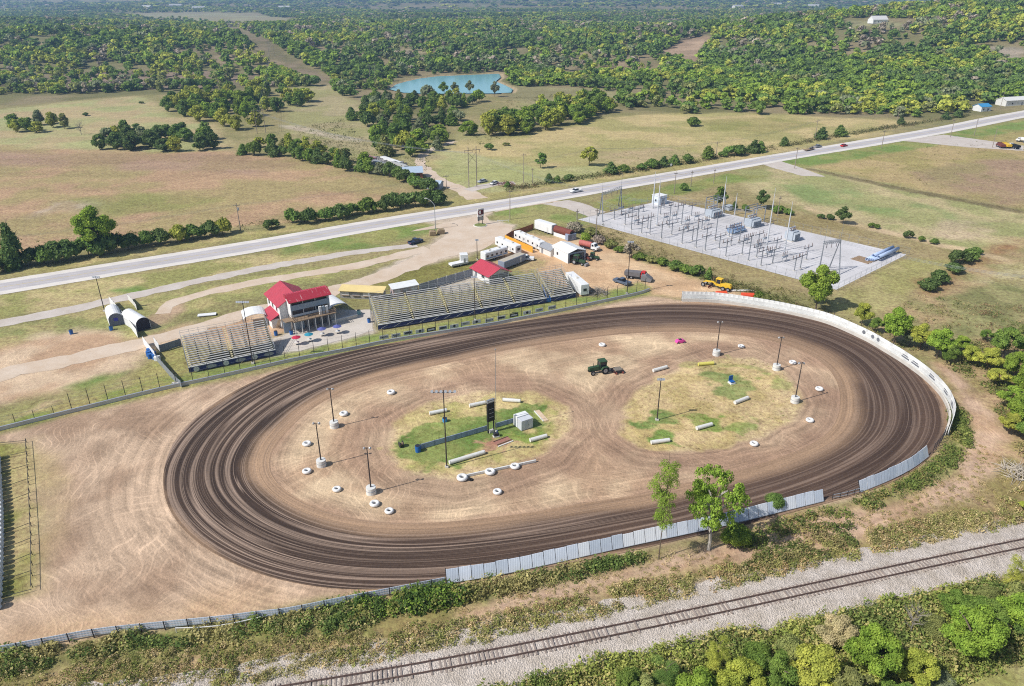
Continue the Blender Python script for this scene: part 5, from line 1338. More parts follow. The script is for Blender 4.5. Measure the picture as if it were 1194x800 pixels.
# ------------------------------------------------------------------ grandstands
def bleacher(name, label, a, b, rows, run, rise, h0, sections, g, stairs=True, wheels=0, top_rail=True, skirt='navy', emblem=True):
    A, rz, L = frame(a, b)
    t = thing(name, label, 'grandstand', A, rz)
    x = 0; secw = L / sections
    tread = M('plank_shade_tone', (124, 120, 114), .7, .2, .8)  # darker plank colour stands in for the shade under the benches
    for s in range(sections):
        x0, x1 = s * secw + .45, (s + 1) * secw - .45
        for r in range(rows):
            y, z = r * run, h0 + r * rise
            mb = MB(); mb.box(x0, y, z, x1, y + .36, z + .06)
            mb.build('bench', g['alu'], t)
        fb = MB()
        for r in range(rows):
            y, z = r * run, h0 + r * rise - .38
            fb.box(x0, y - run + .34, z, x1, y + .30, z + .04)
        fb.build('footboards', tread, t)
    if stairs:
        for s in range(sections + 1):
            xc = min(max(s * secw, .4), L - .4); mb = MB()
            for r in range(rows): mb.box(xc - .24, r * run - .05, h0 + r * rise - .34, xc + .24, r * run + run - .06, h0 + r * rise - .26)
            mb.build('aisle', M('yellowed_plank', (206, 196, 158), .7, .2, .8), t)
    fr = MB(); D = rows * run; H = h0 + rows * rise
    n = max(3, int(L / 2.4))
    for i in range(n + 1):
        xx = .1 + (L - .2) * i / n
        for j in range(0, rows, 4): fr.box(xx - .05, j * run, 0, xx + .05, j * run + .1, h0 + j * rise - .45)
        fr.box(xx - .05, D - .1, 0, xx + .05, D, H - .4)
        fr.cyl((xx, 0, h0 - .5), (xx, D, H - .5), .05, .05, 4)
        fr.cyl((xx, D * .35, .1), (xx, D, H - .9), .035, .035, 4)
    fr.build('frame', g['grey'], t)
    if top_rail:
        tr = MB()
        for z in (.5, 1.0): tr.cyl((0, D + .06, H + z - .2), (L, D + .06, H + z - .2), .03, .03, 5)
        for i in range(int(L / 2) + 1): tr.cyl((i * 2, D + .06, H - .4), (i * 2, D + .06, H + .85), .03, .03, 5)
        for xx in (0.02, L - .02):
            for z in (.5, 1.0): tr.cyl((xx, 0, h0 + z - .1), (xx, D, H + z - .2), .03, .03, 5)
            for j in range(0, rows + 1, 3): tr.cyl((xx, j * run, h0 + j * rise - .4), (xx, j * run, h0 + j * rise + .85), .03, .03, 5)
        tr.build('guard_rail', g['galv'], t)
    sk = MB(); sk.box(.0, -.12, .25, L, -.06, h0 - .25); sk.build('skirting', g[skirt], t)
    fl = MB().box(0, -.22, h0 - .25, L, .0, h0 - .13); fl.build('front_rail', g['white'], t)
    if emblem:
        nE = int(L / 3.2)
        for i in range(nE):
            x0 = (i + .5) * L / nE
            mb = MB(); mb.cyl((x0 - .9, -.18, .5), (x0 + .9, -.18, h0 - .5), .045, .045, 4); mb.build('brace', g['offwhite'], t)
    return t, A, rz, L

def grandstands(g):
    t, A, rz, L = bleacher('grandstand', 'long grandstand of bare metal benches above the navy skirting', (441, 385.5), (637, 353.5), 15, .56, .30, 1.75, 5, g)
    t2, *_ = bleacher('grandstand', 'short grandstand beside the white trailer, split from the long one by a stair', (642, 352.5), (671, 347), 15, .56, .30, 1.75, 1, g)
    t3, A3, rz3, L3 = bleacher('grandstand', 'left grandstand of bare metal benches with round emblems under its front', (221, 435.5), (322, 414.5), 15, .56, .30, 1.75, 2, g, emblem=False)
    t2['group'] = t3['group'] = t['group'] = 'metal grandstands facing the oval'
    # round and oval sponsor discs below the left stand
    for i in range(6):
        x = L3 * (i + .5) / 6; mb = MB()
        if i % 2 == 0:
            mb.cyl((x, -.22, .82), (x, -.13, .82), .62, .62, 18)
            for k in range(4):
                a = k * math.pi / 4; mb.cyl((x - .6 * math.cos(a), -.24, .82 - .6 * math.sin(a)), (x + .6 * math.cos(a), -.24, .82 + .6 * math.sin(a)), .03, .03, 4)
        else:
            mb.prism([(x + 1.15 * math.cos(q), .82 + .42 * math.sin(q)) for q in np.linspace(0, 2 * math.pi, 18, endpoint=False)], -.20, -.13)
        mb.build('emblem', g['offwhite'] if i % 2 == 0 else M('grey_print', (168, 168, 172), .7, .35, 2), t3)
    # blue stair between the two right hand stands
    A, rz, L = frame((637.5, 353), (642, 352.5))
    t = thing('steel_stair', 'blue steel stair climbing between the long and the short grandstand', 'stair', A, rz)
    for r in range(9): MB().box(.1, r * .5, .3 + r * .3, L - .1, r * .5 + .4, .36 + r * .3).build('step', g['alu'], t)
    for x in (0.05, L - .05):
        mb = MB().cyl((x, -.3, .9), (x, 4.4, 3.7), .06, .06, 5)
        for k in range(5): mb.cyl((x, k * 1.05, .1 + k * .62), (x, k * 1.05, 1.2 + k * .66), .05, .05, 5)
        mb.build('handrail', g['blue'], t)
    MB().box(-.1, -.1, .2, L + .1, 0, 1.4).build('gate_panel', g['blue'], t)

# ------------------------------------------------------------------ announcer's tower
def tower(g):
    A, rz, L = frame((346, 389.5), (383, 380.5)); L = 10.2
    t = thing('tower_building', "two storey white announcer's tower with red metal roofs and a railed deck", 'building', A, rz)
    # rear block with gable roof (ridge runs front to back)
    MB().house(-1.9, 5.3, 6.4, 15.5, 0, 6.2, 8.6, 'y').build('wall', g['white'], t)
    MB().gable(-1.9, 5.3, 6.4, 15.5, 6.2, 8.6, .14, .55, 'y').build('roof', g['redy'], t)
    # lean-to on the left
    MB().box(-3.9, 6.6, 0, -1.91, 13.0, 2.3).build('lean_to', g['white'], t)
    MB().add([(-4.4, 6.1, 2.25), (-1.88, 6.1, 3.5), (-1.88, 13.4, 3.5), (-4.4, 13.4, 2.25), (-4.4, 6.1, 2.37), (-1.88, 6.1, 3.62), (-1.88, 13.4, 3.62), (-4.4, 13.4, 2.37)], [(0, 1, 2, 3), (4, 5, 6, 7), (0, 1, 5, 4), (1, 2, 6, 5), (2, 3, 7, 6), (3, 0, 4, 7)]).build('lean_to_roof', g['redy'], t)
    # booth: lower siding, window band, upper awning
    MB().box(.1, 2.6, 0, 10.0, 5.28, 3.3).build('ground_floor', M('grey_store', (120, 116, 112), .8, .2, 1), t)  # ground floor in one plain mid grey
    MB().box(.1, 2.7, 3.3, 10.0, 5.28, 4.0).build('booth_base', g['white'], t)
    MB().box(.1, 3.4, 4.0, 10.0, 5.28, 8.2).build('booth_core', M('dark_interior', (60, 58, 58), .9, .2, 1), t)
    MB().box(0, 2.2, 5.3, 10.1, 3.4, 6.7).build('press_band', g['greyblue'], t)
    MB().box(-.02, 2.25, 4.0, .28, 5.3, 8.2).build('end_wall', g['white'], t)
    MB().box(9.85, 2.25, 4.0, 10.12, 5.3, 8.2).build('end_wall', g['white'], t)
    for x0 in (.3, 3.5, 6.7):
        w = MB().box(x0, 2.7, 4.1, x0 + 2.9, 2.76, 5.2).build('window', g['glass'], t)
        MB().box(x0 + 2.9, 2.6, 4.0, x0 + 3.1, 2.8, 5.3).build('mullion', g['offwhite'], w)
        w = MB().box(x0, 2.6, 6.78, x0 + 2.9, 2.66, 7.7).build('window', g['glass'], t)
        MB().box(x0 + 2.9, 2.5, 6.7, x0 + 3.1, 2.7, 7.75).build('mullion', g['offwhite'], w)
    # sloping red awning of the top booth, with pale rust streaks
    aw = MB().add([(-.5, 1.5, 7.65), (10.6, 1.5, 7.65), (10.6, 4.2, 9.0), (-.5, 4.2, 9.0), (-.5, 1.5, 7.8), (10.6, 1.5, 7.8), (10.6, 4.2, 9.15), (-.5, 4.2, 9.15)], [(0, 1, 2, 3), (4, 5, 6, 7), (0, 1, 5, 4), (1, 2, 6, 5), (2, 3, 7, 6), (3, 0, 4, 7)])
    m, nt, b, out = nodes_of('faded_red_sheet'); q = G(nt)
    tc = q.n('ShaderNodeTexCoord').outputs['Object']; n = q.noise(q.mapping(tc, (1.6, .25, .25)), 1.3, 4, .7)
    q.set(b.inputs['Base Color'], q.mixc(q.mapr(n, .58, .70, 0, .6), lin(170, 48, 62), lin(228, 208, 206))); b.inputs['Roughness'].default_value = .55
    ro = aw.build('awning_roof', m, t)
    MB().box(-.45, 4.0, 8.2, 10.55, 5.4, 9.0).build('roof_back', g['red'], t)
    # deck in front
    MB().box(-.4, -.4, 3.25, 10.6, 2.6, 3.45).build('deck', g['wood'], t)
    MB().box(-2.2, .6, 3.25, -.42, 3.2, 3.42).build('stair_landing', g['wood'], t)
    for i in range(7):
        x = -.2 + i * 1.75; MB().box(x - .09, -.3, 0, x + .09, -.12, 3.25).build('deck_post', g['offwhite'], t)
    for i in range(7):
        x = -.2 + i * 1.75; MB().box(x - .06, .9, 0, x + .06, 1.0, 3.25).build('deck_post', g['grey'], t)
    dr = MB()
    for z in (3.95, 4.4): dr.box(-.4, -.42, z, 10.6, -.34, z + .07); dr.box(-.42, -.4, z, -.34, 2.5, z + .07); dr.box(10.54, -.4, z, 10.62, 2.5, z + .07)
    for i in range(13): dr.box(-.38 + i * .915, -.41, 3.45, -.32 + i * .915, -.35, 4.4)
    dr.build('deck_railing', g['wood'], t)
    MB().box(.2, 2.4, .05, 3.0, 2.55, 2.6).build('shutter', g['greyblue'], t)
    MB().box(-2.4, 2.0, 0, -.5, 2.2, 2.9).build('side_panel', g['greyblue'], t)
    st = MB()
    for k in range(10): st.box(-3.2 - k * .0, 3.3 + k * .3, 3.2 - k * .32, -2.3, 3.6 + k * .3, 3.26 - k * .32)
    st.build('outside_stair', g['wood'], t)
    for k in range(3):
        MB().box(6.6 + k * .85, .4, 3.45, 7.2 + k * .85, .9, 5.6 - k * .1).build('banner', g['white'] if k != 1 else g['greyblue'], t)
    for y0 in (7.2, 10.4, 13.2):
        w = MB().box(-1.96, y0, 4.0, -1.9, y0 + 1.0, 5.1).build('window', g['glass'], t)
        MB().box(-2.0, y0 - .08, 3.9, -1.965, y0 + 1.08, 4.0).build('window_sill', g['offwhite'], w)
    MB().box(-3.96, 9.2, 0, -3.9, 10.1, 2.0).build('door', g['grey'], t)

def canopy(name, label, a, b, depth, hs, rise, g, closed=False):
    A, rz, L = frame(a, b); t = thing(name, label, 'canopy', A, rz)
    mb = MB().vault(0, depth, L, hs, rise); mb.v = [(y, x, z) for x, y, z in mb.v]
    mb.build('canopy_top', g['white'], t)
    fr = MB()
    for x in (.08, L - .08):
        for k in range(4): fr.cyl((x, depth * k / 3, 0), (x, depth * k / 3, hs), .05, .05, 6)
        fr.cyl((x, 0, hs), (x, depth, hs), .04, .04, 5)
    fr.build('frame', g['galv'], t)
    if closed:
        mb = MB(); pr = [(L / 2 - L / 2 * math.cos(math.pi * k / 10), hs + rise * math.sin(math.pi * k / 10)) for k in range(11)]
        mb.prism([(0.05, 0), (0.05, hs)] + [(x, z - .06) for x, z in pr[1:-1]] + [(L - .05, hs), (L - .05, 0)], depth - .1, depth - .04)
        mb.build('end_curtain', M('charcoal_tarp', (86, 86, 92), .8, .2, .6), t)
        for x in (.02, L - .06): MB().box(x, .3, 0, x + .04, depth - .1, hs).build('side_curtain', g['offwhite'], t)
    return t

def venue_buildings(g):
    tower(g)
    canopy('canopy_tent', 'white arched canopy behind the left grandstand, beside the tower', (286, 384), (313, 379.5), 5.5, 2.6, 1.1, g)
    canopy('canopy_tent', 'white arched canopy on the paving just right of the tower', (385, 372), (407, 366), 8.0, 2.4, 1.2, g)
    t = thing('low_block_wall', 'low grey block wall beside the canopy right of the tower', 'wall', *frame((388, 378), (417, 370.5))[:2])
    L = frame((388, 378), (417, 370.5))[2]; MB().box(0, 0, 0, L, .25, .9).build('blockwork', g['conc'], t); MB().box(-.05, -.05, .9, L + .05, .3, .98).build('coping', g['offwhite'], t)
    # two arched storage shelters at the left entrance
    def shelter(label, a, b, depth, mat, door, sign=False):
        A, rz, L = frame(a, b); t = thing('arched_shed', label, 'shed', A, rz)
        mb = MB().vault(0, depth, L, 1.9, 1.55); mb.v = [(y, x, z) for x, y, z in mb.v]; mb.build('arched_roof', mat, t)
        for x in (0, L - .06): MB().box(x, 0.05, 0, x + .06, depth - .05, 1.9).build('side_wall', mat, t)
        pr = [(L / 2 - (L / 2 - .07) * math.cos(math.pi * k / 10), 1.9 + 1.46 * math.sin(math.pi * k / 10)) for k in range(11)]
        for y, m_ in ((.15, door), (depth - .2, mat)):
            mb = MB().prism([(.07, 0)] + pr + [(L - .07, 0)], y, y + .05); o = mb.build('end_wall', m_, t)
        if sign: MB().box(L * .36, .08, 1.3, L * .64, .14, 2.1).build('sign_plate', M('violet_blue_sign', (66, 66, 170), .5, .2, 1), t)
        return t
    char = M('slate_cloth', (112, 116, 130), .8, .15, .6); dk = M('dark_opening_cloth', (62, 58, 66), .9, .2, 1)
    shelter('white arched shed with slate front and a small blue sign, by the left gate', (128.5, 381.5), (145.5, 378), 7, g['white'], char, True)
    shelter('white arched shed with a dark front, just right of the white gate fence', (160.5, 387.5), (176.5, 382.5), 8.5, g['white'], dk)
    def fence_run(label, px, h, mat, gap=2.4, name='board_fence', th=.06):
        pts = outline_pts(px, 1); t = thing(name, label, 'fence')
        wall_along(pts, .08, h, th).build('boarding', mat, t)
        for p, a in spaced(pts, gap): MB().cyl((p.x - .09 * math.sin(a), p.y + .09 * math.cos(a), 0), (p.x - .09 * math.sin(a), p.y + .09 * math.cos(a), h + .1), .05, .05, 6).build('post', g['grey'], t)
        return t
    fence_run('tall white board fence running down between the two arched sheds', [(129, 355), (142, 370), (152, 382), (161, 394)], 2.3, g['white'])
    fence_run('white board fence piece by the blue drums at the left gate', [(168, 402), (175, 411), (182, 420)], 2.2, g['white'])
    fence_run('grey sheet fence from the gate down to the oval wall', [(183, 421), (195, 435), (206, 447), (212, 452)], 1.7, M_corr('grey_ribbed_sheet', (150, 156, 164), 0, .3, .5, .2, .2))
    fence_run('short white board fence turning off by the left grandstand', [(181, 403), (187, 411)], 2.2, g['white'])
    fence_run('grey sheet fence behind the left grandstand', [(187, 411), (200, 407), (212, 403)], 1.9, M_corr('grey_blue_ribbed_sheet', (128, 140, 158), 0, .3, .5, .2, .2))
    fence_run('short white fence behind the dark arched shed', [(150, 350), (156, 356), (160, 362)], 1.6, g['offwhite'])
    # yellow roofed stall and neighbours behind the long stand
    def stall(label, a, b, depth, h, roofm, wallm, openings=4, over=.6):
        A, rz, L = frame(a, b); t = thing('concession_stall', label, 'stall', A, rz)
        MB().box(0, 0, 0, L, depth, h).build('wall', wallm, t)
        MB().add([(-.3, -over, h - .15), (L + .3, -over, h - .15), (L + .3, depth + .3, h + .45), (-.3, depth + .3, h + .45), (-.3, -over, h), (L + .3, -over, h), (L + .3, depth + .3, h + .6), (-.3, depth + .3, h + .6)], [(0, 1, 2, 3), (4, 5, 6, 7), (0, 1, 5, 4), (1, 2, 6, 5), (2, 3, 7, 6), (3, 0, 4, 7)]).build('roof', roofm, t)
        for i in range(openings):
            x0 = (i + .15) * L / openings; x1 = (i + .85) * L / openings
            w = MB().box(x0, -.05, 1.0, x1, .02, h - .5).build('hatch', g['offwhite'] if i % 2 == 0 else M('grey_hatch', (170, 170, 172), .7, .2, 1), t)
            MB().box(x0, -.35, .92, x1, .0, .99).build('counter', g['wood'], w)
        return t
    stall('long grey stall with a pale yellow roof behind the long grandstand', (397, 347.5), (447, 350), 2.6, 2.4, g['tan'], M('grey_boards', (158, 154, 148), .85, .2, 1))
    stall('white food trailer with red lettering boards, between yellow stall and ribbed fence', (459, 347), (488, 341.5), 2.6, 2.5, g['white'], M('pinkish_grey', (190, 170, 168), .7, .25, 1.5), 3, .2)
    A, rz, L = frame((489, 341), (551, 322.5)); t = thing('ribbed_fence', 'long grey ribbed metal fence between the food trailer and red roofed hut', 'fence', A, rz)
    rib = M_corr('ribbed_grey_metal', (156, 164, 176), 0, .8, .5, .18, .2)
    nb = 6
    for i in range(nb): MB().box(i * L / nb + .03, 0, .1, (i + 1) * L / nb - .03, .08, 2.5).build('sheet_panel', rib, t)
    for i in range(nb + 1): MB().box(i * L / nb - .06, -.1, 0, i * L / nb + .06, -.01, 2.75).build('post', g['offwhite'], t)
    # red roofed hut
    A, rz, L = frame((551, 321.5), (570, 331.5))
    W_ = (P(598, 323) - P(570, 331.5)).length
    t = thing('red_roof_hut', 'white hut with a low red gable roof behind the long grandstand', 'building', A, rz)
    L = max(L, 9)
    MB().house(0, 0, L, 7, 0, 2.7, 4.3, 'x').build('wall', g['white'], t)
    MB().gable(0, 0, L, 7, 2.7, 4.3, .14, .7, 'x').build('roof', g['red'], t)
    MB().box(L + .005, .35, .0, L + .03, 6.65, 2.6).build('end_cladding', M('grey_siding', (150, 150, 150), .8, .15, 1), t)
    d = MB().box(1.5, -.05, 0, 2.5, .0, 2.0).build('door', g['grey'], t); MB().box(2.3, -.1, .95, 2.4, -.05, 1.05).build('handle', g['dark'], d)
    w = MB().box(5.0, -.05, 1.1, 6.4, .0, 1.9).build('window', g['glass'], t); MB().box(4.9, -.1, 1.0, 6.5, 0.0, 1.08).build('window_sill', g['offwhite'], w)
    # white tractor-trailer body by the ribbed fence
    # maintenance garage, sheds
    A, rz, L = frame((643.5, 298), (662, 307.5)); W2 = (P(680, 302) - P(662, 307.5)).length
    t = thing('maintenance_garage', 'white metal garage with its dark open end towards the tractors', 'garage', A, rz)
    W2 = max(6.5, min(W2, 9)); h, rr = 3.3, 4.2
    MB().box(0, 0, 0, L, .1, h).build('wall', g['white'], t); MB().box(0, W2 - .1, 0, L, W2, h).build('wall', g['white'], t)
    MB().prism([(0.1, 0), (W2 - .1, 0), (W2 - .1, h), (W2 / 2, rr - .05), (.1, h)], 0, .1).mesh
    bk = MB().prism([(0.1, 0), (W2 - .1, 0), (W2 - .1, h), (W2 / 2, rr - .05), (.1, h)], 0.02, .1); bk.v = [(y, x, z) for x, y, z in bk.v]; bk.build('back_wall', g['white'], t)
    MB().gable(0, 0, L, W2, h, rr, .1, .15, 'x').build('roof', g['white'], t)
    fa = MB().box(L - .1, .11, h - .5, L, W2 - .11, h); fa.build('door_header', g['greyblue'], t)
    for y0 in (.1, W2 - .7): MB().box(L - .1, y0, 0, L, y0 + .6, h - .5).build('jamb_panel', g['greyblue'], t)
    MB().box(L * .3, -.04, 1.2, L * .3 + .9, 0, 2.1).build('window', g['glass'], t)
    A, rz, L = frame((629, 294), (642, 299.5)); t = thing('small_shed', 'small grey roofed shed against the back of the white garage', 'shed', A, rz)
    MB().house(0, 0, L, 4, 0, 2.1, 3.2, 'x').build('wall', g['offwhite'], t); MB().gable(0, 0, L, 4, 2.1, 3.2, .1, .3, 'x').build('roof', M('grey_shingle', (150, 152, 156), .85, .2, 2), t)
    MB().box(1, -.04, 0, 1.9, 0, 1.9).build('door', g['grey'], t)

def bound(mb, fn): mb.v = [fn(*v) for v in mb.v]; return mb
# ------------------------------------------------------------------ vehicles
def wheels(t, g, spots, r, w, group=None):
    """each wheel is a part, tyre and rim its pieces"""
    for x, y in spots:
        o = MB().ring((x, y, r), (0, 1, 0), r * .74, r * .27, 18, 8, w / (r * .54)).build('wheel', g['black'], t, True)
        s = 1 if y > 0 else -1
        MB().cyl((x, y - w * .3, r), (x, y + w * .3, r), r * .56, r * .56, 14).build('rim', g['galv'], o)
        MB().cyl((x, y + s * w * .3, r), (x, y + s * w * .38, r), r * .2, r * .16, 8).build('hub_cap', g['grey'], o)

def pickup(label, a, b, paint, g, cat='pickup truck', cap=None, L=5.6):
    """foot line a->b runs rear to front through the middle of the vehicle"""
    A, rz, l = frame(a, b); mid = (P(*a) + P(*b)) / 2
    t = thing('pickup_truck' if 'pickup' in cat else 'parked_car', label, cat, mid, rz)
    W_ = .95; x0 = -L / 2
    ins = lambda x, z: .06 if z > 1.0 else 0
    if 'pickup' in cat:
        body = [(x0, .45), (L / 2 - .1, .42), (L / 2, .6), (L / 2 - .05, 1.0), (L / 2 - 1.45, 1.14), (x0 + 2.0, 1.12), (x0 + 2.0, .75), (x0 + .08, .75), (x0 + .08, 1.12), (x0, 1.12)]
        b_ = MB().prism(body, -W_, W_, ins)
        for s in (-1, 1): b_.box(x0 + .05, s * W_ - (.08 if s > 0 else 0), .7, x0 + 2.0, s * W_ + (.08 if s < 0 else 0), 1.13)
        b_.build('body', paint, t)
        cab = [(x0 + 2.02, 1.1), (L / 2 - 1.4, 1.1), (L / 2 - 2.1, 1.74), (x0 + 2.2, 1.78)]
        MB().prism(cab, -W_ + .05, W_ - .05, lambda x, z: .16 if z > 1.3 else 0).build('window', g['glass'], t)
        MB().prism([(x0 + 2.18, 1.74), (L / 2 - 2.05, 1.71), (L / 2 - 2.2, 1.80), (x0 + 2.3, 1.83)], -W_ + .18, W_ - .18).build('roof', paint, t)
        if cap: cap(t, x0)
    else:
        L = 4.7; x0 = -L / 2
        body = [(x0, .4), (L / 2, .4), (L / 2, .72), (L / 2 - .35, .84), (L / 2 - 1.3, .94), (x0 + .8, .98), (x0, .92)]
        MB().prism(body, -.9, .9, lambda x, z: .05 if z > .8 else 0).build('body', paint, t)
        MB().prism([(x0 + .45, .95), (L / 2 - 1.25, .93), (L / 2 - 2.0, 1.40), (x0 + 1.0, 1.42)], -.85, .85, lambda x, z: .18 if z > 1.2 else 0).build('window', g['glass'], t)
        MB().prism([(x0 + 1.0, 1.40), (L / 2 - 2.0, 1.38), (L / 2 - 2.1, 1.45), (x0 + 1.1, 1.47)], -.68, .68).build('roof', paint, t)
    wheels(t, g, [(x0 + 1.0, -W_ + .1), (x0 + 1.0, W_ - .1), (L / 2 - 1.0, -W_ + .1), (L / 2 - 1.0, W_ - .1)], .38, .24)
    for s in (-1, 1):
        MB().box(L / 2 - .02, s * .68 - .16, .66, L / 2 + .03, s * .68 + .16, .84).build('headlight', M('lamp_lens', (225, 225, 215), .2, .05, 2), t)
        MB().box(x0 - .03, s * .78 - .1, .7, x0 + .01, s * .78 + .1, 1.0).build('tail_light', M('red_lens', (150, 20, 20), .3, .05, 2), t)
    MB().box(L / 2 - .02, -W_ + .08, .4, L / 2 + .09, W_ - .08, .58).build('bumper', g['grey'], t)
    return t

def camper(label, a, b, W_, H, g, wall='white', stripe=None, name='camper_trailer', cat='camper', nwin=4, roofbits=2, wheelx=(.4, .52), round_=.25, roof=None):
    """a->b is the near foot line of the long side"""
    A, rz, L = frame(a, b); t = thing(name, label, cat, A, rz)
    MB().bevbox(0, 0, .55, L, W_, H, round_).build('body', g[wall] if isinstance(wall, str) else wall, t)
    for i in range(nwin):
        x = L * (i + .5) / nwin
        w = MB().box(x - .4, -.03, 1.55, x + .4, .02, 2.2).build('window', g['glass'], t)
        MB().box(x - .46, -.05, 1.49, x + .46, -.031, 1.55).build('window_frame', g['offwhite'], w)
    if stripe: MB().box(.3, -.02, 1.0, L - .3, .02, 1.35).build('stripe', stripe, t)
    for i in range(roofbits):
        x = L * (i + .7) / (roofbits + .4); MB().bevbox(x - .5, W_ / 2 - .4, H - .02, x + .4, W_ / 2 + .4, H + .28, .08).build('roof_unit', M('beige_vent', (206, 200, 188), .6, .1, 2), t)
    if roof: MB().box(.15, .15, H - .04, L - .15, W_ - .15, H + .03).build('roof_skin', roof, t)
    MB().box(L + .001, W_ * .3, 1.6, L + .03, W_ * .7, 2.4).build('end_window', g['glass'], t)
    d = MB().box(L * .72, -.035, .6, L * .72 + .75, .015, 2.4).build('door', M('door_white', (210, 210, 208), .5, .1, 1), t)
    MB().box(L * .72 + .6, -.07, 1.4, L * .72 + .7, -.035, 1.55).build('handle', g['dark'], d)
    wheels(t, g, [(L * k, y) for k in wheelx for y in (.2, W_ - .2)], .36, .24)
    MB().box(-1.1, W_ / 2 - .06, .5, .05, W_ / 2 + .06, .62).build('tow_bar', g['dark'], t)
    return t

def tractor(label, at, head, g, col='green', disc=False, loader=False, s=1.0):
    t = thing('farm_tractor', label, 'tractor', P(*at), head)
    m = g[col]
    MB().prism([(.2, .85), (2.3, .8), (2.45, 1.0), (2.4, 1.5), (.2, 1.65)], -.36, .36).build('hood', m, t)
    MB().box(-1.3, -.3, .6, 2.2, .3, .95).build('chassis', g['dark'], t)
    c = MB()
    for x in (-1.15, .2):
        for y in (-.68, .68): c.box(x - .05, y - .05, 1.0, x + .05, y + .05, 2.65)
    c.build('cab_frame', m, t)
    MB().box(-1.1, -.62, 1.35, .15, .62, 2.55).build('cab_glass', g['glass'], t)
    MB().bevbox(-1.3, -.8, 2.6, .35, .8, 2.8, .06).build('cab_roof', m, t)
    for y in (-.95, .95):
        MB().prism([(-1.6, 1.0), (-1.4, 1.62), (-.3, 1.62), (.1, 1.1), (0, 1.15), (-.35, 1.55), (-1.35, 1.55)], y - .25, y + .25).build('fender', m, t)
    MB().cyl((1.5, .2, 1.5), (1.5, .2, 2.4), .05, .05, 6).build('exhaust', g['dark'], t)
    wheels(t, g, [(-.8, -.95), (-.8, .95)], .82, .5); wheels(t, g, [(1.75, -.8), (1.75, .8)], .5, .34)
    if loader:
        MB().box(2.6, -.9, .1, 3.2, .9, .8).build('bucket', g['grey'], t)
        for y in (-.5, .5): MB().cyl((.8, y, 1.4), (2.7, y, .5), .07, .07, 5).build('loader_arm', m, t)
    t.scale = (s, s, s)
    if disc:
        d = thing('disc_harrow', 'rusty disc harrow lying behind the green tractor in the infield', 'harrow', P(720, 434), head)
        MB().box(-1.2, -1.0, .5, 1.2, -.85, .62).box(-1.2, .85, .5, 1.2, 1.0, .62).box(-1.2, -1, .5, -1.05, 1, .62).box(1.05, -1, .5, 1.2, 1, .62).box(-1.3, -.1, .6, 2.3, .1, .7).build('frame', g['dark'], d)
        for x in (-.8, .8):
            mb = MB()
            for k in range(7): mb.cyl((x, -1.0 + k * .33, .32), (x + .05, -.95 + k * .33, .32), .32, .3, 12)
            mb.build('disc_gang', g['rust'], d)
        MB().bevbox(-.9, -.8, .63, .9, .8, 1.0, .1).build('weight_tray', M('mud_grey', (128, 120, 108), .95, .25, 1), d)
    return t

def grader(g):
    A, rz, L = frame((822, 333), (850, 339.5)); mid = (P(822, 333) + P(850, 339.5)) / 2
    t = thing('road_grader', 'yellow road grader with cab parked behind the white turn wall', 'grader', mid, rz + math.pi)
    y = g['yellow']
    MB().prism([(-4.2, .9), (-1.2, .9), (-1.2, 2.0), (-3.9, 2.0), (-4.2, 1.6)], -.7, .7).build('engine_hood', y, t)
    fr = MB(); fr.prism([(-1.2, 1.1), (.2, 1.2), (1.2, 1.9), (3.6, 1.7), (4.2, 1.2), (4.2, .9), (3.5, 1.35), (1.3, 1.55), (.3, .85), (-1.2, .8)], -.22, .22); fr.build('frame', y, t)
    c = MB()
    for x in (-1.2, .2):
        for yy in (-.7, .7): c.box(x - .06, yy - .06, 1.1, x + .06, yy + .06, 3.0)
    c.build('cab_frame', y, t); MB().box(-1.14, -.66, 1.7, .14, .66, 2.9).build('cab_glass', g['glass'], t)
    MB().box(-1.16, -.68, 1.0, .16, .68, 1.7).build('cab_base', y, t)
    MB().bevbox(-1.4, -.85, 2.98, .4, .85, 3.18, .06).build('cab_roof', y, t)
    b = MB().prism([(1.7, .25), (1.85, .2), (2.0, .5), (1.95, .85), (1.85, .85), (1.85, .5)], -1.9, 1.9); b.build('blade', g['rust'], t)
    MB().cyl((1.6, 0, 1.5), (1.8, 0, .8), .3, .4, 10).build('turntable', g['dark'], t)
    wheels(t, g, [(-3.6, -1), (-3.6, 1), (-2.1, -1), (-2.1, 1)], .66, .42); wheels(t, g, [(3.9, -1), (3.9, 1)], .66, .38)

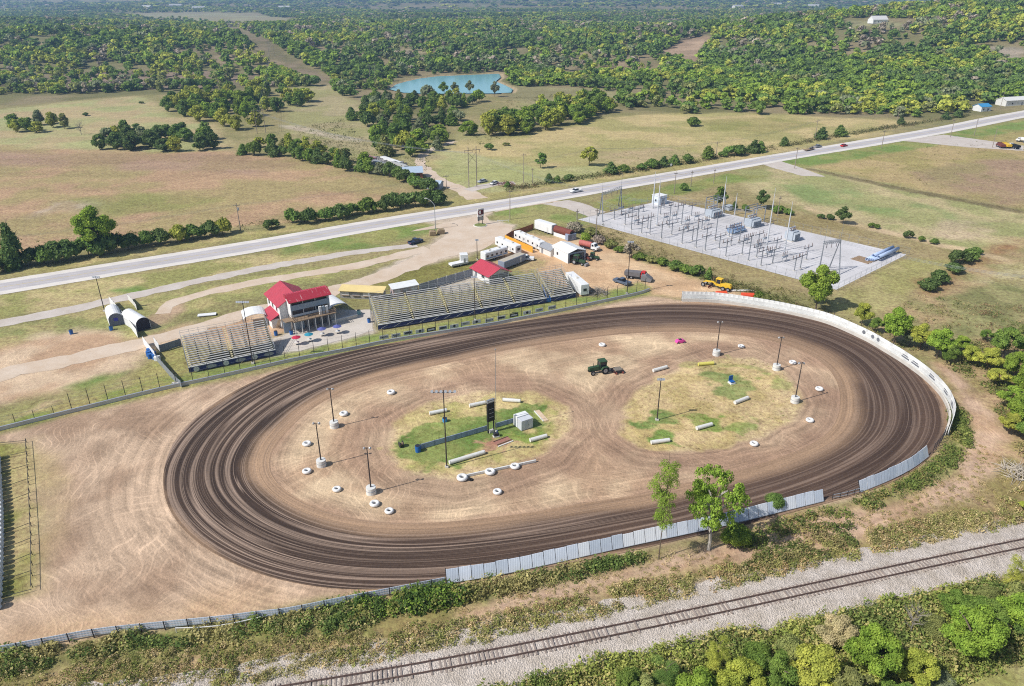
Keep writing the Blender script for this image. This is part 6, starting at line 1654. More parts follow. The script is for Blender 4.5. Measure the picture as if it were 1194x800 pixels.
def flatbed(label, at, head, g, cabm, bedm, kind='dump', scale=1.0):
    t = thing('work_truck', label, 'truck', P(*at), head)
    MB().box(-3.6, -.4, .6, 3.2, .4, .85).build('chassis', g['dark'], t)
    MB().prism([(1.2, .8), (3.4, .7), (3.5, 1.4), (2.7, 1.6), (2.3, 2.5), (1.2, 2.5)], -1.05, 1.05, lambda x, z: .08 if z > 1.8 else 0).build('cab', cabm, t)
    MB().prism([(2.36, 1.72), (2.72, 1.65), (2.4, 2.36), (2.1, 2.36)], -.85, .85).build('windscreen', g['glass'], t)
    for s in (-1, 1): MB().box(1.45, s * 1.0 - .03, 1.65, 2.2, s * 1.0 + .03, 2.3).build('window', g['glass'], t)
    if kind == 'dump':
        MB().prism([(-3.7, 1.0), (.9, 1.0), (1.0, 2.3), (-3.8, 2.1)], -1.15, 1.15).build('bed', bedm, t)
    else:
        MB().cyl((-3.6, 0, 1.75), (.9, 0, 1.75), .95, .95, 18).build('tank', bedm, t)
    wheels(t, g, [(2.5, -.95), (2.5, .95), (-1.6, -.95), (-1.6, .95), (-2.7, -.95), (-2.7, .95)], .5, .34)
    for s in (-1, 1): MB().box(3.46, s * .75 - .15, .95, 3.54, s * .75 + .15, 1.15).build('headlight', M('lamp_lens', (225, 225, 215), .2, .05, 2), t)
    t.scale = (scale,) * 3
    return t

def vehicles(g):
    pickup('dark blue pickup parked on the gravel below the highway', (479, 285.5), (490, 282), g['bluep'], g)
    pickup('white pickup driving on the highway near the substation drive', (678, 223), (665, 225.5), g['white'], g)
    pickup('small red car alone on the highway', (981, 171.5), (987, 170.3), g['redp'], g, 'car')
    t = pickup('grey pickup towing a laden trailer along the highway', (949, 173), (957, 171.6), M('grey_vehicle_paint', (150, 152, 156), .35, .1, 1), g)
    A, rz, L = frame((938, 176.5), (948, 174.4)); t = thing('flat_trailer', 'low flat trailer laden with dark scrap behind the grey pickup', 'trailer', A, rz)
    MB().box(0, -1.1, .6, L, 1.1, .75).build('deck', g['wood'], t); mb = MB()
    for i in range(9): x = R.uniform(.3, L - .9); y = R.uniform(-.8, .3); mb.box(x, y, .75, x + R.uniform(.5, 1.2), y + R.uniform(.4, .7), .75 + R.uniform(.3, 1.0))
    mb.build('load', M('mixed_scrap', (110, 108, 112), .7, .5, 2.5), t); wheels(t, g, [(L * .6, -1), (L * .6, 1), (L * .75, -1), (L * .75, 1)], .36, .24)
    pickup('white car parked by the dirt junction across the highway, right of the grey one', (581, 213.5), (571, 216.5), g['white'], g, 'car')
    pickup('silver car parked in the grass by the double power poles', (566, 212), (558.5, 213.5), M('silver_vehicle_paint', (190, 194, 200), .3, .1, 1, .2), g, 'car')
    pickup('blue grey race pickup on the pit dirt beside the red truck', (732, 333), (718.5, 328.5), M('dusty_blue_paint', (92, 104, 122), .4, .2, 1), g)
    flatbed('red cab truck with a grey bed parked in the pit lot', (743, 325), math.radians(-22), g, g['redp'], M('dusty_grey_bed', (116, 112, 112), .8, .25, 1))
    flatbed('white cab truck with a faded red tank by the garage', (687, 291), math.radians(-38), g, g['white'], M('faded_red_tank', (186, 106, 96), .7, .3, 1), 'tank')
    t = thing('loose_screen', 'grey metal hopper standing at the front of the red cab truck', 'hopper', P(754, 328), math.radians(-20))
    MB().prism([(-1.6, .5), (1.3, .2), (1.6, 1.0), (-.2, 2.2), (-1.6, 1.9)], -1.1, 1.1).build('hopper_body', M('hopper_grey', (128, 126, 128), .7, .3, 1), t)
    mb = MB()
    for x in (-1.4, 1.1):
        for y in (-.9, .9): mb.box(x - .08, y - .08, 0, x + .08, y + .08, .8)
    mb.build('legs', g['dark'], t)
    tractor('old green tractor before the open end of the white garage', (674, 308), math.radians(-35), g, 'green', loader=True, s=1.05)
    tractor('small grey green tractor right of the garage mouth', (692, 302.5), math.radians(-30), g, 'green', s=.8)
    tractor('small dark tractor between the garage and the grey green tractor', (684, 303), math.radians(-60), g, 'rust', s=.7)
    tractor('green tractor with cab working in the infield', (699, 434.5), math.radians(198), g, 'green', disc=True, s=1.12)
    grader(g)
    t = thing('drag_scraper', 'low red scraper on the ground behind the turn wall', 'implement', P(841, 342.5), math.radians(-8))
    MB().prism([(-1.9, .1), (1.8, .1), (1.5, .7), (-1.2, .5)], -.7, .7).build('frame', M('orange_red_paint', (224, 84, 50), .5, .15, 1), t); MB().box(-2.4, -.12, .3, -1.8, .12, .45).build('hitch', g['dark'], t)
    t = thing('fuel_tank', 'orange red fuel tank on a skid behind the turn wall', 'tank', P(871, 348.5), math.radians(-6))
    MB().cyl((-1.7, 0, 1.0), (1.7, 0, 1.0), .8, .8, 18).build('tank_body', M('orange_red_paint', (224, 84, 50), .5, .15, 1), t); MB().box(-1.5, -.7, 0, -1.2, .7, .4).box(1.2, -.7, 0, 1.5, .7, .4).build('skid', g['dark'], t)
    t = thing('white_pipe', 'long white pipe lying behind the red implements at the turn wall', 'pipe', P(852, 340)); a, b = P(852, 340), P(878, 340); MB().cyl((0, 0, .3), (b.x - a.x, b.y - a.y, .3), .28, .28, 10).build('pipe_body', g['offwhite'], t); MB().box(1, -.3, 0, 1.3, .3, .1).build('chock', g['wood'], t)
    # campers, trailers, motorhome
    camper('white camper nearest the orange fence, above the blue motorhome', (577, 287.5), (601, 298.5), 2.5, 3.3, g, nwin=4)
    camper('pale blue striped motorhome beside the red roofed hut', (566, 306.5), (592.5, 298.5), 2.5, 3.2, g, 'white', M('blue_trim', (110, 150, 190), .4, .15, 1), 'motorhome', 'motorhome', 5)
    camper('long grey trailer with a beige roof below the blue motorhome', (588, 315.5), (613, 305.5), 2.6, 2.7, g, M('slate_siding', (140, 148, 164), .5, .15, 1), None, 'box_trailer', 'trailer', 0, 0, (.55, .68), .08, M('beige_roof', (188, 178, 160), .8, .2, 1))
    camper('white camper at the left end inside the orange fence', (599, 279.5), (613, 286), 2.5, 3.1, g, nwin=3)
    camper('white camper at the right end inside the orange fence, beside the garage', (613, 286), (629, 294), 2.5, 3.3, g, nwin=3)
    camper('long white box trailer between the brown fence and maroon tank', (623, 268), (643, 274.5), 2.5, 3.6, g, 'white', None, 'box_trailer', 'trailer', 0, 0, (.6, .75), .08)
    camper('white box trailer standing at the end of the short grandstand', (659, 331), (677, 346.5), 2.5, 3.6, g, 'white', None, 'box_trailer', 'trailer', 0, 1, (.2, .3), .08)
    camper('small white trailer with dark load marks above the ribbed fence', (527, 313), (546, 309), 2.2, 1.2, g, 'white', None, 'utility_trailer', 'trailer', 0, 0, (.4, .55), .06)
    camper('square white box trailer with a pale blue end, behind the red roofed hut', (537, 309.5), (546, 309), 2.4, 3.4, g, 'white', None, 'box_trailer', 'trailer', 0, 0, (.4, .6), .08)
    pickup('old white pickup parked beside the long grey trailer', (607, 303), (618, 303.5), g['white'], g)
    # maroon tank on its white cradle
    A, rz, L = frame((645, 275), (664, 281)); t = thing('storage_tank', 'long maroon tank lying on a white cradle by the box trailer', 'tank', A, rz)
    MB().cyl((0, 1.2, 2.3), (L, 1.2, 2.3), 1.25, 1.25, 20).build('tank_shell', g['rust'], t)
    MB().cyl((L, 1.2, 2.3), (L + .03, 1.2, 2.3), .8, .8, 16).build('manhole', g['dark'], t)
    MB().box(0, .2, 0, L, 2.2, 1.2).build('cradle', g['white'], t)
    A, rz, L = frame((662, 281.5), (672, 279.5)); t = thing('generator_cabinet', 'grey blue metal cabinet at the end of the maroon tank', 'cabinet', A, rz)
    MB().bevbox(0, 0, .1, L, 1.6, 2.3, .06).build('cabinet_body', M('cabinet_blue', (150, 162, 184), .5, .15, 1), t); MB().box(.4, -.03, .5, L * .45, .0, 1.9).build('door', M('cabinet_door', (120, 132, 152), .5, .15, 1), t)
    # orange and brown board fences round the campers
    for label, px, h, m in (('orange board fence in front of the two white campers', [(589, 281), (621, 295)], 2.1, g['orange']), ('brown board fence closing the camper yard at the back', [(589, 281), (598, 275.5), (609, 272), (622, 267)], 2.0, M('brown_boards', (140, 92, 62), .85, .2, 1))):
        pts = outline_pts(px, 1); t = thing('board_fence', label, 'fence'); wall_along(pts, .05, h, .08).build('boarding', m, t)
        for p, a in spaced(pts, 2.4): MB().cyl((p.x - .1 * math.sin(a), p.y + .1 * math.cos(a), 0), (p.x - .1 * math.sin(a), p.y + .1 * math.cos(a), h), .05, .05, 6).build('post', g['wood'], t)
    # far trucks at the right edge
    for k, (x, y, lab, cm, bm, kind) in enumerate(((1166, 172, 'rusty brown work truck, leftmost of the trucks at the right edge', g['rust'], g['rust'], 'dump'), (1172, 172, 'yellow work truck parked beside the rusty brown one', g['yellow'], g['yellow'], 'dump'), (1181, 173, 'white work truck with a black bed, right of the yellow one', g['white'], g['black'], 'dump'), (1192, 166, 'white tank truck at the far right edge yard', g['white'], g['white'], 'tank'))):
        flatbed(lab, (x, y), math.radians(80 + 10 * k), g, cm, bm, kind)

# ------------------------------------------------------------------ infield furniture
def infield_things(g):
    lamp = M('lamp_head', (190, 192, 196), .35, .1, 2, .3)
    def light_pole(label, base, top, drum=True, arm=0, where=None, name='light_pole'):
        b = P(*base); H = HT(base[0], base[1], top[1]); t = thing(name, label, 'light pole', b)
        q = P(*base); # lean the pole as measured
        lo = Vector((0, 0, 0)); z0 = .0
        if drum:
            d = MB(); d.cyl((0, 0, 0), (0, 0, 1.3), .88, .84, 20); d.build('concrete_base', g['offwhite'], t)
            MB().ring((0, 0, .72), (0, 0, 1), .86, .04, 20, 6).build('base_band', g['grey'], t); z0 = 1.35
        else: MB().box(-.3, -.3, 0, .3, .3, .35).build('footing', g['conc'], t)
        MB().cyl((0, 0, z0 - .1), (0, 0, H), .13, .085, 8).build('pole', M('dark_pole_timber', (70, 62, 58), .85, .2, 1.5), t)
        if arm:
            MB().box(-arm, -.06, H - .5, arm, .06, H - .36).build('crossarm', g['grey'], t)
            n = 4 if arm < 1.4 else 6
            for i in range(n):
                x = -arm + .15 + i * (2 * arm - .3) / (n - 1); mb = MB(); mb.cyl((x, -.1, H - .2), (x, .3, H - .35), .26, .16, 10); mb.build('floodlight', lamp, t)
        else:
            for s in (-1, 1):
                mb = MB().cyl((s * .38, 0, H - .05), (s * .5, .25, H - .3), .12, .24, 10); mb.build('floodlight', lamp, t)
            MB().box(-.5, -.05, H - .12, .5, .05, H - .02).build('crossarm', g['dark'], t)
        return t
    G_ = 'floodlight poles on white drums'
    for lab, b, tp in (('floodlight pole on a white drum, farthest at the west end of the infield', (390, 498), (384, 453)), ('floodlight pole on a white drum nearest the dark clay of the west turn', (375, 543), (367, 493)), ('floodlight pole on a white drum, nearest at the west end', (433, 575), (428, 522)), ('floodlight pole on a white drum, leftmost at the east end of the infield', (835, 414), (838, 375)), ('floodlight pole on a white drum between two others at the east end', (905, 431), (910, 393)), ('floodlight pole on a white drum, nearest at the east end', (926.5, 469), (934, 423))):
        light_pole(lab, b, tp)['group'] = G_
    light_pole('tall floodlight pole with wide crossarm on the infield grass by the long wall', (521, 545), (518, 455), False, 2.1)
    light_pole('floodlight pole with short crossarm on grass of the east infield', (766, 490), (771, 441), False, .7)
    light_pole('tall floodlight pole in front of the left grandstand', (295, 424), (285, 351), False, 1.4)
    light_pole('floodlight pole standing before the long grandstand', (554, 373.5), (553.5, 322), False, .7)
    light_pole('floodlight pole by the arched shed at the left entrance', (122, 363), (108, 322), False, .9)
    light_pole('floodlight pole at the fence beside the pit lot', (731, 342.5), (733, 281), False, .8)
    light_pole('short floodlight pole behind the red roofed hut', (556.5, 303), (556, 279), False, .5)
    # scoreboard
    A, rz, L = frame((568.6, 505.5), (576.5, 502.5)); t = thing('scoreboard', 'tall narrow black scoreboard on two posts in the infield', 'scoreboard', A, rz)
    L = 1.55
    for x in (.12, L - .12): MB().box(x - .1, -.1, 0, x + .1, .1, 3.2).build('post', g['dark'], t)
    blk = M('matt_black', (30, 30, 33), .6, .15, 1)
    MB().box(-.05, -.2, 2.6, L + .05, .2, 6.7).build('panel', blk, t)
    MB().box(-.05, -.22, 6.72, L + .05, .22, 7.35).build('header', g['grey'], t)
    MB().box(.2, -.235, 6.9, L - .2, -.221, 7.15).build('emblem', g['white'], t)
    for z in (3.5, 4.4, 5.3): MB().box(.25, -.215, z, L - .25, -.201, z + .05).build('rule', g['offwhite'], t)
    MB().box(.3, -.3, 0, 1.4, .3, .5).build('footing', g['conc'], t)
    t = thing('flag_pole', 'very tall thin bare flag pole beside the scoreboard', 'flag pole', P(578.5, 503)); H = HT(578.5, 503, 408)
    MB().cyl((0, 0, 0), (0, 0, H), .07, .04, 8).build('pole', M('pale_pole', (150, 150, 148), .5, .1, 1), t); MB().cyl((0, 0, H), (0, 0, H + .2), .12, .12, 8).build('finial', g['galv'], t); MB().cyl((0, 0, 0), (0, 0, .3), .3, .25, 10).build('footing', g['conc'], t)
    # long low wall, white hut
    bl = M_corr('blue_grey_boards', (150, 164, 184), 0, 2.2, .7, .16, 0)
    def low_wall(label, a, b, h, m, th=.12, name='infield_wall', seg=5):
        A, rz, L = frame(a, b); t = thing(name, label, 'wall', A, rz)
        for i in range(seg): MB().box(i * L / seg + .02, -th / 2, .1, (i + 1) * L / seg - .02, th / 2, h).build('panel', m, t)
        for i in range(seg + 1): MB().box(i * L / seg - .04, th / 2 + .003, 0, i * L / seg + .04, th / 2 + .1, h + .1).build('post', g['dark'], t)
        return t
    low_wall('long blue grey board wall on the infield grass left of the scoreboard', (491, 524), (568, 502), 1.15, bl, seg=5)
    low_wall('shorter blue grey board wall between the scoreboard and white hut', (578, 499), (602, 492), 1.05, bl, seg=2)
    low_wall('low white kerb wall with tyres leaning at the near infield edge', (543, 556.5), (625, 539), .55, g['offwhite'], .25, 'kerb_wall', 5)
    A, rz, L = frame((608, 503), (621.5, 498.5)); t = thing('white_hut', 'white two part box hut at the end of the infield wall', 'hut', A, rz)
    D = 2.9
    MB().bevbox(0, 0, .05, L, D * .52, 2.25, .04).build('near_box', M('grey_white_box', (204, 206, 210), .6, .12, 1), t)
    MB().bevbox(-.05, D * .54, .05, L - .05, D, 2.4, .04).build('far_box', g['white'], t)
    d = MB().box(L * .35, -.03, .1, L * .65, 0, 1.9).build('door', M('hut_door', (186, 190, 196), .6, .1, 1), t); MB().box(L * .6, -.06, .9, L * .63, -.03, 1.05).build('handle', g['dark'], d)
    # white tyre markers
    TY = [((456, 459), 'by the far west edge of the infield'), ((401, 484), 'right of the farthest western light pole'), ((358, 519), 'left of the western light poles'), ((358, 551), 'below the light pole nearest the clay'), ((393, 572), 'left of the nearest western light pole'), ((437, 589), 'just below the nearest western light pole'), ((454, 597.5), 'lowest on the near west rim'), ((539, 559), 'at the left end of the white kerb wall'), ((571.5, 552), 'at the middle of the white kerb wall'), ((600.5, 545.5), 'at the right part of the white kerb wall'), ((580, 575), 'on the bare dirt below the white kerb wall'), ((702, 403.5), 'on the dirt beyond the green tractor'), ((864, 405), 'beyond the leftmost eastern light pole'), ((955, 455), 'right of the nearest eastern light pole'), ((944, 491.5), 'on the rim of the east turn'), ((879, 519), 'on the near dirt of the east infield'), ((924, 424), 'right of the middle eastern light pole')]
    for (x, y), w in TY:
        t = thing('tyre_marker', f'large whitewashed tyre lying {w}', 'tyre', P(x, y), R.uniform(0, 6), 'white tyre markers round the infield')
        sc = R.uniform(.92, 1.08)
        if (x, y) in ((571.5, 552), (539, 559)): sc *= 1.15
        MB().ring((0, 0, .34 * sc), (0, 0, 1), .56 * sc, .27 * sc, 22, 9, 1.1).build('tyre', g['tyrew'], t, True)
        MB().cyl((0, 0, .02), (0, 0, .1), .4 * sc, .4 * sc, 14).build('dark_centre', g['black'], t)
    t = thing('tyre_marker', 'small black tyre on the dirt beside the white kerb wall', 'tyre', P(549, 560)); MB().ring((0, 0, .14), (0, 0, 1), .28, .14, 16, 8).build('tyre', g['black'], t, True)
    # white log barriers
    LG = [((501, 484), (521, 480), 'farthest left on the dry grass', 0), ((547.5, 475), (566, 471), 'left of the scoreboard top', 0), ((586, 468), (607, 469.5), 'on the tan grass right of the scoreboard', 0), ((524, 541.5), (565, 529), 'longest, beside the wide armed light pole', 0), ((618, 515.5), (637.5, 510), 'right of the brown bare patch', 0), ((761.5, 434), (777.5, 429.5), 'right of the green tractor', 0), ((856.5, 471.5), (872, 465.5), 'on grass left of the nearest eastern light pole', 0), ((812, 501.5), (830, 496.5), 'on the nearer grass of the east infield', 0), ((759, 518), (780.5, 515), 'nearest, below the short armed light pole', 0), ((814, 426.5), (832.5, 425), 'painted yellow, near the leftmost eastern light pole', 1)]
    for a, b, w, ye in LG:
        A, rz, L = frame(a, b); t = thing('barrier_log', f"{'yellow' if ye else 'white'} log barrier {w}", 'barrier', A, rz, 'painted log barriers in the infield')
        MB().cyl((0, 0, .42), (L, 0, .42), .4, .38, 14).build('log', g['offwhite'] if not ye else M('pale_yellow_paint', (216, 206, 104), .6, .15, 1), t)
        for x in (.02 * L, L * .98): MB().cyl((x - .03, 0, .42), (x + .03, 0, .42), .405, .4, 14).build('end_band', M('grey_band', (150, 148, 144), .8, .2, 1), t)
    A, rz, L = frame((626, 479), (637, 491)); t = thing('timber_pad', 'pale timber pad on the dirt right of the white hut', 'pad', A, rz); MB().box(0, -.5, 0, L, .5, .12).build('planks', M('pale_planks', (216, 190, 160), .9, .2, 1), t); MB().box(0, -.7, 0, L, -.55, .2).build('edge_beam', g['offwhite'], t)
    A, rz, L = frame((580, 520), (597, 513.5)); t = thing('paving_slab', 'reddish paving slab with low rails on the bare infield patch', 'slab', A, rz); MB().box(0, 0, 0, L, 1.6, .08).build('slab', M('reddish_paving', (164, 116, 100), .9, .25, 2), t)
    for y in (.1, 1.4): MB().box(0, y, .08, L, y + .1, .25).build('rail', g['wood'], t)
    MB().box(-.1, -.5, 0, L, -.3, .2).build('kerb', g['offwhite'], t)
    def drum(label, at, m, cat='drum', name='plastic_drum', h=.95, r=.34):
        t = thing(name, label, cat, P(*at)); MB().cyl((0, 0, 0), (0, 0, h), r * .95, r, 14).build('barrel', m, t); MB().ring((0, 0, h * .66), (0, 0, 1), r, .03, 14, 6).build('hoop', m, t); MB().cyl((0, 0, h), (0, 0, h + .04), r * .9, r * .9, 14).build('lid', g['dark'] if m is not g['dark'] else g['grey'], t); return t
    drum('blue drum on its pale base at the left end of the infield wall', (487.5, 526.5), g['blue'], h=1.3, r=.55)
    drum('blue capped drum on the infield grass behind the wide armed light pole', (518.7, 491.5), M('sky_blue_plastic', (70, 150, 205), .5, .1, 1), h=.8, r=.5)
    for lab, at in (('blue drum at the back of the gap left of the tower', (322, 391)), ('blue drum at the front corner of the tower', (340, 390)), ('blue drum at the left end of the long grandstand', (430.5, 376)), ('blue drum beside the slate fronted arched shed', (130, 385)), ('dark blue drum alone on the dirt at the left entrance', (83.5, 389.5))): drum(lab, at, g['blue'], h=1.15, r=.45)
    drum('pale teal bin on the paving by the canopy', (418.7, 366.5), M('pale_teal', (150, 190, 190), .5, .1, 1), 'bin', 'waste_bin', 1.2, .5)
    # stack of blue seats by the gate
    t = thing('blue_seat_stack', 'heap of blue plastic drums and seats by the white gate fence', 'drums', P(174, 412))
    for x, y, z in ((0, 0, 0), (1.1, -.6, 0), (2.0, -1.6, 0), (.5, -1.4, 0), (1.4, -2.6, 0), (2.6, -3.0, 0)): MB().cyl((x, y, z), (x, y, z + 1.2), .5, .5, 12).build('seat', g['blue'], t)
    MB().bevbox(3.0, -4.2, 0, 4.2, -3.2, 1.1, .05).build('white_box', g['white'], t)
    # odds and ends of the infield
    t = thing('cable_reel', 'dark cable reel lying on the infield grass left of the wall', 'reel', P(468, 521), .5)
    for x in (-.35, .35): MB().cyl((x - .04, 0, .6), (x + .04, 0, .6), .6, .6, 16).build('flange', g['dark'], t)
    MB().cyl((-.35, 0, .6), (.35, 0, .6), .3, .3, 12).build('core', g['wood'], t)
    t = thing('water_pump', 'dark engine pump standing at the foot of the scoreboard', 'pump', P(578.5, 509), .4); MB().bevbox(-.5, -.35, .2, .5, .35, .9, .08).build('engine', g['dark'], t); MB().cyl((.2, 0, .9), (.2, 0, 1.3), .08, .08, 8).build('stack', g['blue'], t); MB().box(-.6, -.4, 0, .6, .4, .2).build('skid', g['offwhite'], t)
    t = thing('pink_cart', 'bright pink low cart alone at the far infield rim', 'cart', P(793, 399.5), .3); pk = M('hot_pink', (236, 84, 168), .5, .1, 1)
    MB().prism([(-1.2, .2), (1.1, .2), (1.2, .5), (.5, .9), (-.9, .8)], -.55, .55).build('cart_body', pk, t); MB().box(-.4, -.4, .8, .3, .4, .95).build('seat', g['dark'], t); wheels(t, g, [(-.8, -.55), (-.8, .55), (.8, -.55), (.8, .55)], .24, .16)
    t = thing('folding_chair', 'blue chair on a white base on the east infield grass', 'chair', P(853, 447), .4); MB().box(-.6, -.6, 0, .6, .6, .3).build('base', g['white'], t); MB().box(-.5, -.5, .5, .5, .5, .62).build('seat', g['blue'], t); MB().box(-.5, .4, .6, .5, .52, 1.7).build('backrest', g['blue'], t)
    for x in (-.4, .4): MB().box(x - .05, -.4, .3, x + .05, -.3, .5).build('leg', g['dark'], t)
    # umbrellas on the paving
    for lab, at, m in (('red patio umbrella nearest the left grandstand', (346.5, 402), M('red_cloth', (190, 44, 74), .8, .1, 1)), ('teal patio umbrella between the red and the blue ones', (361, 398.5), M('teal_cloth', (48, 138, 160), .8, .1, 1)), ('blue patio umbrella right of the teal one', (376, 392), M('violet_blue_cloth', (92, 98, 158), .8, .1, 1)), ('blue patio umbrella farthest right, nearest the canopy', (394, 389), M('violet_blue_cloth', (92, 98, 158), .8, .1, 1))):
        t = thing('patio_umbrella', lab, 'umbrella', P(*at), R.uniform(0, 1), 'patio umbrellas before the tower'); mb = MB()
        n = 8; vs = [(0, 0, 2.5)] + [(1.12 * math.cos(2 * math.pi * k / n), 1.12 * math.sin(2 * math.pi * k / n), 2.0) for k in range(n)]
        vs += [(x, y, z - .03) for x, y, z in vs]; mb.add(vs, [(0, k + 1, (k + 1) % n + 1) for k in range(n)] + [(n + 1, n + 2 + (k + 1) % n, n + 2 + k) for k in range(n)] + [(k + 1, n + 2 + k, n + 2 + (k + 1) % n, (k + 1) % n + 1) for k in range(n)])
        mb.build('canopy', m, t); MB().cyl((0, 0, 0), (0, 0, 2.6), .035, .03, 6).build('pole', g['galv'], t); MB().cyl((0, 0, .7), (0, 0, .76), .6, .6, 14).build('table_top', g['offwhite'], t); MB().cyl((0, 0, 0), (0, 0, .1), .35, .3, 12).build('foot', g['dark'], t)
    # concrete blocks and posts on the paving edge
    for lab, at in (('white concrete block by the left gate fence', (205, 450)),):
        t = thing('concrete_block', lab, 'block', P(*at)); MB().bevbox(-.7, -.4, 0, .7, .4, .8, .06).build('block', g['conc'], t); MB().ring((0, 0, .8), (0, 1, 0), .12, .03, 10, 6).build('lifting_eye', g['dark'], t)
    t = thing('flat_sign', 'white board lying on the verge above the left grandstand', 'board', P(242, 368), .25); MB().box(-2.4, -.8, .25, 2.2, .8, .4).build('board', g['white'], t); MB().box(-2, -.6, 0, -1.8, .6, .25).box(1.7, -.6, 0, 1.9, .6, .25).build('bearers', g['wood'], t)
    # brush and scrap
    def pile(label, at, n, rad, h, m, name, cat, ln=1.6):
        t = thing(name, label, cat, P(*at)); mb = MB()
        for _ in range(n):
            a = R.uniform(0, 6.28); r0 = rad * R.random() ** .5; x, y = r0 * math.cos(a), r0 * math.sin(a); z = h * (1 - r0 / rad) * R.random()
            d = Vector((R.uniform(-1, 1), R.uniform(-1, 1), R.uniform(-.25, .35))) * ln; p = Vector((x, y, z + .1)); q = p + d; q.z = max(.05, q.z)
            mb.cyl(p, q, R.uniform(.03, .08), .02, 5)
        mb.build('branches', m, t)
    dead = M('grey_dead_wood', (150, 142, 130), .9, .25, 2)
    pile('heap of grey wire and brush beside the white trailer', (697, 342), 240, 2.6, 2.4, dead, 'brush_heap', 'brush')
    pile('bleached fallen branches at the right edge by the dirt path', (1186, 552), 130, 2.6, 1.4, M('bleached_wood', (196, 184, 166), .9, .2, 2), 'fallen_branches', 'branches', 2.6)
    pile('brown heap of pallets and poles by the dirt junction across the highway', (590, 216), 140, 4.0, 2.2, g['rust'], 'pallet_heap', 'heap', 2.2)

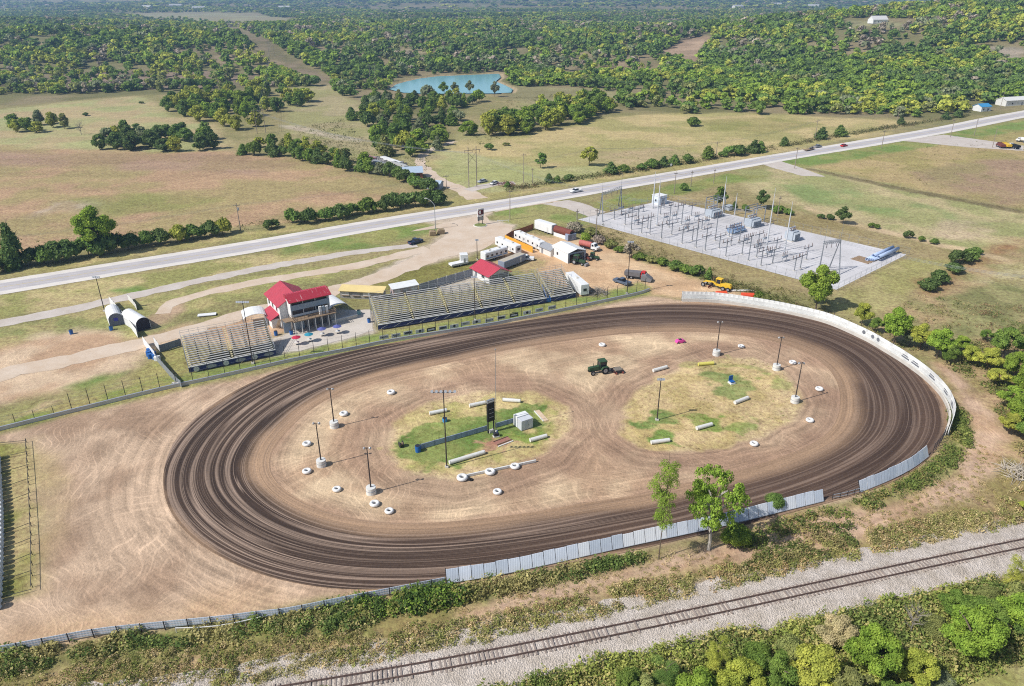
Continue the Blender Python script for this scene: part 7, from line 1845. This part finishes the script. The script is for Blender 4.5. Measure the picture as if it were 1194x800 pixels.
# ------------------------------------------------------------------ substation
def substation(g):
    st = M('galvanised_lattice', (150, 156, 162), .5, .15, 1, .3); dk = M('dark_support_steel', (134, 138, 144), .6, .15, 1); por = M('porcelain', (128, 110, 104), .35, .1, 2)
    # perimeter fence
    t = thing('chainlink_fence', 'chain link fence with grey posts round the substation gravel', 'fence')
    ring = [P(*q) for q in SUB]; c = sum(ring, Vector()) / 4; ring = [c + (p - c) * 1.012 for p in ring]
    k = 0
    for a, b in zip(ring, ring[1:] + ring[:1]):
        n = int((b - a).length / 3.2)
        for i in range(n):
            p = a.lerp(b, i / n); MB().cyl((p.x, p.y, 0), (p.x, p.y, 2.4), .045, .04, 5).build('post', st, t)
        mb = MB()
        for h in (.15, 1.2, 2.2, 2.5): mb.cyl((a.x, a.y, h), (b.x, b.y, h), .018, .018, 4)
        mb.build('wire', st, t)
    # tall masts
    for i, (b, top) in enumerate((((761, 243), 200), ((765.5, 263), 204), ((841.6, 252.6), 205.5), ((856.4, 250.5), 225), ((892.5, 296), 219), ((913.8, 298.6), 235))):
        H = HT(b[0], b[1], top); t = thing('lightning_mast', f'tall slim steel mast, {ordw(i)} from the left in the substation', 'mast', P(*b), 0, 'tall steel masts in the substation')
        MB().cyl((0, 0, 0), (0, 0, H * .8), .27, .16, 8).build('mast_tube', M('pale_mast_steel', (206, 208, 212), .5, .1, 1), t); MB().cyl((0, 0, H * .8), (0, 0, H), .09, .05, 6).build('spike', M('pale_mast_steel', (206, 208, 212), .5, .1, 1), t); MB().cyl((0, 0, 0), (0, 0, .3), .45, .45, 10).build('footing', g['conc'], t)
    # bus supports: post, cross beam, insulators, drooping leads
    SP = [((728.7, 262), 5, 2.4), ((755, 267), 5, 3.0), ((757.6, 273.5), 8, 0), ((780, 265), 10, 1.2), ((783, 274), 5, 3.0), ((794.5, 262), 9, 1.2), ((807, 281), 5, 3.0), ((811.3, 288.5), 10, 0), ((833.7, 281), 11, 1.6), ((838.4, 289.5), 5, 3), ((852, 286), 7, 0), ((865, 296.6), 5.5, 3), ((872.5, 304), 10, 1.0), ((900.7, 307), 5.5, 3), ((926, 316), 5, 2.0), ((933, 313), 5, 2.0), ((744, 255), 4.5, 2.6), ((716, 256), 4.5, 2.4), ((770, 250), 4, 2), ((818, 268), 4, 2.2), ((884, 284), 4, 2.4), ((905, 290), 3.6, 2.2), ((882, 300), 4.4, 2.2), ((790, 250), 4, 2.2), ((850, 276), 4, 2.4), ((824, 276), 3.6, 2.0), ((736, 268), 6, 2.2), ((748, 272), 5, 2.6), ((771, 278), 6, 2.2), ((795, 284), 6, 2.4), ((822, 292), 6, 2.4), ((846, 299), 6, 2.4), ((887, 310), 6, 2.4), ((862, 281), 5, 2.2), ((774, 243), 5, 2.2), ((806, 252), 5, 2.2), ((896, 275), 5, 2.2), ((940, 303), 5, 2.4)]
    SP.sort(key=lambda e: e[0][0])
    dirv = math.atan2((P(776, 233) - P(674, 256)).y, (P(776, 233) - P(674, 256)).x)
    for i, (b, H, arm) in enumerate(SP):
        t = thing('bus_support', f'dark steel bus support, {ordw(i)} from the left in the substation yard', 'steel support', P(*b), dirv, 'bus supports in the substation')
        MB().box(-.11, -.11, 0, .11, .11, H * .8).build('column', dk, t)
        MB().box(-.35, -.35, 0, .35, .35, .2).build('footing', g['conc'], t)
        if arm:
            MB().box(-arm, -.1, H * .8, arm, .1, H * .8 + .22).build('crossbeam', dk, t)
            for x in (-arm * .85, 0, arm * .85):
                o = MB()
                for q in range(5): o.cyl((x, 0, H * .8 + .22 + q * .2), (x, 0, H * .8 + .34 + q * .2), .13, .1, 8)
                o.cyl((x, 0, H * .8 + .2), (x, 0, H * .8 + 1.3), .05, .05, 6); o.build('insulator', por, t)
        else:
            MB().cyl((0, 0, H * .8), (0, 0, H), .1, .06, 6).build('insulator', por, t)
            MB().box(-.7, -.06, H * .62, .7, .06, H * .62 + .12).build('bracket', dk, t)
    # A-frame gantries
    for lab, la, ra, top in (('left A-frame gantry with a lattice beam at the substation gate', [(699, 249.5), (702.6, 259)], [(721, 240), (724.6, 251.5)], 225), ('right A-frame gantry before the pipe stack in the substation', [(955, 316), (953.5, 322)], [(978.7, 320.5), (967, 312)], 286)):
        pa, pb = [P(*q) for q in la]; pc, pd = [P(*q) for q in ra]; m1, m2 = (pa + pb) / 2, (pc + pd) / 2
        H = HT((la[0][0] + la[1][0]) / 2, (la[0][1] + la[1][1]) / 2, top) if 'left' in lab else HT(978.7, 320.5, 283)
        t = thing('gantry', lab, 'gantry', m1); w = lambda p, z=0: (p.x - m1.x, p.y - m1.y, z)
        for p, m_ in ((pa, m1), (pb, m1), (pc, m2), (pd, m2)): MB().cyl(w(p), w(m_, H), .2, .13, 6).build('leg', dk, t)
        bm_ = MB(); e = (m2 - m1).normalized(); nn = Vector((-e.y, e.x, 0)) * .4
        for s in (-1, 1):
            for z in (H - .1, H - .8): bm_.cyl(w(m1 + nn * s, z), w(m2 + nn * s, z), .07, .07, 5)
        n = 8
        for i in range(n):
            for s in (-1, 1): bm_.cyl(w(m1.lerp(m2, i / n) + nn * s, H - .8), w(m1.lerp(m2, (i + 1) / n) + nn * s, H - .1), .05, .05, 4)
        bm_.build('lattice_beam', st, t)
        for m_ in (m1, m2): MB().cyl(w(m_, H), w(m_, H + 5), .05, .03, 6).build('spike', st, t)
        for f in (.2, .5, .8):
            p = m1.lerp(m2, f); o = MB()
            for q in range(6): o.cyl(w(p, H - 1.0 - q * .22), w(p, H - 1.12 - q * .22), .14, .1, 8)
            o.build('insulator', por, t)
    # transformers and breakers
    def transformer(lab, at, L, W_, H, m, fins=7, bush=3, name='transformer'):
        t = thing(name, lab, 'transformer', P(*at), dirv); 
        MB().box(-L / 2 - .4, -W_ / 2 - .4, 0, L / 2 + .4, W_ / 2 + .4, .25).build('plinth', g['conc'], t)
        MB().bevbox(-L / 2, -W_ / 2, .25, L / 2, W_ / 2, H, .1).build('tank', m, t)
        for s in (-1, 1):
            rd = MB()
            for i in range(fins): x = -L / 2 + (i + .5) * L / fins; rd.box(x - .05, s * W_ / 2 + (.02 if s > 0 else -.7), .6, x + .05, s * W_ / 2 + (.7 if s > 0 else -.02), H - .3)
            rd.build('radiator', m, t)
        for i in range(bush):
            x = -L / 2 + (i + .5) * L / bush; o = MB(); 
            for q in range(6): o.cyl((x, 0, H + q * .22), (x, .0, H + .14 + q * .22), .2, .12, 8)
            o.cyl((x, 0, H), (x, 0, H + 1.7), .06, .05, 6); o.build('bushing', por, t)
        MB().cyl((-L / 2, W_ * .2, H + .9), (L / 2, W_ * .2, H + .9), .28, .28, 12).build('conservator', m, t)
    lg = M('pale_machine_grey', (176, 184, 192), .5, .15, 1); bg_ = M('blue_machine_grey', (132, 156, 186), .5, .15, 1)
    transformer('pale grey transformer with steel frame, leftmost of the large ones', (831, 253), 5, 2.6, 3.2, lg)
    transformer('pale grey transformer with steel frame, between the leftmost and the pale upright one', (877, 264), 5, 2.6, 3.2, lg)
    transformer('low blue grey transformer bank in the middle of the yard', (858, 271), 6.5, 2.2, 1.9, bg_, 8, 5)
    transformer('tall pale ribbed transformer near the right of the yard', (923, 280), 3.6, 2.6, 3.4, lg, 5)
    for lab, at in (('steel bus frame over the leftmost large transformer', (833, 249)), ('steel bus frame over the second large transformer', (879, 260))):
        t = thing('bus_gantry', lab, 'steel frame', P(*at), dirv)
        for x in (-3.4, 3.4):
            for y in (-1.8, 1.8): MB().box(x - .12, y - .12, 0, x + .12, y + .12, 6.2).build('column', st, t)
        mb = MB()
        for y in (-1.8, 0, 1.8): mb.box(-3.6, y - .08, 6.2, 3.6, y + .08, 6.45)
        for x in (-3.4, -1.1, 1.1, 3.4): mb.box(x - .07, -2.0, 5.3, x + .07, 2.0, 5.5)
        mb.build('bus_beams', st, t)
        for x in (-2.6, 0, 2.6):
            o = MB()
            for q in range(5): o.cyl((x, 1.0, 5.1 - q * .22), (x, 1.0, 5.0 - q * .22), .16, .12, 8)
            o.build('insulator', por, t)
    # small breakers scattered in rows
    BR = [(735, 248), (748, 247), (776, 258), (801, 262), (812, 257), (824, 262), (869, 284), (892, 283), (800, 270), (742, 262), (884, 290), (914, 305), (897, 299), (724, 247), (786, 256)]
    BR.sort()
    for i, b in enumerate(BR):
        t = thing('circuit_breaker', f'small pale circuit breaker, {ordw(i)} from the left in the substation yard', 'breaker', P(*b), dirv, 'circuit breakers in the substation')
        for x in (-1.0, 0, 1.0):
            o = MB()
            for q in range(6): o.cyl((x, 0, 1.9 + q * .22), (x, 0, 2.02 + q * .22), .15, .1, 8)
            o.cyl((x, 0, 1.8), (x, 0, 3.3), .06, .06, 6); o.build('insulator', por, t)
        MB().box(-1.3, -.3, 1.4, 1.3, .3, 1.85).build('mechanism_box', lg, t)
        for x in (-1.1, 1.1): MB().box(x - .06, -.06, 0, x + .06, .06, 1.4).build('leg', st, t)
    # bus wires drawn from support to support
    t = thing('bus_conductors', 'thin dark conductors strung between the substation supports', 'conductors')
    for chain in (((699, 250), (728.7, 262), (755, 267), (783, 274), (807, 281), (838.4, 289.5), (865, 296.6), (900.7, 307), (926, 316)), ((744, 255), (770, 258), (794.5, 262), (818, 268), (850, 276), (884, 284), (905, 290)), ((722, 245), (757, 250), (790, 250), (831, 254), (877, 264)),
                  ((757.6, 273.5), (811.3, 288.5), (872.5, 304), (913.8, 298.6)), ((780, 265), (833.7, 281), (892.5, 296), (978, 320))):
        mb = MB()
        for a, b in zip(chain, chain[1:]):
            p, q = P(*a), P(*b)
            for off in (-1.6, 0, 1.6):
                o = Vector((math.cos(dirv), math.sin(dirv), 0)) * off; pts = [(p + o).lerp(q + o, k / 4) + Vector((0, 0, 5.2 - .35 * 4 * (k / 4) * (1 - k / 4))) for k in range(5)]; mb.tube(pts, .045, 4)
        mb.build('wire', dk, t)
    # control house, white pipes
    A, rz, L = frame((768.6, 239.5), (777, 237.5)); D = (P(761.5, 237) - P(768.6, 239.5)).length
    t = thing('control_house', 'small flat roofed white control house at the back of the substation', 'building', A, rz); D = max(4, min(D, 7)); L = max(L, 3.2)
    MB().box(0, 0, 0, L, D, 3.4).build('wall', M('white_blue_block', (214, 224, 234), .7, .1, 1), t); MB().box(-.15, -.15, 3.4, L + .15, D + .15, 3.6).build('roof', g['white'], t); d = MB().box(L * .3, -.05, 0, L * .6, 0, 2.1).build('door', g['grey'], t); MB().box(L * .55, -.09, 1, L * .58, -.05, 1.1).build('handle', g['dark'], d); MB().box(-.05, D * .4, 1.2, 0, D * .6, 2).build('vent', g['dark'], t)
    t = thing('equipment_kiosk', 'small grey kiosk behind the substation beyond the second transformer', 'kiosk', P(850, 245), dirv); MB().bevbox(-1.2, -1, 0, 1.2, 1, 2, .05).build('kiosk_body', lg, t); MB().box(-1, -1.03, .2, 1, -1.0, 1.8).build('door', M('kiosk_door', (196, 204, 212), .5, .1, 1), t)
    for i in range(6):
        f = i / 5; a = (1010.5 + f * 10.5, 304.5 + f * .9) if i < 4 else (1017 + (i - 4) * 6, 303.5 + (i - 4) * 1.5); b = (1034 + f * 13, 292.6 + f * 3.4) if i < 4 else (1040 + (i - 4) * 6, 293.2 + (i - 4) * 1.5)
        z = .55 if i < 4 else 1.5
        A, rz, L = frame(a, b); t = thing('steel_pipe', (f'long pale blue steel pipe, {ordw(i)} from the left in the bottom row' if i < 4 else f'long pale blue steel pipe in the top row, {"left" if i == 4 else "right"} one'), 'pipe', A, rz, 'pale pipes stacked in the substation corner')
        mb = MB(); n = 18; vs = []
        for x, r in ((0, .55), (L, .55), (L, .47), (0, .47)):
            vs += [(x, r * math.cos(2 * math.pi * q / n), z + r * math.sin(2 * math.pi * q / n)) for q in range(n)]
        mb.add(vs, [(k * n + q, k * n + (q + 1) % n, ((k + 1) % 4) * n + (q + 1) % n, ((k + 1) % 4) * n + q) for k in range(4) for q in range(n)])
        mb.build('pipe_wall', M('pale_blue_coating', (176, 194, 224), .45, .12, 1), t, True)
    t = thing('timber_dunnage', 'dark timber bearers lying by the pipe stack', 'timber', P(1008, 303), dirv)
    for k in range(6): MB().box(-3 + k * .9, -3, 0, -2.7 + k * .9, 3, .25).build('bearer', g['wood'], t)

# ------------------------------------------------------------------ poles and wires, roadside
def utilities(g):
    tim = M('weathered_pole', (150, 138, 126), .9, .2, 1); por = M('porcelain', (128, 110, 104), .35, .1, 2)
    tops = {}
    def upole(label, base, ty, arm=1.3, rz=.35, key=None, trafo=False):
        b = P(*base) if base[1] > 138 else PT(*base); H = HT(base[0], base[1], ty) if base[1] > 138 else 11.5
        t = thing('utility_pole', label, 'utility pole', b, rz, 'utility poles'); MB().cyl((0, 0, 0), (0, 0, H), .17, .11, 8).build('pole', tim, t)
        if arm:
            MB().box(-arm, -.07, H - .9, arm, .07, H - .75).build('crossarm', tim, t)
            for x in (-arm * .9, -arm * .3, arm * .9): MB().cyl((x, 0, H - .75), (x, 0, H - .45), .08, .05, 6).build('insulator', por, t)
        if trafo: MB().cyl((.35, 0, H - 2.6), (.35, 0, H - 1.6), .3, .3, 10).build('transformer_can', g['galv'], t)
        tops[key] = (b, H, rz); return t
    UP = [('utility pole in the brown field behind the roadside hedge', (280.6, 269), 237, 1.2, 'a0', True), ('utility pole at the dirt junction across the highway', (520.6, 221), 203.5, 1.2, 'a1', False),
          ('utility pole on the verge between the sign and substation', (594.6, 256), 221, .9, 'a2', False), ('utility pole on the mown field right of the double poles', (610.5, 213), 178.5, 1, 'a3', False), ('slim utility pole right of the mown field one', (621, 213.5), 196, .6, 'a4', False),
          ('dark utility pole left of the substation masts by the highway', (786, 226), 200, .8, 'b0', False), ('pale utility pole on the verge past the control house', (805.5, 217.6), 199, .6, 'b1', False), ('dark utility pole on the verge left of the gravel drive', (832, 214), 197, .5, 'b2', False), ('utility pole beside the far highway verge above the gravel drive', (834.6, 184), 165, 1.2, 'b3', False), ('utility pole at the gravel drive by the highway', (926.4, 196.5), 171, 1.2, 'b4', False), ('utility pole across the highway near the laden trailer', (950, 162.5), 139.5, 1.2, 'b5', False),
          ('utility pole on the near verge right of the red car', (1027.6, 173), 151.5, 1.4, 'b6', False), ('utility pole with broad crossarm before the dark wood', (1045.5, 143), 125, 1.8, 'b7', False), ('utility pole on the near verge, tallest of the right group', (1108, 160), 138.5, 1.3, 'b8', False), ('thin utility pole at the drive to the truck yard', (1135.7, 158), 138.5, .6, 'b9', False), ('utility pole beside the blue roofed shed', (1166, 127), 110, 1.6, 'c0', False), ('dark leaning pole at the parked work trucks', (1157, 172), 149.5, 0, 'c1', False),
          ('dark utility pole with crossarm on the grass outside the substation corner', (672.5, 268), 244, .7, 'd0', False), ('dark topped utility pole behind the fifth substation mast', (906.5, 252), 229, .6, 'd1', False), ('tall utility pole in the pits beside the garage', (694.5, 284), 243, .7, 'd2', True)]
    for lab, b, ty, arm, key, tr in UP: upole(lab, b, ty, arm, key=key, trafo=tr)
    # double pole structures
    def hframe(label, a, b, ty, grp):
        pa, pb = [(P if q[1] > 138 else PT)(*q) for q in (a, b)]; H = HT(a[0], a[1], ty) if a[1] > 138 else 17
        t = thing('double_pole', label, 'power poles', pa, 0, grp); d = pb - pa
        for p in (Vector((0, 0, 0)), d): MB().cyl((p.x, p.y, 0), (p.x, p.y, H), .2, .13, 8).build('pole', tim, t)
        u = d.normalized() * 2.0; MB().cyl((-u.x, -u.y, H - 1.6), (d.x + u.x, d.y + u.y, H - 1.6), .12, .12, 6).build('crossarm', tim, t)
        mb = MB().cyl((0, 0, H - 2.5), (d.x, d.y, H - 7), .07, .07, 5); mb.cyl((d.x, d.y, H - 2.5), (0, 0, H - 7), .07, .07, 5); mb.build('brace', tim, t)
        for f in (-.4, .5, 1.4):
            p = d * f; MB().cyl((p.x, p.y, H - 1.7), (p.x, p.y, H - 2.8), .12, .08, 8).build('insulator', por, t)
        return pa, d, H
    h1 = hframe('double pole line support at the dirt junction across the highway', (546.8, 218.5), (556, 217.5), 171, 'double pole line supports')
    h2 = hframe('double pole line support left of the scrapyard wood', (300, 156), (310, 155), 126, 'double pole line supports')
    h3 = hframe('double pole line support up in the cleared strip of the left hill', (314, 66), (320, 65), 46, 'double pole line supports')
    h4 = hframe('double pole line support beside the left end of the pond', (432, 98), (438, 97), 75, 'double pole line supports')
    def wires(label, sup, n=3, sag=1.2, r=.022):
        t = thing('power_line', label, 'power line')
        for k in range(n):
            mb = MB()
            for (b0, H0), (b1, H1) in zip(sup, sup[1:]):
                d = (b1 - b0); nn = Vector((-d.y, d.x, 0)).normalized() * ((k - (n - 1) / 2) * 1.0)
                pts = [b0.lerp(b1, i / 8) + nn + Vector((0, 0, H0 + (H1 - H0) * i / 8 - sag * 4 * (i / 8) * (1 - i / 8))) for i in range(9)]; mb.tube(pts, r, 4)
            mb.build('wire', g['grey'], t)
    tp = lambda k: (tops[k][0], tops[k][1] - .5)
    off = lambda k, px, py, H: (P(px, py), H)
    wires('power line running from the left edge along the brown field hedge', [(P(-60, 318), 9), tp('a0'), tp('a1'), (P(690, 198), 10), tp('b3'), tp('b5'), tp('b7'), tp('c0')])
    wires('power line along the near verge of the highway', [tp('a2'), tp('b0'), tp('b1'), tp('b4'), tp('b6'), tp('b8')], 3)
    wires('power line leaving the right gantry towards the east scrub', [(P(972, 316), 9.5), (P(1260, 392), 14)], 3, 2.0, .03)
    wires('high power line from the double poles into the wooded valley', [(h1[0] + h1[1] / 2, h1[2] - 2.8), (h2[0] + h2[1] / 2, h2[2] - 2.8), (h3[0] + h3[1] / 2, h3[2] - 2)], 3, 4, .035)
    wires('power line from the double poles to the substation gate gantry', [(h1[0] + h1[1] / 2, h1[2] - 2.8), (P(711, 250), 8)], 3, 2)
    # street light with long arm
    b = P(507.8, 267); H = HT(507.8, 267, 239); t = thing('street_lamp', 'street lamp with long curved arm over the highway verge', 'street lamp', b)
    MB().cyl((0, 0, 0), (0, 0, H), .14, .1, 8).build('pole', g['galv'], t); e = Vector((-3.0, 2.2, H + 1.8)); MB().tube([(0, 0, H), (-1.2, .9, H + 1.2), (-2.2, 1.6, H + 1.65), tuple(e)], .07, 6).build('arm', g['galv'], t); MB().bevbox(e.x - .7, e.y - .2, e.z - .1, e.x + .2, e.y + .2, e.z + .12, .05).build('lamp_head', g['offwhite'], t)
    # pylon sign
    A, rz, L = frame((557, 262), (564.5, 260.5)); t = thing('roadside_sign', 'white roadside sign with a round red and black emblem by the entrance', 'sign', P(560.5, 262), rz); H = HT(560.5, 262, 243)
    for x in (-.75, .75): MB().box(x - .09, -.09, 0, x + .09, .09, H - .2).build('post', g['dark'], t)
    MB().box(-1.35, -.15, H - 2.9, 1.35, .15, H).build('sign_panel', g['white'], t)
    MB().ring((-.25, -.17, H - 1.4), (0, 1, 0), .85, .16, 20, 6, .3).build('emblem_ring', M('dark_red_print', (130, 28, 36), .5, .1, 1), t)
    MB().box(.1, -.19, H - 2.3, 1.25, -.155, H - .5).build('emblem', M('dark_print', (72, 30, 34), .5, .1, 1), t)
    MB().box(-1.2, -.14, H - 4.4, 1.2, .14, H - 3.1).build('message_board', M('dark_message_board', (84, 84, 88), .5, .1, 1), t)
    for k in range(3): MB().box(-1.0, -.16, H - 4.15 + k * .35, 1.0, -.143, H - 4.0 + k * .35).build('letter_row', g['offwhite'], t)
    t = thing('entrance_planter', 'low grassy planter of stones under the roadside sign', 'planter', P(560, 263), rz); MB().cyl((0, 0, 0), (0, 0, .25), 2.6, 2.4, 18).build('kerb', g['conc'], t); MB().cyl((0, 0, .25), (0, 0, .3), 2.2, 2.1, 18).build('soil', M('planter_grass', (128, 136, 76), .95, .3, 2), t)
    # stone blocks
    for i, (x, y, w) in enumerate(((504.5, 274.5, 2.3), (514, 272.5, 2.6))):
        t = thing('stone_block', ('big brown stone block, left of two on the verge island' if i == 0 else 'big brown stone block, right of two on the verge island'), 'stone', P(x, y), .25 + i * .1)
        mb = MB(); mb.bevbox(-w / 2, -.9, 0, w / 2, .9, 1.7, .18); mb.v = [(a + .12 * math.sin(3 * b + c * 4), b + .1 * math.sin(a * 3 + c), c) for a, b, c in mb.v]; mb.build('stone', M('rough_stone', (166, 146, 116), .95, .35, 1.6), t); MB().bevbox(-w * .3, -.5, 1.68, w * .3, .4, 1.95, .1).build('cap_stone', M('rough_stone', (166, 146, 116), .95, .35, 1.6), t)
    t = thing('rail_gate', 'white low rail at the foot of the verge utility pole', 'rail', P(586, 259), .1); MB().box(-2, -.05, .6, 2.4, .05, .75).build('rail', g['white'], t)
    for x in (-1.8, 0, 2.2): MB().box(x - .06, .05, 0, x + .06, .16, .8).build('post', g['white'], t)
    t = thing('road_sign', 'white diamond road sign on the far verge of the highway', 'sign', P(782, 197), .3); MB().cyl((0, 0, 0), (0, 0, 1.6), .05, .05, 6).build('post', g['grey'], t); MB().prism([(0, 1.3), (.7, 2.0), (0, 2.7), (-.7, 2.0)], -.1, -.06).build('plate', g['white'], t)

# ------------------------------------------------------------------ distant buildings
def far_things(g):
    def barn(label, at, L, W_, h, rr, rz, wall, roof, name='farm_shed', cat='shed', win=2):
        p = PT(*at) if at[1] < 140 else P(*at); t = thing(name, label, cat, p, rz)
        MB().house(-L / 2, -W_ / 2, L / 2, W_ / 2, -.5, h, rr, 'x').build('wall', wall, t); MB().gable(-L / 2, -W_ / 2, L / 2, W_ / 2, h, rr, .2, .4, 'x').build('roof', roof, t)
        for i in range(win): x = -L / 2 + (i + .5) * L / win; MB().box(x - .6, -W_ / 2 - .06, .9, x + .6, -W_ / 2, 2.0).build('window', g['glass'], t)
        MB().box(L * .1, -W_ / 2 - .08, 0, L * .1 + 1.2, -W_ / 2 - .01, 2.1).build('door', g['grey'], t)
        return t
    barn('white house with grey roof standing alone on the wooded ridge', (1023, 27), 21, 10, 4, 8, .25, g['white'], M('pale_roof', (214, 212, 208), .7, .1, 1), 'ridge_house', 'house', 4)
    barn('white shed with a bright blue roof beyond the highway', (1144, 129.5), 9, 7, 3.2, 4.8, .35, g['white'], M('bright_blue_roof', (70, 150, 196), .5, .1, 1))
    barn('long white barn at the right edge beyond the highway', (1181, 122), 24, 9, 3.6, 5.4, .3, g['offwhite'], g['offwhite'], 'white_barn', 'barn')
    barn('pale roofed house in the trees by the scrapyard', (478, 206.5), 11, 8, 2.8, 4.6, .2, M('brick_red_wall', (150, 96, 76), .9, .2, 1), M('pale_blue_roof', (176, 192, 208), .5, .1, 1), 'small_house', 'house', 3)
    barn('small pale shed at the hedge end by the dirt junction', (506, 219.5), 7, 4.5, 2.4, 3.4, -.3, g['greyblue'], M('pale_blue_roof', (176, 192, 208), .5, .1, 1))
    for i, (a, b, h, m) in enumerate((((436, 190), (452, 196), 1.6, g['galv']), ((446, 186), (466, 193), 1.8, g['white']), ((458, 192), (474, 197.5), 1.8, g['alu']), ((428, 185), (437, 188), 1.8, M('dusk_pink', (168, 120, 128), .7, .2, 1)))):
        A, rz, L = frame(a, b); lab = ('grey flat trailer, leftmost of the long ones in the scrapyard', 'white flat trailer at the back of the scrapyard', 'pale flat trailer nearest the house in the scrapyard', 'faded pink van body at the left of the scrapyard')[i]
        t = thing('scrap_trailer', lab, 'trailer', A, rz); MB().box(0, -1.2, .7, L, 1.2, .7 + h * .55).build('trailer_body', m, t); wheels(t, g, [(L * .3, -1.0), (L * .3, 1.0), (L * .7, -1.0), (L * .7, 1.0)], .45, .28)
    mb = MB(); poly = W([(425, 190), (440, 183), (470, 190), (476, 198), (460, 200), (435, 196)]); n = 0
    while n < 240:
        x = R.uniform(min(q[0] for q in poly), max(q[0] for q in poly)); y = R.uniform(min(q[1] for q in poly), max(q[1] for q in poly))
        if not inpoly((x, y), poly): continue
        n += 1; a = R.uniform(0, 3); l = R.uniform(.5, 3.2); w = R.uniform(.2, .6); z = R.uniform(.2, 1.3)
        o = MB().box(-l / 2, -w / 2, 0, l / 2, w / 2, z); rot_add(mb, o, Vector((x, y, 0)), a)
    tag(mb.build('scrap_debris', M('mixed_grey_scrap', (168, 164, 162), .7, .5, .3)), 'grey and white scrap metal strewn over the junk yard', 'scrap', kind='stuff')
    for i, (x, y, h) in enumerate(((7, 17, 62), (38, 16, 50))):
        p = PT(x, y); t = thing('radio_mast', ('tall thin white radio mast, left of two at the far left ridge', 'shorter thin white radio mast, right of two at the far left ridge')[i], 'mast', p)
        MB().cyl((0, 0, 0), (0, 0, h), .9, .5, 6).build('mast_tube', g['offwhite'], t); MB().box(-3, -3, 0, 3, 3, 3).build('base_hut', g['white'], t)
    # little pale farm roofs far off on the plain
    n = 0
    for (x, y) in ((172, 11), (205, 9), (232, 12), (332, 11), (860, 10), (905, 7), (948, 9)):
        p = PT(x, y); t = thing('distant_farm', None, 'farm', p, R.uniform(-.5, .5), 'pale farm roofs on the far plain')
        MB().house(-22, -9, 22, 9, -1, 8, 13, 'x').build('wall', g['offwhite'], t); MB().gable(-22, -9, 22, 9, 8, 13, .5, 1, 'x').build('roof', g['alu'], t)
        t['label'] = f'pale farm roof, {ordw(n)} from the left on the far plain'; n += 1
setup(); ground(); pond(); oval(); roads(); railway()
g = mats()
trackside(g); grandstands(g); venue_buildings(g); vehicles(g); infield_things(g); substation(g); utilities(g); far_things(g)
vegetation(); forest(); undergrowth(); haze()
